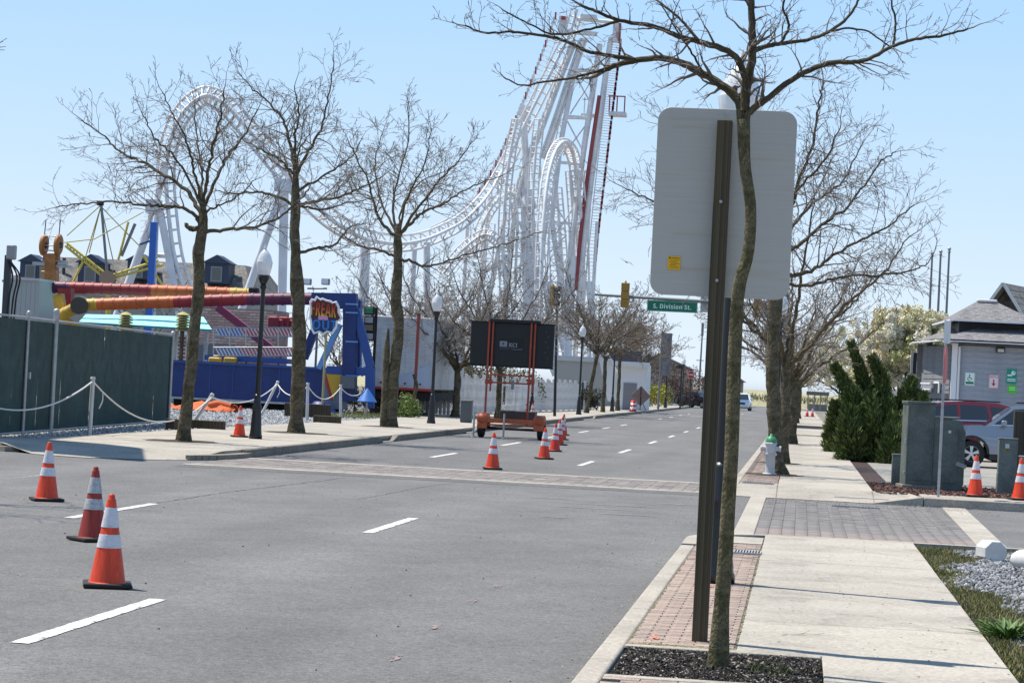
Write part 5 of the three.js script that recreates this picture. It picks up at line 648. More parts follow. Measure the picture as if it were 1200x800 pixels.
{ // timber sleepers and orange netting on the gravel
  const wd = mat([.16, .14, .115], .95, { map: rp(T.wood, .8, .8) }); const sl = (px, py, len, turn, l, h = .26) => { const p = G(px, py, .1), o = thing('timber_sleeper', l, 'timber', V(p.x, .1, p.z), turn, 'timber sleepers at the edge of the gravel'); part(o, 'beam', rbox(len, h, .26, 0, h / 2, 0, .02), wd); };
  sl(232, 504, 1.35, -.05, 'weathered timber sleeper behind the first bare tree'); sl(205, 505, .5, 1.2, 'dark timber offcut beside the green fence end', .3); sl(383, 497, .85, -.05, 'short grey timber block between the rope posts'); sl(360, 490, 1.6, .2, 'dark timber block behind the grey one', .5); sl(440, 486, 1.6, .1, 'low timber plank by the blue funnel', .12);
  const r = rng(401), p = [], ix = [], W = 26, D = 8, b = P(215, 480, -84); for (let j = 0; j <= D; j++) for (let i = 0; i <= W; i++) { const u = i / W, v = j / D; p.push(lerp(-1.6, 1.9, u) + (r() - .5) * .2, .02 + .06 * r() + .26 * Math.sin(v * 3.14) * (.3 + .9 * fbm(u, v, 8, 3, 9)) * (u > .55 ? 1.2 : .6), (v - .5) * 1.0 + (r() - .5) * .16); if (i && j) { const a = j * (W + 1) + i; ix.push(a, a - 1, a - W - 1, a - 1, a - W - 2, a - W - 1); } }
  const g = new THREE.BufferGeometry(); g.setAttribute('position', new THREE.Float32BufferAttribute(p, 3)); g.setIndex(ix); g.computeVertexNormals(); const o = thing('orange_netting', 'crumpled orange safety netting heaped on the gravel', 'netting', V(b.x, .11, -84)); part(o, 'net', g, mat([.62, .13, .04], .85, { side: THREE.DoubleSide })); part(o, 'roll', tubeG([V(.9, .2, .2), V(1.3, .3, .1), V(1.8, .24, .25)], .13, 8, 10), mat([.62, .13, .04], .85));
  const c = P(430, 466, -88), cn = thing('blue_funnel', 'blue metal funnel standing on a thin stake', 'funnel', V(c.x, .1, -88)); part(cn, 'cone', lathe([[.02, c.y + .25], [.36, c.y - .22], [.36, c.y - .26], [.0, c.y - .24]], 18), mat([.05, .17, .5], .45)); part(cn, 'stake', cyl(V(0, -.0, 0), V(0, c.y - .2, 0), .03, .03, 8), mat([.5, .42, .33], .9));
  scatter('grass', 'patch of green grass beside the white trailer', 'grass', 3500, 405, blade, grassM, (q, rr) => { q.position.set(lerp(-15.1, -17.6, rr()), .105, lerp(-84, -96, rr())); const h = .05 + .1 * rr(); q.rotation.set((rr() - .5) * .9, rr() * 6.28, (rr() - .5) * .9); q.scale.set(.025, h, h); }, [[.12, .17, .04], [.17, .19, .05], [.24, .22, .09]]);
}
{ // litter bin
  const g = thing('litter_bin', 'dark grey square litter bin on the left pavement', 'bin', V(G(546, 495, .15).x, .15, G(546, 495, .15).z)); const m = mat([.085, .095, .10], .7); part(g, 'body', rbox(.40, .74, .40, 0, .39, 0, .03, 2), m); part(g, 'rim', rbox(.44, .06, .44, 0, .79, 0, .02, 2), mat([.16, .17, .17], .6)); part(g, 'foot', rbox(.36, .03, .36, 0, .015, 0, .01), M.rubber);
}
{ // towed message board
  const z = -72.6, b = V(P(599, 512, z).x, 0, z), g = thing('message_board_trailer', 'black message board on an orange towed trailer frame, seen from behind', 'trailer', b), or = mat([.56, .12, .035], .55, { map: rp(T.streak, 1) }), red = mat([.42, .065, .03], .55, { map: rp(T.streak, 1) }), blk = mat([.006, .0065, .009], .5), W = (px, py, dz = 0) => P(px, py, z + dz).sub(b);
  const c = W(599.5, 404), w = 2.53, h = 1.30; part(g, 'board', rbox(w, h, .16, c.x, c.y, -.16, .02), blk); part(g, 'board_rim', merge([box(w + .03, .03, .2, c.x, c.y + h / 2 + .012, -.16), box(w + .03, .03, .2, c.x, c.y - h / 2 - .012, -.16)]), blk);
  const tx = canvasTex(512, 256, (k, Wd, H) => { k.fillStyle = '#0d0e12'; k.fillRect(0, 0, Wd, H); k.fillStyle = '#8f939c'; k.fillRect(20, 60, 150, 110); k.fillStyle = '#4d5058'; for (let i = 0; i < 5; i++) k.fillRect(20, 72 + i * 22, 150, 6); k.fillStyle = '#2b2d33'; k.fillRect(78, 92, 34, 40); k.fillStyle = '#a9adb6'; k.font = '104px serif'; k.fillText('KCI', 200, 166); k.fillStyle = '#6d7078'; k.fillRect(20, 192, 470, 5); k.font = '26px sans-serif'; k.fillText('TECHNOLOGIES', 20, 232); k.fillRect(260, 216, 226, 8); }); const lg = part(g, 'lettering', plane(.78, .39), mat([1, 1, 1], .6, { map: tx })); lg.position.copy(W(599, 404)).setZ(-.077);
  for (let i = 0; i < 6; i++) part(g, 'vent', cyl(V(c.x + 1.02 + (i % 2) * .08, c.y + .45 - i * .16, -.08), V(c.x + 1.02 + (i % 2) * .08, c.y + .45 - i * .16, -.07), .022, .022, 8), mat([.07, .075, .08], .6));
  for (const px of [574, 623.5]) { const t = W(px, 376), lo = W(px - 2, 498); part(g, 'upright', box(.055, t.y - lo.y + .1, .06, t.x, (t.y + lo.y) / 2, .0), red); part(g, 'upright', box(.05, t.y - 1.4, .05, t.x + .115, (t.y + 1.4) / 2 + .0, -.01), red); part(g, 'clamp', rbox(.22, .14, .12, t.x + .06, W(px, 447).y, .01, .015), red); }
  const yA = W(600, 440).y, yB = W(600, 449).y, x0 = W(574, 440).x, x1 = W(623, 440).x; part(g, 'cross_bar', box(x1 - x0, .05, .05, (x0 + x1) / 2, yA, .015), red); part(g, 'cross_bar', box(x1 - x0, .05, .05, (x0 + x1) / 2, yB, .015), red); part(g, 'winch', rbox(.08, .28, .1, (x0 + x1) / 2 + .08, yB - .05, .05, .01), mat([.2, .2, .2], .6)); part(g, 'top_bar', rbox(x1 - x0 + .28, .10, .14, (x0 + x1) / 2 + .06, W(598, 376).y, -.02, .015), blk);
  part(g, 'chassis', merge([box(1.75, .12, .12, .02, .52, .35), box(1.75, .1, .1, .02, .52, -1.2), box(.1, .1, 1.5, -.6, .5, -.4), box(.1, .1, 1.5, .62, .5, -.4), bar(V(-.6, .5, -1.2), V(0, .45, -3), .09), bar(V(.62, .5, -1.2), V(0, .45, -3), .09), box(2.0, .05, .06, 0, .4, .3)]), or); part(g, 'battery_box', rbox(1.1, .3, .6, 0, .68, -1.6, .03), mat([.05, .045, .04], .6)); part(g, 'axle', cyl(V(-.85, .29, .0), V(.85, .29, .0), .04), M.rubber);
  const tyre = lathe([[.15, -.09], [.28, -.095], [.325, -.07], [.33, 0], [.325, .07], [.28, .095], [.15, .09]], 24).rotateZ(Math.PI / 2); for (const s of [-1, 1]) { const wl = part(g, 'wheel', tyre, M.rubber); wl.position.set(s * .9, .332, .1); part(wl, 'rim', cyl(V(-.05, 0, 0), V(.05, 0, 0), .15, .15, 16), mat([.45, .45, .46], .4, { metalness: .5 })); const fs = new THREE.Shape(); fs.absarc(0, 0, .42, 0, Math.PI, false); fs.absarc(0, 0, .34, Math.PI, 0, true); const fd = part(g, 'fender', uvBox(clean(new THREE.ExtrudeGeometry(fs, { depth: .26, bevelEnabled: true, bevelSize: .02, bevelThickness: .02, bevelSegments: 2 }).rotateY(Math.PI / 2).translate(-.13, 0, 0))), or); fd.position.set(s * .85, .30, 0); part(g, 'fender_face', rbox(.36, .36, .5, s * .85, .56, .22, .17, 4), or); }
  for (const px of [557, 592]) { const q = W(px, 514); part(g, 'jack', cyl(V(q.x, .015, .5), V(q.x, .75, .5), .03, .03, 8), M.galv); part(g, 'jack_foot', cyl(V(q.x, .005, .5), V(q.x, .03, .5), .09, .08, 10), M.galv); }
}
{ // white picket fence with a gate of slimmer bars
  const wp = mat([.78, .79, .80], .6, { map: rp(T.streak, 1) }), A = V(-15.0, .15, -106), Bv = V(-13.3, .15, -153), g = thing('picket_fence', 'tall white plank fence behind the left pavement', 'fence', A), dir = Bv.clone().sub(A), Ln = dir.length(); dir.normalize(); const ang = Math.atan2(-dir.z, dir.x); const plank = rbox(.135, 1.62, .03, 0, .86, 0, .006), gate = rbox(.06, 1.5, .03, 0, .83, 0, .005), gapA = Ln * .30, gapB = Ln * .38;
  for (let t = 0, i = 0; t < Ln; t += .17, i++) { const ga = t > gapA && t < gapB; if (t > Ln * .90 && t < Ln * .985 || t > gapA - 1.6 && t < gapA) continue; const o = part(g, ga ? 'gate_bar' : 'plank', ga ? gate : plank, wp); o.position.copy(dir).multiplyScalar(t); o.rotation.y = ang; o.position.x += (i % 2) * .03; o.scale.y = ga ? .95 : 1 + .05 * Math.cos((t % 2.4) / 2.4 * 6.283); }
  for (let t = 0; t < Ln; t += 2.4) { const o = part(g, 'post', rbox(.13, 1.8, .13, 0, .9, -.06, .01), wp); o.position.copy(dir).multiplyScalar(t); o.rotation.y = ang; } for (const y of [.35, 1.35]) part(g, 'rail', bar(V(0, y, 0).add(V(-.07, 0, 0)), dir.clone().multiplyScalar(Ln * .93).add(V(-.07, y, 0)), .09, .05), wp);
  const p2 = thing('picket_fence', 'white scalloped plank fence beside the white trailer, behind the black lamp post', 'fence', V(-18.2, .1, -103)); for (let i = 0; i < 20; i++) { const o = part(p2, 'plank', plank, wp); o.position.set(i * .17, 0, -i * .015); o.scale.y = 1.06 - .10 * Math.abs(Math.sin(i * .4)); } part(p2, 'rail', box(3.4, .09, .05, 1.6, 1.5, -.2), wp);
}
// hedge stems and far planting behind the fence
function bush(label, base, rx, ry, n, seed, cols, s0 = .05) { const g = thing('bush', label, 'shrub', base, 0, 'bushes beyond the pavement'), r = rng(seed), pos = [], col = [], cl = []; for (let i = 0; i < 50; i++) { const a = r() * 6.283, q = Math.sqrt(r()); cl.push([Math.cos(a) * rx * q, ry * (.25 + .75 * r()) * (1 - .4 * q), Math.sin(a) * rx * q, .2 * ry + .2 * r(), cols[Math.floor(r() * cols.length)]]); } for (let i = 0; i < n; i++) { const c = cl[Math.floor(r() * 50)], d = V(r() - .5, r() - .5, r() - .5).normalize().multiplyScalar(c[3] * Math.cbrt(r())), o = V(c[0], Math.max(.02, c[1] + d.y), c[2]).add(V(d.x, 0, d.z)), e1 = V(r() - .5, r() - .5, r() - .5).normalize(), e2 = V(r() - .5, r() - .5, r() - .5).cross(e1).normalize(), s = s0 * (.6 + .8 * r()); for (const [p, q] of [[1.2, 0], [-.5, .7], [-.5, -.7]]) pos.push(o.x + (e1.x * p + e2.x * q) * s, o.y + (e1.y * p + e2.y * q) * s, o.z + (e1.z * p + e2.z * q) * s); const k = .7 + .6 * r(); for (let j = 0; j < 3; j++) col.push(c[4][0] * k, c[4][1] * k, c[4][2] * k); } const q = new THREE.BufferGeometry(); q.setAttribute('position', new THREE.Float32BufferAttribute(pos, 3)); q.setAttribute('color', new THREE.Float32BufferAttribute(col, 3)); q.computeVertexNormals(); part(g, 'foliage', q, mat([1, 1, 1], .9, { vertexColors: true, side: THREE.DoubleSide })).userData.kind = 'stuff'; const st = new Tubes(); for (let i = 0; i < 9; i++) { const a = r() * 6.283; branch(st, r, V(0, 0, 0), V(Math.cos(a) * .8, 1, Math.sin(a) * .8), ry * .8, .02, 1, { ...OPT, rmin: .006, step: .2 }); } part(g, 'stems', st.geo(), M.twig); return g; }
bush('dark leafy bush between the white trailer and the picket fence', V(-17.0, .1, -98), 1.3, 1.5, 5000, 411, [[.05, .07, .02], [.09, .12, .03], [.04, .05, .025]]); bush('low green weeds at the foot of the lamp beside the bin', V(-15.0, .12, -92), .6, .8, 1800, 412, [[.12, .18, .04], [.18, .22, .06]]); bush('olive shrub showing over the picket fence', V(-17.2, .1, -132), 3.4, 3.0, 9000, 413, [[.12, .12, .06], [.16, .15, .08], [.08, .09, .04]], .07); bush('brown tangled shrub behind the picket fence close to the message board', V(-17.4, .1, -116), 2.6, 3.0, 8000, 417, [[.10, .085, .06], [.07, .07, .04], [.14, .11, .08]], .06); bush('dark shrub in the gap of the picket fence', V(-13.6, .1, -152), 1.0, 1.7, 3000, 414, [[.03, .04, .02], [.05, .05, .03]], .07); bush('yellow flowering bush beside the far lamp post', V(-12.8, .15, -206), 2.0, 2.3, 5000, 415, [[.42, .36, .03], [.30, .29, .04], [.16, .17, .04]], .08); bush('brown twiggy bush behind the stop sign', V(-12.6, .15, -240), 3.0, 4.6, 6000, 416, [[.14, .09, .07], [.19, .12, .09]], .08);
{ // semi-trailer
  const z = -96, g = thing('box_trailer', 'long white box trailer with a faded stripe behind the split tree', 'trailer', V(P(470, 440, z).x, .1, z)), wh = mat([.62, .65, .69], .55, { map: rp(T.streak, .5) }); const x0 = P(436, 440, z).x - g.position.x, x1 = P(507, 440, z).x - g.position.x, top = P(470, 371, z).y - .1, bot = P(470, 455, z).y - .1; part(g, 'box', rbox(x1 - x0, top - bot, 9, (x0 + x1) / 2, (top + bot) / 2, -4.5, .04), wh); const n = 9; for (let i = 0; i <= n; i++) part(g, 'rib', box(.05, top - bot - .1, .03, lerp(x0 + .05, x1 - .05, i / n), (top + bot) / 2, .012), wh); part(g, 'skirt_rail', box(x1 - x0, .09, .06, (x0 + x1) / 2, bot - .02, .02), mat([.42, .03, .03], .6)); { const s = new THREE.Shape([[x0 + .2, bot + .12], [x1 - .1, bot + .12], [x1 - .1, bot + 1.05], [x0 + 1.2, bot + .5]].map(q => new THREE.Vector2(...q))); part(g, 'painted_swoosh', clean(new THREE.ShapeGeometry(s)).translate(0, 0, .031), mat([.40, .47, .58], .6)); } for (const k of [.15, .55, .8]) part(g, 'marker_light', rbox(.1, .08, .03, lerp(x0, x1, k), bot + .2, .03, .01), mat([.3, .02, .02], .4));
  part(g, 'underframe', box(x1 - x0 - .3, .35, 8.6, (x0 + x1) / 2, bot - .28, -4.6), M.rubber); const ty = lathe([[.2, -.14], [.44, -.14], [.48, -.1], [.48, .1], [.44, .14], [.2, .14]], 22).rotateX(Math.PI / 2); for (const k of [.12, .42]) part(g, 'wheel', ty, M.rubber).position.set(lerp(x0, x1, k), .48, -.3); for (const k of [.05, .95]) part(g, 'landing_leg', box(.12, bot, .12, lerp(x0, x1, k), bot / 2, -.4), M.rubber);
  const rp2 = thing('red_post', 'thin dark red post standing against the white trailer', 'post', V(P(485.5, 470, -94).x, .1, -94)); part(rp2, 'post', rbox(.11, P(485, 371, -94).y, .11, 0, P(485, 371, -94).y / 2, 0, .01), mat([.25, .05, .04], .7)); part(rp2, 'cap', rbox(.14, .04, .14, 0, P(485, 371, -94).y + .02, 0, .008), mat([.25, .05, .04], .7)); part(rp2, 'ivy', tubeG([V(.05, 0, .08), V(-.08, .6, .1), V(.08, 1.2, .1), V(-.06, 1.7, .09)], .07, 6, 16), M.bark);
}
// ------------------------------------------------------------------ amusement rides behind the fence
const rideBlue = mat([.010, .036, .19], .5, { map: rp(T.streak, .6) }), rideBlue2 = mat([.016, .07, .28], .45), skyBlue = mat([.12, .30, .62], .4);
const GR = { map: rp(T.mottle, .35) }, purple = mat([.16, .022, .08], .5, GR), redP = mat([.40, .022, .028], .5, GR), orangeP = mat([.72, .15, .025], .5, GR), yellowP = mat([.74, .45, .04], .5, GR), tealM = mat([.30, .72, .68], .6, { side: THREE.DoubleSide });
const steelWhite = mat([.70, .73, .78], .5), ywl = mat([.62, .48, .07], .5);
{ // swinging-claw ride: platform, tower frame, two long gradient arms
  const z = -93, b = V(P(300, 470, z).x, .1, z), g = thing('swing_arm_ride', 'blue ride platform with a tower frame and long red and orange arm', 'ride', b), W = (px, py, dz = 0) => P(px, py, z + dz);
  const a0 = W(190, 476), a1 = W(380, 474), tY = W(290, 429).y; wpart(g, 'platform_skirt', box(a1.x - a0.x, tY - .35, 6, (a0.x + a1.x) / 2, (tY + .35) / 2 + .1, z - 3), rideBlue); const nP = 7; for (let i = 1; i < nP; i++) wpart(g, 'panel_seam', box(.03, tY - .5, .02, lerp(a0.x, a1.x, i / nP), (tY + .4) / 2 + .1, z + .01), rideBlue2); wpart(g, 'platform_rim', box(a1.x - a0.x + .05, .07, .1, (a0.x + a1.x) / 2, tY + .04, z + .03), rideBlue2); wpart(g, 'base_rail', box(a1.x - a0.x, .08, .1, (a0.x + a1.x) / 2, .42, z + .06), M.galv); wpart(g, 'undercarriage', box(a1.x - a0.x - .6, .35, 5, (a0.x + a1.x) / 2, .28, z - 3), M.rubber); wpart(g, 'panel', box(1.0, tY - .3, .1, a1.x + .4, (tY + .3) / 2, z + .02), mat([.18, .2, .24], .6)); { const p = W(392, 452), s = new THREE.Shape([[-.34, .45], [.34, .45], [.0, -.55]].map(q => new THREE.Vector2(...q))); const t = wpart(g, 'pennant_panel', clean(new THREE.ExtrudeGeometry(s, { depth: .03, bevelEnabled: false }).translate(p.x, p.y, z + .09)), mat([.62, .36, .03], .5)); const o = new THREE.Shape([[-.46, .45], [-.36, .45], [-.02, -.55], [-.12, -.55]].map(q => new THREE.Vector2(...q))); wpart(g, 'pennant_edge', clean(new THREE.ExtrudeGeometry(o, { depth: .03, bevelEnabled: false }).translate(p.x, p.y, z + .09)), mat([.45, .03, .03], .5)); }
  const B3 = (n, p, q, w, d, m) => wpart(g, n, bar(p, q, w, d), m);
  B3('tower_column', W(409, 470), W(411, 350), .52, .5, rideBlue); B3('tower_column', W(418, 440, -.8), W(419, 352, -.8), .3, .4, rideBlue2); B3('tower_leg', W(417, 362), W(434, 430), .30, .3, rideBlue2); B3('tower_leg', W(434, 430), W(433, 478), .34, .34, rideBlue2); B3('tower_leg', W(398, 380), W(374, 432), .34, .2, skyBlue); B3('tower_leg', W(372, 378, -1.5), W(356, 420, -1.5), .3, .3, rideBlue); B3('cross_truss', W(383, 433), W(437, 436), .30, .3, rideBlue2); for (let i = 0; i < 9; i++) B3('truss_web', W(385 + i * 5.6, 431), W(389 + i * 5.6, 439), .05, .34, skyBlue); B3('tower_head', W(366, 352), W(418, 353), .52, .6, rideBlue); for (const y of [356, 366, 400, 440]) B3('tower_band', W(405, y, .3), W(419, y + .6, .3), .09, .06, skyBlue); wpart(g, 'motor_box', rbox(.55, .5, .5, W(410, 448).x, W(410, 448).y, z + .35, .04), mat([.12, .13, .15], .6)); wpart(g, 'foot_cone', lathe([[.65, 0], [.3, .45], [0, .45]], 16).translate(W(380, 474).x, .12, z + .6), rideBlue);
  // lower arm: yellow elbow, orange, red, purple to the tower head
  const seg = (n, list, zz, w, d, par) => { for (let i = 0; i < list.length - 1; i++) { const p = P(list[i][0], list[i][1], zz), q = P(list[i + 1][0], list[i + 1][1], zz); wpart(g, n, cyl(p, q, w * .52, w * .52, 10), list[i][2]); const k = Math.max(2, Math.round(p.distanceTo(q) / .42)); for (let j = 0; j < k; j++) { const c = p.clone().lerp(q, (j + .5) / k), dd = q.clone().sub(p).normalize().multiplyScalar(.05); wpart(g, 'arm_rib', cyl(c.clone().sub(dd), c.clone().add(dd), w * .56, w * .56, 10), list[i][2]); } } };
  seg('arm_segment', [[70, 370, yellowP], [95, 357, yellowP], [114, 356.5, orangeP], [204, 353.5, redP], [290, 350.5, purple], [384, 350, purple]], z - 1.5, .46, .44);
  seg('far_arm_segment', [[10, 329, purple], [45, 335.5, purple], [82, 337, redP], [178, 340.5, orangeP], [270, 344, yellowP], [294, 345, yellowP]], z - 9, .50, .44);
  wpart(g, 'elbow_joint', cyl(P(92, 358, z - 1.1), P(96, 357, z - 2), .35, .35, 16), mat([.05, .04, .03], .5)); wpart(g, 'arm_tip', rbox(.4, .6, .5, P(297, 345, z - 9).x, P(297, 345, z - 9).y, z - 9, .08, 2), M.rubber); wpart(g, 'arm_strut', bar(P(255, 360, z - 4), P(330, 418, z - 4), .30, .3), mat([.26, .03, .08], .45));
  const seatY = P(80, 371, z - 2); wpart(g, 'claw', merge([bar(P(72, 373, z - 2), P(92, 384, z - 2.4), .3, .25), bar(P(72, 370, z - 2), P(68, 345, z - 2), .4, .35)]), yellowP); wpart(g, 'claw_core', bar(P(77, 361, z - 3), P(77, 338, z - 3), .55, .5), redP);
  // railings with slanted stripes
  const ss = [mat([.55, .56, .58], .5), mat([.55, .08, .06], .5), mat([.05, .16, .45], .5)]; const slat = box(.05, .34, .03, 0, 0, 0); for (const [y0, zz, n] of [[389, z - 1.2, 44], [412, z - .6, 44]]) for (let i = 0; i < n; i++) { const c = P(255 + i * 2.05, y0 + (i % 2) * .5, zz), k = i < 14 ? (i % 2 ? ss[2] : ss[0]) : (i % 2 ? ss[1] : ss[0]), o = part(g, 'slanted_slat', slat, k); o.position.copy(c.sub(b)); o.rotation.z = .55; } for (const [y0, zz] of [[384, z - 1.2], [394, z - 1.2], [407, z - .6], [417, z - .6]]) wpart(g, 'rail', cyl(P(250, y0, zz), P(346, y0, zz), .03), M.galv); for (let i = 0; i < 6; i++) wpart(g, 'rail_post', cyl(P(250 + i * 19, 428, z - .9), P(250 + i * 19, 384, z - .9), .03), M.galv);
  wpart(g, 'step_deck', box(3.3, .2, 1.6, P(290, 421, z - 1).x, P(290, 421, z - 1).y, z - 1.4), rideBlue2); for (const px of [252, 270]) wpart(g, 'seat', rbox(.5, .3, .4, P(px, 423, z - .4).x, P(px, 423, z - .4).y, z - .4, .08, 2), yellowP); wpart(g, 'ride_seats', merge([0, 1, 2, 3, 4].map(i => rbox(.42, .5, .4, P(320 + i * 5, 382, z - 3).x, P(320 + i * 5, 378 + (i % 2) * 3, z - 3).y, z - 3 - i * .2, .08, 1))), mat([.28, .02, .03], .5));
  // name board: jagged white outline, FREAK over OUT
  const c = P(381, 370, z + 1), out = [[-.70, .50], [-.62, .62], [-.50, .58], [-.42, .72], [-.26, .62], [-.16, .66], [.02, .60], [.18, .58], [.30, .52], [.44, .56], [.56, .38], [.58, .16], [.72, -.06], [.62, -.16], [.52, -.18], [.50, -.42], [.34, -.66], [.12, -.60], [-.06, -.72], [-.24, -.62], [-.46, -.70], [-.58, -.52], [-.62, -.22], [-.68, -.06], [-.66, .24]]; const so = new THREE.Shape(out.map(q => new THREE.Vector2(q[0] * .92, q[1] * 1.02))); const sp = thing('ride_name_sign', 'jagged cut-out ride name sign in red, yellow and blue on a thin pole', 'sign', V(c.x, .1, z + 1)); part(sp, 'backing', clean(new THREE.ExtrudeGeometry(so, { depth: .06, bevelEnabled: true, bevelSize: .015, bevelThickness: .015, bevelSegments: 1 })), M.white).position.set(0, c.y - .1, -.06);
  const tx = canvasTex(512, 512, (k) => { k.clearRect(0, 0, 512, 512); k.fillStyle = '#5a1410'; k.fillRect(0, 0, 512, 290); k.fillStyle = '#16305e'; k.fillRect(0, 290, 512, 222); const gr = k.createLinearGradient(0, 60, 0, 300); gr.addColorStop(0, '#8f1a16'); gr.addColorStop(.45, '#c2471c'); gr.addColorStop(1, '#e8b52a'); k.save(); k.setTransform(1, .06, 0, 2.1, 24, 250); k.font = 'bold 132px sans-serif'; k.fillStyle = '#22140f'; for (const [dx, dy] of [[-9, -5], [9, 5], [9, -5], [-9, 5], [-9, 0], [9, 0]]) k.fillText('FREAK', dx, dy); k.fillStyle = gr; k.setTransform(1, .06, 0, 2.1, 24, 250); const g2 = k.createLinearGradient(0, -95, 0, 0); g2.addColorStop(0, '#8f1a16'); g2.addColorStop(.45, '#c2471c'); g2.addColorStop(1, '#e8b52a'); k.fillStyle = g2; k.fillText('FREAK', 0, 0); k.restore(); k.fillStyle = '#d68fb4'; k.fillRect(150, 258, 150, 60); k.font = 'bold 196px sans-serif'; k.fillStyle = '#0a1836'; for (const [dx, dy] of [[-6, 0], [6, 0], [0, 6], [0, -6]]) k.fillText('OUT', 52 + dx, 456 + dy); k.fillStyle = '#2c76c4'; k.fillText('OUT', 52, 456); });
  const fs = new THREE.Shape(out.map(q => new THREE.Vector2(q[0] * .82, q[1] * .92))), fg = clean(new THREE.ShapeGeometry(fs)), uv = fg.attributes.uv; for (let i = 0; i < uv.count; i++) uv.setXY(i, fg.attributes.position.getX(i) / 1.3 + .5, fg.attributes.position.getY(i) / 1.38 + .5); part(sp, 'lettering', fg, mat([1, 1, 1], .5, { map: tx })).position.set(0, c.y - .1, .02); part(sp, 'pole', cyl(V(.05, 0, -.1), V(.05, c.y - .6, -.1), .05, .05, 8), mat([.35, .33, .18], .6));
}
{ // ticket booth with a teal roof, frilled finials on its ends
  const z = -101, b = V(P(175, 450, z).x, .1, z), g = thing('ticket_booth', 'booth with a pale teal roof behind the green fence', 'booth', b), W = (px, py, dz = 0) => P(px, py, z + dz); const Q = (...p) => { const a = []; for (let i = 1; i < p.length - 1; i++) a.push(...p[0].toArray(), ...p[i].toArray(), ...p[i + 1].toArray()); const q = new THREE.BufferGeometry(); q.setAttribute('position', new THREE.Float32BufferAttribute(a, 3)); q.computeVertexNormals(); return uvBox(q); };
  wpart(g, 'roof', Q(W(92, 377, 1), W(248, 386, 1), W(238, 371, -3), W(100, 368, -3)), tealM); wpart(g, 'roof_edge', bar(W(92, 378, 1), W(248, 387, 1), .12, .08), mat([.03, .25, .32], .5)); for (const px of [205, 222, 240]) wpart(g, 'post', box(.14, 3, .14, W(px, 420).x, 1.6, z), M.whitePaintOld); wpart(g, 'counter', box(2.6, 1.0, .3, W(222, 440).x, .75, z - .5), mat([.5, .5, .52], .6)); wpart(g, 'back_wall', box(5.4, 2.4, .1, W(185, 430).x, 1.5, z - 2.6), mat([.30, .32, .36], .7)); const pl = wpart(g, 'game_panel', box(.42, 1.2, .06, W(214, 409).x, W(214, 409).y, z + .2), M.white); for (let i = 0; i < 7; i++) for (let j = 0; j < 3; j++) wpart(pl, 'peg', rbox(.08, .09, .02, W(214, 409).x - .12 + j * .12, W(214, 409).y - .5 + i * .16, z + .24, .01), mat([.45, .06, .06], .5)); wpart(g, 'rail', cyl(W(200, 402, .4), W(245, 403, .4), .03), M.whitePaintOld);
  for (const px of [147, 214]) { const o = W(px, 374, 1.2), t = thing('palm_ornament', px < 200 ? 'frilled yellow thatch ornament standing over the green fence' : 'frilled yellow thatch ornament beside the first tree trunk', 'ornament', V(o.x, .1, o.z), 0, 'frilled thatch ornaments'); part(t, 'stem', cyl(V(0, 0, 0), V(0, o.y - .5, 0), .09), M.bark); for (let i = 0; i < 7; i++) { const y = o.y - .55 + i * .11, q = lathe([[.06, .1], [.34 - .015 * Math.abs(i - 3), -.02], [.30, -.05], [.06, .0]], 12).translate(0, y, 0); part(t, 'frill', q, mat([.42, .36, .14], .8)); } }
}
{ // orange two-wheel tower
  const z = -140, b = V(P(58, 400, z).x, .1, z), g = thing('orange_ride_tower', 'orange ride tower with two upright wheels on top', 'ride', b), W = (px, py, dz = 0) => P(px, py, z + dz), om = mat([.48, .19, .045], .6, { map: rp(T.mottle, .5) }), tan = mat([.42, .30, .18], .7); wpart(g, 'tower', bar(W(60, 430), W(60, 298), .65, .7), om); wpart(g, 'tower', bar(W(52, 430, -1), W(52, 312, -1), .5, .5), tan); wpart(g, 'tower', bar(W(66, 420, -1), W(65, 300, -1), .28, .3), om); for (const px of [51, 68]) { const c = W(px, 287), w = wpart(g, 'wheel', lathe([[.2, -.12], [.54, -.14], [.64, -.08], [.64, .08], [.54, .14], [.2, .12]], 24).rotateZ(Math.PI / 2 - .05).translate(c.x, c.y, z), om); wpart(w, 'hub', cyl(V(c.x - .2, c.y, z), V(c.x + .26, c.y, z), .14), mat([.12, .08, .05], .6)); wpart(w, 'aerial', cyl(V(c.x, c.y + .6, z), V(c.x + .04, c.y + 1.5, z), .03), M.rubber); } wpart(g, 'yoke', bar(W(51, 302), W(69, 302), .4, .5), om); wpart(g, 'light_bar', merge([box(1.2, .15, .4, W(72, 312).x, W(72, 312).y, z), box(.5, .3, .4, W(73, 308).x, W(73, 308).y, z), box(.9, .2, .4, W(47, 309).x, W(47, 309).y, z)]), M.galv); for (const y of [276, 287, 293, 305, 318]) wpart(g, 'rung', cyl(W(48, y, .3), W(70, y + 1, .3), .035), M.galv);
}
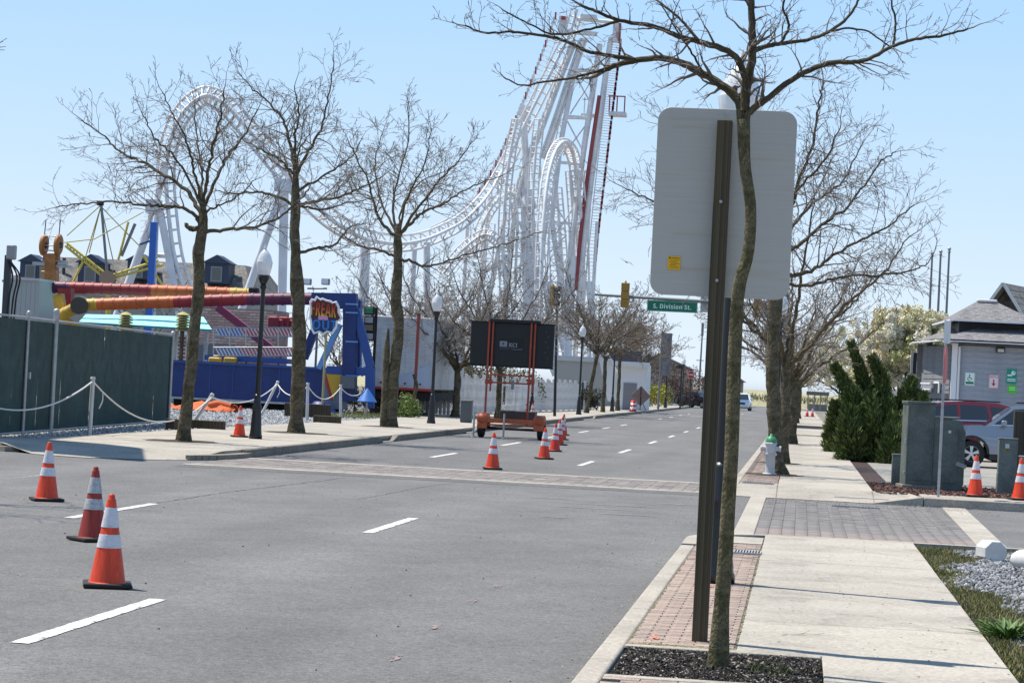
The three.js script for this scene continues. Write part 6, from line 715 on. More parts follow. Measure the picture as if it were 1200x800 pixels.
{ // cable swing with yellow lattice arms
  const z = -150, b = V(P(125, 400, z).x, .1, z), g = thing('cable_swing_ride', 'swing ride with thin mast, guy cables and yellow lattice arms', 'ride', b), W = (px, py, dz = 0) => P(px, py, z + dz); const C = (n, a, q, r, m) => wpart(g, n, cyl(a, q, r, r, 6), m); C('mast', W(118, 238), W(126, 330), .09, greyPole); wpart(g, 'mast_cap', rbox(.4, .3, .4, W(117, 238).x, W(117, 238).y, z, .05), M.rubber); C('mast_foot', W(126, 330), W(127, 440), .16, ywl);
  for (const [a, q] of [[[118, 241], [100, 300]], [[118, 241], [104, 296]], [[118, 241], [132, 305]], [[118, 242], [150, 275]], [[75, 284], [110, 280]], [[110, 280], [168, 248]], [[118, 240], [78, 276]], [[150, 275], [165, 290]]]) C('cable', W(...a, a[0] % 3 - 1), W(...q, q[0] % 4 - 2), .035, mat([.45, .38, .12], .6)); for (const [a, q] of [[[78, 285], [124, 321]], [[76, 288], [120, 324]], [[126, 324], [185, 305]], [[124, 328], [190, 310]], [[100, 300], [78, 345]], [[168, 300], [200, 350]], [[150, 260], [138, 305]]]) C('lattice_arm', W(...a), W(...q), .08, ywl); for (let i = 0; i < 12; i++) C('lattice_web', W(78 + i * 3.7, 285 + i * 2.9), W(79 + i * 3.7, 290.5 + i * 2.8), .04, ywl); wpart(g, 'hub', cyl(W(125, 326, .8), W(125, 326, -.8), .5, .5, 18), mat([.33, .22, .15], .6)); wpart(g, 'strut', bar(W(158, 262), W(142, 300), .16, .16), mat([.2, .19, .17], .6));
  const p = thing('blue_ride_pole', 'tall flat blue ride pole in front of the white coaster support', 'pole', V(P(172, 420, -128).x, .1, -128)); const t = P(173, 262, -128).y; part(p, 'pole', rbox(.36, t, .3, 0, t / 2, 0, .02), mat([.02, .12, .48], .4)); part(p, 'cap', lathe([[.1, t], [.06, t + .25], [0, t + .4]], 10), M.white); part(p, 'arm', bar(V(-.1, t - 1.0, 0), V(-.75, t - 1.25, 0), .1, .1), mat([.05, .1, .2], .5));
}
{ // floodlights and lamp cluster
  const z = -98, b = V(P(371, 400, z).x, .1, z), g = thing('floodlight_mast', 'two white floodlights on a crossbar above the ride sign', 'floodlight', b), W = (px, py) => P(px, py, z); wpart(g, 'pole', cyl(V(b.x, .1, z), W(371, 344).setX(b.x), .05), greyPole); wpart(g, 'crossbar', cyl(W(360, 338), W(383, 338), .035), greyPole); for (const px of [360, 381.5]) { const l = wpart(g, 'floodlight', rbox(.32, .26, .3, W(px, 330).x, W(px, 330).y, z, .03), greyPole); wpart(l, 'lens', box(.26, .2, .02, W(px, 330).x, W(px, 330).y, z + .16), M.white); }
  const z2 = -95, c = thing('lamp_cluster', 'stack of floodlights with a green lamp on top, hung by the white trailer', 'floodlight', V(P(436, 440, z2).x, .1, z2)); wpart(c, 'pole', cyl(V(c.position.x, .1, z2 - .2), V(c.position.x, P(436, 360, z2).y, z2 - .2), .06), M.rubber); for (const [py, m] of [[364, mat([.04, .22, .10], .4)], [375, M.galv], [384, mat([.2, .16, .1], .5)], [394, M.galv]]) { const q = P(433, py, z2), l = wpart(c, 'floodlight', rbox(.42, .34, .25, q.x, q.y, z2, .05), M.rubber); wpart(l, 'lens', rbox(.3, .24, .03, q.x, q.y, z2 + .13, .04), m); } 
}
{ // hotel with dark dormers
  const z = -215, a = P(8, 330, z), e = P(292, 330, z), g = thing('mansard_building', 'long building with a grey mansard roof and dark blue dormers', 'building', V((a.x + e.x) / 2, 0, z)), w = e.x - a.x, top = P(150, 303, z).y, eav = P(150, 336, z).y, rf = mat([.36, .34, .32], .95, { map: rp(T.soil, .3) }), dk = mat([.035, .05, .085], .6), wl = mat([.33, .32, .29], .8); part(g, 'wall', box(w, eav, 14, 0, eav / 2, -8), wl); { const s = new THREE.Shape([[-w / 2 - .4, eav], [w / 2 + .4, eav], [w / 2 - 1.2, top], [-w / 2 + 4, top]].map(q => new THREE.Vector2(...q))); const q = new THREE.BufferGeometry(), d0 = -.6, d1 = -3; const v = (p, zz) => [p.x, p.y, zz]; const [A, B1, C, D] = s.getPoints(); const zt = d1, zb = .2; const tri = [v(A, zb), v(B1, zb), v(C, zt), v(A, zb), v(C, zt), v(D, zt), v(B1, zb), [B1.x, B1.y, -15], [C.x, C.y, -12], v(B1, zb), [C.x, C.y, -12], v(C, zt), v(A, zb), v(D, zt), [D.x, D.y, -12], v(A, zb), [D.x, D.y, -12], [A.x, A.y, -15], v(D, zt), v(C, zt), [C.x, C.y, -12], v(D, zt), [C.x, C.y, -12], [D.x, D.y, -12]].flat(); q.setAttribute('position', new THREE.Float32BufferAttribute(tri, 3)); q.computeVertexNormals(); part(g, 'roof', uvBox(q), rf); } part(g, 'gutter', box(w + .8, .2, .2, 0, eav, .25), wl);
  for (const [px, py, s] of [[36, 317, 1.0], [106, 320, 1.15], [162, 316, 1.0], [254, 320, 1.1]]) { const c = P(px, py, z + .4).sub(g.position), d = part(g, 'dormer', merge([box(2.0 * s, 1.7 * s, 2.4, 0, 0, -1.0), uvBox(clean(new THREE.ExtrudeGeometry(new THREE.Shape([[-1.25 * s, .8 * s], [1.25 * s, .8 * s], [0, 1.5 * s]].map(q => new THREE.Vector2(...q))), { depth: 2.6, bevelEnabled: false }).translate(0, 0, -2.2)))]), dk); d.position.copy(c); const wn = part(d, 'window', box(.95 * s, 1.25 * s, .08, 0, -.1, .24), mat([.25, .27, .3], .6)); part(wn, 'pane', box(.75 * s, 1.05 * s, .04, 0, -.1, .27), M.glassDark); }
  for (const [px, l] of [[70, .1], [200, .2]]) part(g, 'vent_pipe', cyl(V(P(px, 320, z).x - g.position.x, eav + 1, -1), V(P(px, 320, z).x - g.position.x, eav + 2.4, -1), .15), dk);
  const s = thing('grey_shed', 'plain grey metal shed behind the green fence', 'shed', V(P(26, 380, -100).x, .1, -100)); const st = P(26, 331, -100).y, sw = P(44, 360, -100).x - s.position.x; part(s, 'wall', box(sw * 2.4, st, 3, -sw * .2, st / 2, -1.5), mat([.42, .42, .39], .7)); for (let i = 0; i < 8; i++) part(s, 'rib', box(.04, st - .1, .03, -sw * 1.2 + i * sw * .32, st / 2, .012), mat([.42, .42, .39], .7)); part(s, 'roof', box(sw * 2.5, .1, 3.2, -sw * .2, st + .05, -1.5), mat([.5, .5, .48], .7));
  const m = thing('ride_control_post', 'dark ride post with hanging cables beside the plain grey shed', 'post', V(P(4, 400, -80).x, .1, -80)); const mt = P(4, 302, -80).y; part(m, 'post', rbox(.2, mt, .25, 0, mt / 2, 0, .02), mat([.05, .05, .055], .6)); part(m, 'lamp', rbox(.3, .5, .3, .1, mt + .1, 0, .05), mat([.3, .3, .3], .5)); for (const k of [.15, .3, .4]) part(m, 'cable', tubeG([V(k * .3, mt - .2, .15), V(k + .1, mt - .7, .2), V(k, mt - 1.4, .15), V(k - .05, mt - 2.2, .15)], .03, 6, 14), M.rubber);
  const bk = thing('brick_wall_building', 'pale pink brick building glimpsed behind the striped railings', 'building', V(P(272, 400, -150).x, .1, -150)); const bt = P(270, 363, -150).y; part(bk, 'wall', box(5.4, bt, 4, 0, bt / 2, -2), mat([.40, .27, .23], .9, { map: rp(T.brickTone, .6) })); const br = box(.42, .13, .03), ms = [mat([.52, .36, .31], .9), mat([.44, .29, .25], .9), mat([.58, .44, .39], .9)], rr = rng(77); for (let j = 0; j < 14; j++) for (let i = 0; i < 12; i++) part(bk, 'brick', br, ms[Math.floor(rr() * 3)]).position.set(-2.45 + i * .445 + (j % 2) * .22 - .1, bt - .15 - j * .17, .014);
}
{ // off the left edge: a raised ride boom whose shadow falls across the pavement corner
  const g = thing('raised_ride_boom', 'raised red ride boom on a blue mast beyond the green fence', 'ride', V(-24, .1, -53)); wpart(g, 'boom', (() => { const a = V(-15.7, 9.3, -43.15), b = V(-25.5, 9.0, -53.8), d = b.clone().sub(a).normalize(), s = V(-d.z, 0, d.x), pts = []; const sec = (c, w, h) => [c.clone().addScaledVector(s, w).add(V(0, h, 0)), c.clone().addScaledVector(s, -w).add(V(0, h, 0)), c.clone().addScaledVector(s, -w).add(V(0, -h, 0)), c.clone().addScaledVector(s, w).add(V(0, -h, 0))]; const S = [sec(a, .06, .1), sec(a.clone().addScaledVector(d, 2.2), 1.15, .25), sec(a.clone().addScaledVector(d, 3.8), 1.1, .3), sec(a.clone().addScaledVector(d, 6), .4, .3), sec(b, .4, .35)]; const pos = []; for (let i = 0; i < 4; i++) for (let k = 0; k < 4; k++) { const A = S[i][k], B1 = S[i][(k + 1) % 4], C = S[i + 1][(k + 1) % 4], D = S[i + 1][k]; for (const q of [A, B1, C, A, C, D]) pos.push(q.x, q.y, q.z); } const q = new THREE.BufferGeometry(); q.setAttribute('position', new THREE.Float32BufferAttribute(pos, 3)); q.computeVertexNormals(); return uvBox(q); })(), redP); wpart(g, 'mast', cyl(V(-24, .1, -53), V(-24, 9.0, -53), .5, .4, 14), rideBlue);
}
// ------------------------------------------------------------------ white steel roller coaster
{
  const z0 = -240, g = thing('roller_coaster', 'tall white steel roller coaster with twin lift towers and loops', 'roller coaster', V(P(650, 440, z0).x, .1, z0)), wh = mat([.92, .92, .92], .4, { map: rp(T.streak, .3) }), wh2 = mat([.82, .83, .86], .45, { map: rp(T.streak, .3) }), red = mat([.34, .06, .06], .55);
  const C = (n, a, b, r, m = wh, s = 10) => wpart(g, n, cyl(a, b, r * .78, r * .78, s), m), W = (px, py, dz = 0) => P(px, py, z0 + dz);
  const side3 = (t, q) => { const v = q.clone().sub(EYE).normalize(); return v.cross(t).normalize(); };
  function track(pts, n, gauge, rr, sp, tie, twist = 0, m = wh) { rr *= .62; sp *= .62; const c = catmull(pts, n), L = [], R = [], S = []; const ties = []; c.forEach((q, i) => { const t = c[Math.min(n, i + 1)].clone().sub(c[Math.max(0, i - 1)]).normalize(), s = side3(t, q), u = t.clone().cross(s).normalize(), k = twist * (i / n - .5); s.multiplyScalar(Math.cos(k)).addScaledVector(u, Math.sin(k)); L.push(q.clone().addScaledVector(s, gauge / 2)); R.push(q.clone().addScaledVector(s, -gauge / 2)); S.push(q.clone().addScaledVector(u, -gauge * .55)); }); const tb = new Tubes(); tb.add(L, L.map(() => rr), 7); wpart(g, 'rail', tb.geo(), m); const t2 = new Tubes(); t2.add(R, R.map(() => rr), 7); wpart(g, 'rail', t2.geo(), m); if (sp) { const t3 = new Tubes(); t3.add(S, S.map(() => sp), 8); wpart(g, 'spine', t3.geo(), m); } for (let i = 0; i < n; i += tie) { ties.push(cyl(L[i], R[i], rr * .62, rr * .62, 5)); if (sp) { ties.push(cyl(L[i], S[i], rr * .62, rr * .62, 5)); ties.push(cyl(R[i], S[i], rr * .62, rr * .62, 5)); } } wpart(g, 'ties', merge(ties), m); }
  const zz = (px) => px < 360 ? -175 : lerp(-175, -240, sstep(360, 600, px)); const path = l => l.map(([x, y]) => P(x, y, zz(x)));
  track(path([[216, 340], [204, 300], [197, 250], [194, 205], [199, 165], [212, 135], [228, 118], [243, 112], [262, 121], [285, 145], [310, 174], [338, 207], [372, 243], [408, 270], [440, 282], [480, 284], [516, 273], [548, 254], [574, 225], [594, 190], [612, 152], [632, 112], [650, 76], [668, 38], [676, 12]]), 150, 1.35, .19, .26, 2, 1.2);
  track([W(664, 20), W(646, 72), W(628, 118), W(610, 160), W(592, 200), W(572, 232), W(545, 258), W(512, 276)].map(q => q.add(V(-.9, .5, -2))), 60, .8, .09, 0, 1, 0); // stairway beside the lift
  for (let i = 0; i <= 46; i++) { const t = i / 46, q = catmull([W(655, 22), W(637, 72), W(619, 118), W(601, 160), W(583, 200), W(563, 232)], 46)[i].add(V(-.5, .3, -1.4)); wpart(g, 'handrail_panel', box(.16, .75, .16, q.x, q.y + .2, q.z), i % 3 ? wh : red); }
  track([W(684, 46), W(668, 92), W(652, 140), W(636, 186)], 40, .55, .22, .25, 2); track([W(672, 50), W(654, 96), W(634, 150), W(614, 200), W(604, 240)], 46, .5, .2, .2, 2);
  C('column', W(614, 146), W(618, 238), .46); C('column', W(618, 236), W(622, 405), .85, wh2, 14); wpart(g, 'column_joint', lathe([[.46, 1.6], [.9, 0], [.9, -.3]], 14).translate(W(618, 238).x, W(618, 238).y - .2, z0), wh2); C('column', W(680, 48), W(657, 168), .33, wh2); C('column', W(657, 168), W(646, 262), .33, wh2);
  for (const [a, b, r] of [[[672, 82], [702, 83], .26], [[661, 137], [694, 138], .26], [[652, 190], [684, 192], .2], [[700, 40], [656, 36], .3], [[676, 22], [722, 26], .25], [[642, 260], [680, 262], .18], [[600, 262], [620, 262], .2], [[590, 300], [622, 300], .2]]) C('beam', W(...a), W(...b), r); for (const [a, b] of [[[673, 86], [692, 120]], [[697, 88], [668, 134]], [[665, 142], [686, 182]], [[690, 142], [660, 182]], [[650, 240], [674, 275]], [[674, 240], [648, 280]], [[640, 300], [664, 275]], [[600, 240], [624, 300]]]) C('brace', W(...a), W(...b), .1, wh2, 6);
  // right lift tower with its red chain trough and stairway
  track([W(703, 52), W(694, 112), W(684, 176), W(676, 236), W(668, 300), W(664, 350)], 60, .3, .24, .3, 2); track([W(716, 44), W(708, 100), W(700, 160), W(692, 220), W(684, 290), W(678, 360)], 60, .3, .22, .25, 2); wpart(g, 'chain_trough', (() => { const t = new Tubes(), c = catmull([W(703, 112), W(695, 165), W(688, 215), W(681, 275), W(675, 340)], 24); t.add(c, c.map(() => .24), 6); return t.geo(); })(), red);
  track([W(722, 50), W(716, 100), W(710, 150), W(703, 210), W(697, 270), W(690, 345)], 90, .8, .09, 0, 1); { const c = catmull([W(727, 50), W(721, 100), W(715, 150), W(708, 210), W(701, 270), W(694, 345)], 44); c.forEach((q, i) => { wpart(g, 'handrail_panel', box(.2, .8, .2, q.x + .05, q.y, q.z), i % 4 === 0 ? wh : red); }); }
  wpart(g, 'platform_floor', box(1.7, .35, 2, W(724, 134).x, W(724, 134).y, z0), wh2); wpart(g, 'platform_rail', merge([box(1.7, .12, .1, W(724, 114).x, W(724, 114).y, z0 + .9), ...[-.75, 0, .75].map(k => box(.12, 1.8, .12, W(724, 124).x + k, W(724, 124).y, z0 + .9))]), red); wpart(g, 'platform_rail', merge([box(.1, 1.6, .1, W(684, 122).x, W(684, 122).y, z0 - 1), box(1.1, .1, .1, W(688, 115).x, W(688, 115).y, z0 - 1), box(1.3, .3, .8, W(688, 134).x, W(688, 134).y, z0 - 1)]), wh2); for (const q of [box(.8, 1.8, .8, W(660, 30).x, W(660, 30).y, z0), box(.6, 2.2, .8, W(722, 36).x, W(722, 36).y, z0), box(1.6, .4, 1, W(690, 20).x, W(690, 20).y, z0)]) wpart(g, 'head_frame', q, wh); for (const q of [box(.2, 2.0, .3, W(727, 40).x, W(727, 40).y, z0 + .6), box(.4, .3, .4, W(661, 22).x, W(661, 22).y, z0 + .6)]) wpart(g, 'head_trim', q, red);
  // standing loop and the near-vertical tracks of the twisted element
  track([W(634, 420, 12), W(634, 340, 12), W(637, 260, 11), W(643, 205, 9), W(651, 178, 7), W(660, 169, 5), W(670, 178, 3), W(677, 212, 1), W(682, 270, -1), W(684, 330, -2), W(682, 430, -2)], 120, 1.15, .16, .3, 2, .8); track([W(606, 140, 4), W(598, 180, 4), W(592, 232, 4), W(590, 300, 4), W(596, 390, 4)], 60, 1.0, .15, .25, 2); track([W(632, 140, 3), W(627, 190, 3), W(624, 260, 3), W(628, 330, 3), W(632, 420, 3)], 60, 1.0, .13, .2, 2); track([W(652, 220, -6), W(656, 270, -6), W(660, 330, -6), W(660, 420, -6)], 44, 1.1, .15, .25, 2); track([W(668, 200, -4), W(672, 260, -4), W(672, 330, -4), W(668, 420, -4)], 44, .9, .15, .3, 2); track([W(556, 300, 2), W(566, 262, 2), W(582, 236, 2), W(600, 226, 2), W(606, 250, 2), W(603, 330, 2)], 50, 1.0, .15, .22, 2); track([W(520, 320, 4), W(545, 290, 4), W(570, 275, 4), W(588, 290, 4), W(592, 350, 4)], 50, 1.0, .15, .22, 2);
  for (let i = 0; i < 4; i++) wpart(g, 'bracket', bar(W(609, 124 + i * 5), W(622, 127 + i * 5.5), .12, .4), wh);
  for (const [a, b, r, m] of [[[643, 232], [622, 400], .34], [[643, 232], [668, 410], .34], [[656, 380], [668, 430], .62, wh2], [[592, 250], [560, 420], .32], [[604, 240], [586, 420], .32], [[574, 232], [556, 400], .28], [[548, 262], [540, 400], .26], [[640, 330], [652, 430], .5, wh2], [[690, 330], [700, 430], .42], [[672, 300], [664, 430], .5], [[700, 260], [690, 430], .24], [[626, 380], [650, 440], .3], [[612, 300], [640, 420], .22]]) C('support', W(...a), W(...b), r, m || wh);
  // slim lattice columns between the towers
  for (const [x0, y0, x1, y1, w, dz] of [[598, 215, 586, 425, .9, -3], [628, 190, 640, 425, .9, -5], [648, 250, 656, 425, 1.0, 6], [690, 200, 676, 425, .8, -2], [612, 260, 606, 425, .8, 5], [576, 262, 566, 425, .7, 3], [664, 120, 640, 240, .7, -3]]) { const a = W(x0, y0, dz), b = W(x1, y1, dz), n = Math.round(a.distanceTo(b) / 1.1), tb = []; for (const s of [-1, 1]) C('lattice_chord', a.clone().add(V(s * w / 2, 0, 0)), b.clone().add(V(s * w / 2, 0, 0)), .1, wh, 6); for (let i = 0; i < n; i++) { const p = a.clone().lerp(b, i / n), q = a.clone().lerp(b, (i + 1) / n), s = i % 2 ? 1 : -1; tb.push(cyl(p.clone().add(V(s * w / 2, 0, 0)), q.clone().add(V(-s * w / 2, 0, 0)), .045, .045, 4), cyl(p.clone().add(V(w / 2, 0, 0)), p.clone().add(V(-w / 2, 0, 0)), .045, .045, 4)); } wpart(g, 'lattice_web', merge(tb), wh).userData.kind = 'stuff'; }
  // supports of the lower left arch
  const zl = -174, Wl = (px, py) => P(px, py, zl); for (const [a, b, r] of [[[181, 246], [126, 400], .42], [[181, 246], [176, 400], .42], [[187, 246], [216, 400], .36], [[331, 222], [270, 400], .38], [[333, 222], [329, 420], .42]]) C('support', Wl(...a), Wl(...b), r, wh2, 12); wpart(g, 'cap_block', box(1.0, 1.0, 1.0, Wl(180, 242).x, Wl(180, 242).y, zl), wh2); wpart(g, 'cap_block', box(1.3, .9, 1.0, Wl(333, 217).x, Wl(333, 217).y, zl), wh2); C('hanger', Wl(182, 240), Wl(192, 190), .35); C('support', P(428, 284, -190), P(422, 440, -190), .55, wh2, 12); C('support', P(500, 284, -215), P(500, 440, -215), .4, wh2); C('support', P(486, 284, -212), P(478, 440, -212), .3, wh2);
  for (const [x, y] of [[204, 318], [207, 330], [196, 300]]) wpart(g, 'clamp', rbox(1.5, .35, .5, P(x, y, -175).x, P(x, y, -175).y, -174.6, .15, 2), wh);
}
// ------------------------------------------------------------------ things far down the street
{
  const z = -165, W = (px, py, d = 0) => P(px, py, z + d), g = thing('navy_roof_kiosk', 'white kiosk with a slanting navy roof and a white sail-shaped wall', 'kiosk', V(W(735, 470).x, .1, z)), wh = mat([.66, .67, .68], .6); const a = W(722, 470), b = W(757, 470), t = W(735, 428).y; wpart(g, 'wall', box(b.x - a.x, t, 4, (a.x + b.x) / 2, t / 2 + .1, z - 2), wh); const Q = (...p) => { const s = []; for (let i = 1; i < p.length - 1; i++) s.push(...p[0].toArray(), ...p[i].toArray(), ...p[i + 1].toArray()); const q = new THREE.BufferGeometry(); q.setAttribute('position', new THREE.Float32BufferAttribute(s, 3)); q.computeVertexNormals(); return uvBox(q); }; wpart(g, 'roof', Q(W(722, 427, .5), W(753, 427, .5), W(752, 411, .1), W(711, 411, .1)), mat([.014, .016, .032], .8)); wpart(g, 'eave', box(b.x - a.x + .3, .3, .5, (a.x + b.x) / 2, t + .1, z + .3), wh);
  { const s = new THREE.Shape([W(697, 398), W(703, 398), W(724, 436), W(722, 470), W(712, 470)].map(q => new THREE.Vector2(q.x, q.y))); wpart(g, 'sail_wall', clean(new THREE.ExtrudeGeometry(s, { depth: .4, bevelEnabled: false }).translate(0, 0, z - .6)), wh); } wpart(g, 'door', box(.9, 1.9, .06, W(738, 465).x, 1.05, z + .03), mat([.2, .2, .22], .6));
  const o = thing('brown_ball_sign', 'rusty orange ball on a mast above the navy roofed kiosk', 'ball', V(W(735, 470).x + .1, .1, z - 5)); const c = P(735, 389, z - 5), m = mat([.22, .12, .075], .8, { map: rp(T.mottle, 1) }); part(o, 'mast', cyl(V(0, 0, 0), V(0, c.y - .9, 0), .09), greyPole); part(o, 'ball', clean(new THREE.IcosahedronGeometry(.66, 2).translate(0, c.y - .1, 0)), m); for (let i = 0; i < 6; i++) part(o, 'ring', clean(new THREE.TorusGeometry(.67, .035, 5, 28).rotateY(i / 6 * 3.1416).translate(0, c.y - .1, 0)), mat([.28, .15, .085], .7)); part(o, 'collar', lathe([[.12, c.y - 1.3], [.5, c.y - .9], [.5, c.y - .8], [.1, c.y - .75]], 14), mat([.5, .17, .05], .6));
  const lw = thing('low_beige_building', 'low beige flat-roofed building over the picket fence', 'building', V(P(690, 450, -190).x, .1, -190)); const lt = P(690, 424, -190).y; part(lw, 'wall', box(5.5, lt, 4, 0, lt / 2, -2), mat([.42, .39, .35], .8)); part(lw, 'parapet', box(5.8, .4, 4.3, 0, lt + .1, -2), mat([.55, .54, .52], .7));
}
{ const z = -160, c = P(751, 464, z), g = thing('diamond_road_sign', 'brown back of a diamond road sign on a low stand', 'sign', V(c.x, .15, z)); const d = rbox(.95, .95, .03, 0, 0, 0, .02); d.rotateZ(Math.PI / 4); part(g, 'plate', d, mat([.26, .19, .17], .7)).position.y = c.y - .15; part(g, 'crossbar', box(1.3, .06, .06, 0, c.y - .12, .04), mat([.4, .15, .1], .6)); for (const s of [-1, 1]) part(g, 'leg', cyl(V(s * .15, c.y - .6, .02), V(s * .45, 0, .25), .03), mat([.5, .12, .04], .6)); part(g, 'upright', cyl(V(0, .1, .04), V(0, c.y + .5, .04), .03), M.rubber);
  const b = P(742, 477, -157), k = thing('traffic_drum', 'orange traffic drum with white bands on the far left pavement', 'barrel', V(b.x, .15, -157)); part(k, 'base', lathe([[0, 0], [.35, 0], [.35, .06], [0, .06]], 16), M.rubber); for (let i = 0; i < 5; i++) part(k, 'band', lathe([[.29 - i * .015, .06 + i * .18], [.285 - i * .015, .235 + i * .18], [0, .235 + i * .18]], 16), i % 2 ? M.white : redOr); part(k, 'handle', rbox(.25, .1, .04, 0, 1.0, 0, .02), redOr); k.scale.setScalar(.72);
  const bn = thing('street_banner', 'tall grey banner on a street pole among the far trees', 'banner', V(P(776, 478, -182).x, .15, -182)), bt = P(780, 390, -182).y, bb = P(778, 440, -182).y; part(bn, 'pole', cyl(V(-.3, 0, 0), V(-.25, bt, 0), .09, .07), greyPole); part(bn, 'cloth', rbox(.72, bt - bb, .03, .14, (bt + bb) / 2 - .15, 0, .01), mat([.27, .25, .25], .8, { map: rp(T.mottle, .5) })); for (const y of [bt - .2, bb - .1]) part(bn, 'arm', box(.8, .05, .05, .1, y, 0), greyPole);
  const sp = thing('stop_sign', 'red octagonal stop sign on a dark post far down the road', 'sign', V(P(808, 478, -214).x, .15, -214)), sy = P(808.5, 439, -214).y - .15; part(sp, 'post', cyl(V(0, 0, 0), V(0, sy + .5, 0), .05), M.black); const tx = canvasTex(128, 128, k => { k.fillStyle = '#a31621'; k.fillRect(0, 0, 128, 128); k.fillStyle = '#eee'; k.font = 'bold 42px sans-serif'; k.textAlign = 'center'; k.fillText('STOP', 64, 79); }); const oc = clean(new THREE.CircleGeometry(.31, 8, Math.PI / 8)); part(sp, 'plate', clean(new THREE.CylinderGeometry(.33, .33, .02, 8).rotateY(Math.PI / 8).rotateX(Math.PI / 2)), M.white).position.set(0, sy, .05); part(sp, 'face', oc, mat([1, 1, 1], .5, { map: tx })).position.set(0, sy, .064);
  const an = thing('antenna_pole', 'thin tall grey pole with a slim antenna at the far end of the street', 'pole', V(P(818, 475, -262).x, .0, -262)), at2 = P(820, 378, -262).y; part(an, 'pole', cyl(V(0, 0, 0), V(.1, at2 - 1.4, 0), .13, .08), greyPole); part(an, 'antenna', cyl(V(.1, at2 - 1.4, 0), V(.1, at2, 0), .14, .14, 8), greyPole); part(an, 'bracket', box(.8, .08, .08, 0, at2 * .55, 0), greyPole);
  for (const [px, zz, top, l] of [[797, -208, 430, 'slim dark pole with a side arm beside the yellow bush'], [899, -300, 425, 'thin far pole beyond the end of the road'], [983, -205, 432, 'thin dark post beyond the junipers']]) { const o = thing('utility_pole', l, 'pole', V(P(px, 478, zz).x, .05, zz), 0, 'thin far poles'), ty = P(px, top, zz).y; part(o, 'pole', cyl(V(0, 0, 0), V(0, ty, 0), .07, .06), M.black); part(o, 'head', rbox(.6, .3, .3, -.2, ty, 0, .05), M.black); }
}
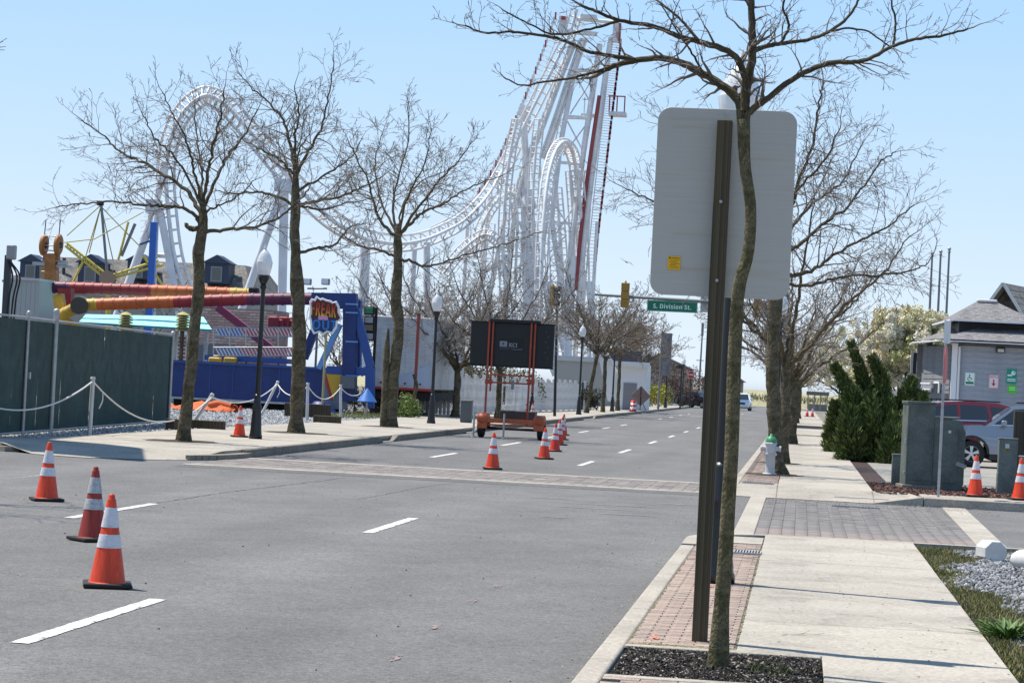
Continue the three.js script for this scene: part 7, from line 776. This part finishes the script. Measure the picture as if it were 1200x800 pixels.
{ // shore end of the street: dune, sand fence, pavilion
  const p = [], ix = [], c = [], NX = 160, NZ = 14; for (let j = 0; j <= NZ; j++) for (let i = 0; i <= NX; i++) { const x = lerp(-260, 260, i / NX), v = j / NZ, z = lerp(-332, -400, v), h = Math.sin(v * Math.PI) * (1.0 + 1.6 * fbm(i / NX, v, 20, 4, 501)) - .12; p.push(x, h, z); const k = .8 + .5 * fbm(i / NX, v, 60, 3, 503); c.push(.30 * k, .28 * k, .17 * k); if (i && j) { const a = j * (NX + 1) + i; ix.push(a, a - NX - 1, a - 1, a - 1, a - NX - 1, a - NX - 2); } }
  const q = new THREE.BufferGeometry(); q.setAttribute('position', new THREE.Float32BufferAttribute(p, 3)); q.setAttribute('color', new THREE.Float32BufferAttribute(c, 3)); q.setIndex(ix); q.computeVertexNormals(); struct('dune', q, mat([1, 1, 1], 1, { vertexColors: true, side: THREE.DoubleSide }));
  scatter('dune_grass', 'olive dune grass at the far end of the road', 'grass', 5000, 505, blade, grassM, (o, r) => { o.position.set(lerp(-60, 60, r()), .5 + .6 * r(), lerp(-334, -350, r())); const h = .5 + .6 * r(); o.rotation.set((r() - .5) * .6, r() * 6, (r() - .5) * .6); o.scale.set(.12, h, h * .5); }, [[.16, .15, .06], [.24, .21, .10], [.12, .13, .05]]);
  const z = -285, b = V(P(958, 474, z).x, .0, z), g = thing('beach_pavilion', 'small flat-roofed grey pavilion at the far end of the right pavement', 'pavilion', b); const t = P(958, 461, z).y; part(g, 'roof', rbox(2.6, .45, 3, 0, t, 0, .05), mat([.16, .15, .14], .8)); for (const x of [-1.1, -.35, .35, 1.1]) part(g, 'post', box(.14, t, .14, x, t / 2, 1), mat([.35, .34, .32], .8)); part(g, 'bench_wall', box(2.2, .8, .15, 0, .4, -.5), mat([.3, .27, .24], .8));
  const f = thing('white_bollard_fence', 'short white fence at the far corner beyond the junipers', 'fence', V(P(970, 483, -150).x, .15, -150)); for (let i = 0; i < 3; i++) part(f, 'post', rbox(.16, 1.1, .16, .1 + i * .5, .55, -i * .6, .02), M.whitePaintOld); for (const y of [.4, .8]) part(f, 'rail', bar(V(.1, y, 0), V(1.1, y, -1.2), .08, .05), M.whitePaintOld);
  for (const [px, hh, w, l, col] of [[845, 3.0, 5, 'small brown beach house beyond the far bushes', [.3, .24, .2]], [770, 4.2, 8, 'distant pale house past the yellow bush', [.38, .36, .34]]]) { const zz = -300, o = thing('beach_house', l, 'house', V(P(px, 474, zz).x, 0, zz)); part(o, 'wall', box(w, hh, 6, 0, hh / 2, -3), mat(col, .85)); const s = new THREE.Shape([[-w / 2 - .4, 0], [w / 2 + .4, 0], [0, 1.8]].map(q => new THREE.Vector2(...q))); part(o, 'roof', uvBox(clean(new THREE.ExtrudeGeometry(s, { depth: 7, bevelEnabled: false }).translate(0, hh, -6.5))), mat([.16, .14, .13], .9)); for (const k of [-.25, .25]) part(o, 'window', box(.9, 1.1, .06, k * w, hh * .55, .03), M.glassDark); }
  const bd = P(940 / 1, 418, -80), gl = P(734.5, 307, -110), s = thing('gull', 'small gull gliding in the clear sky beside the large sign', 'bird', gl), t3 = new Tubes(); t3.add([V(-.08, .03, .1), V(-.03, 0, .04), V(.02, -.01, 0), V(.07, -.03, -.08)], [.006, .03, .03, .006], 8); part(s, 'body', t3.geo(true), mat([.3, .3, .3], .8)); for (const k of [-1, 1]) { const q = new THREE.BufferGeometry(); const a = [0, .0, .06], b1 = [0, .03, -.06], c1 = [k * .16, .05 - k * .05, -.04], d1 = [k * .15, .01 - k * .05, .06], e1 = [k * .36, .02 - k * .20, -.06]; q.setAttribute('position', new THREE.Float32BufferAttribute([...a, ...b1, ...c1, ...a, ...c1, ...d1, ...d1, ...c1, ...e1], 3)); q.computeVertexNormals(); part(s, 'wing', q, mat([.22, .22, .23], .8, { side: THREE.DoubleSide })); }
}
// ------------------------------------------------------------------ render
const renderer = new THREE.WebGLRenderer({ antialias: true });
renderer.toneMapping = THREE.LinearToneMapping; renderer.toneMappingExposure = EXPOSURE; renderer.shadowMap.enabled = true;
renderer.setSize(1024, 682); renderer.render(scene, camera);
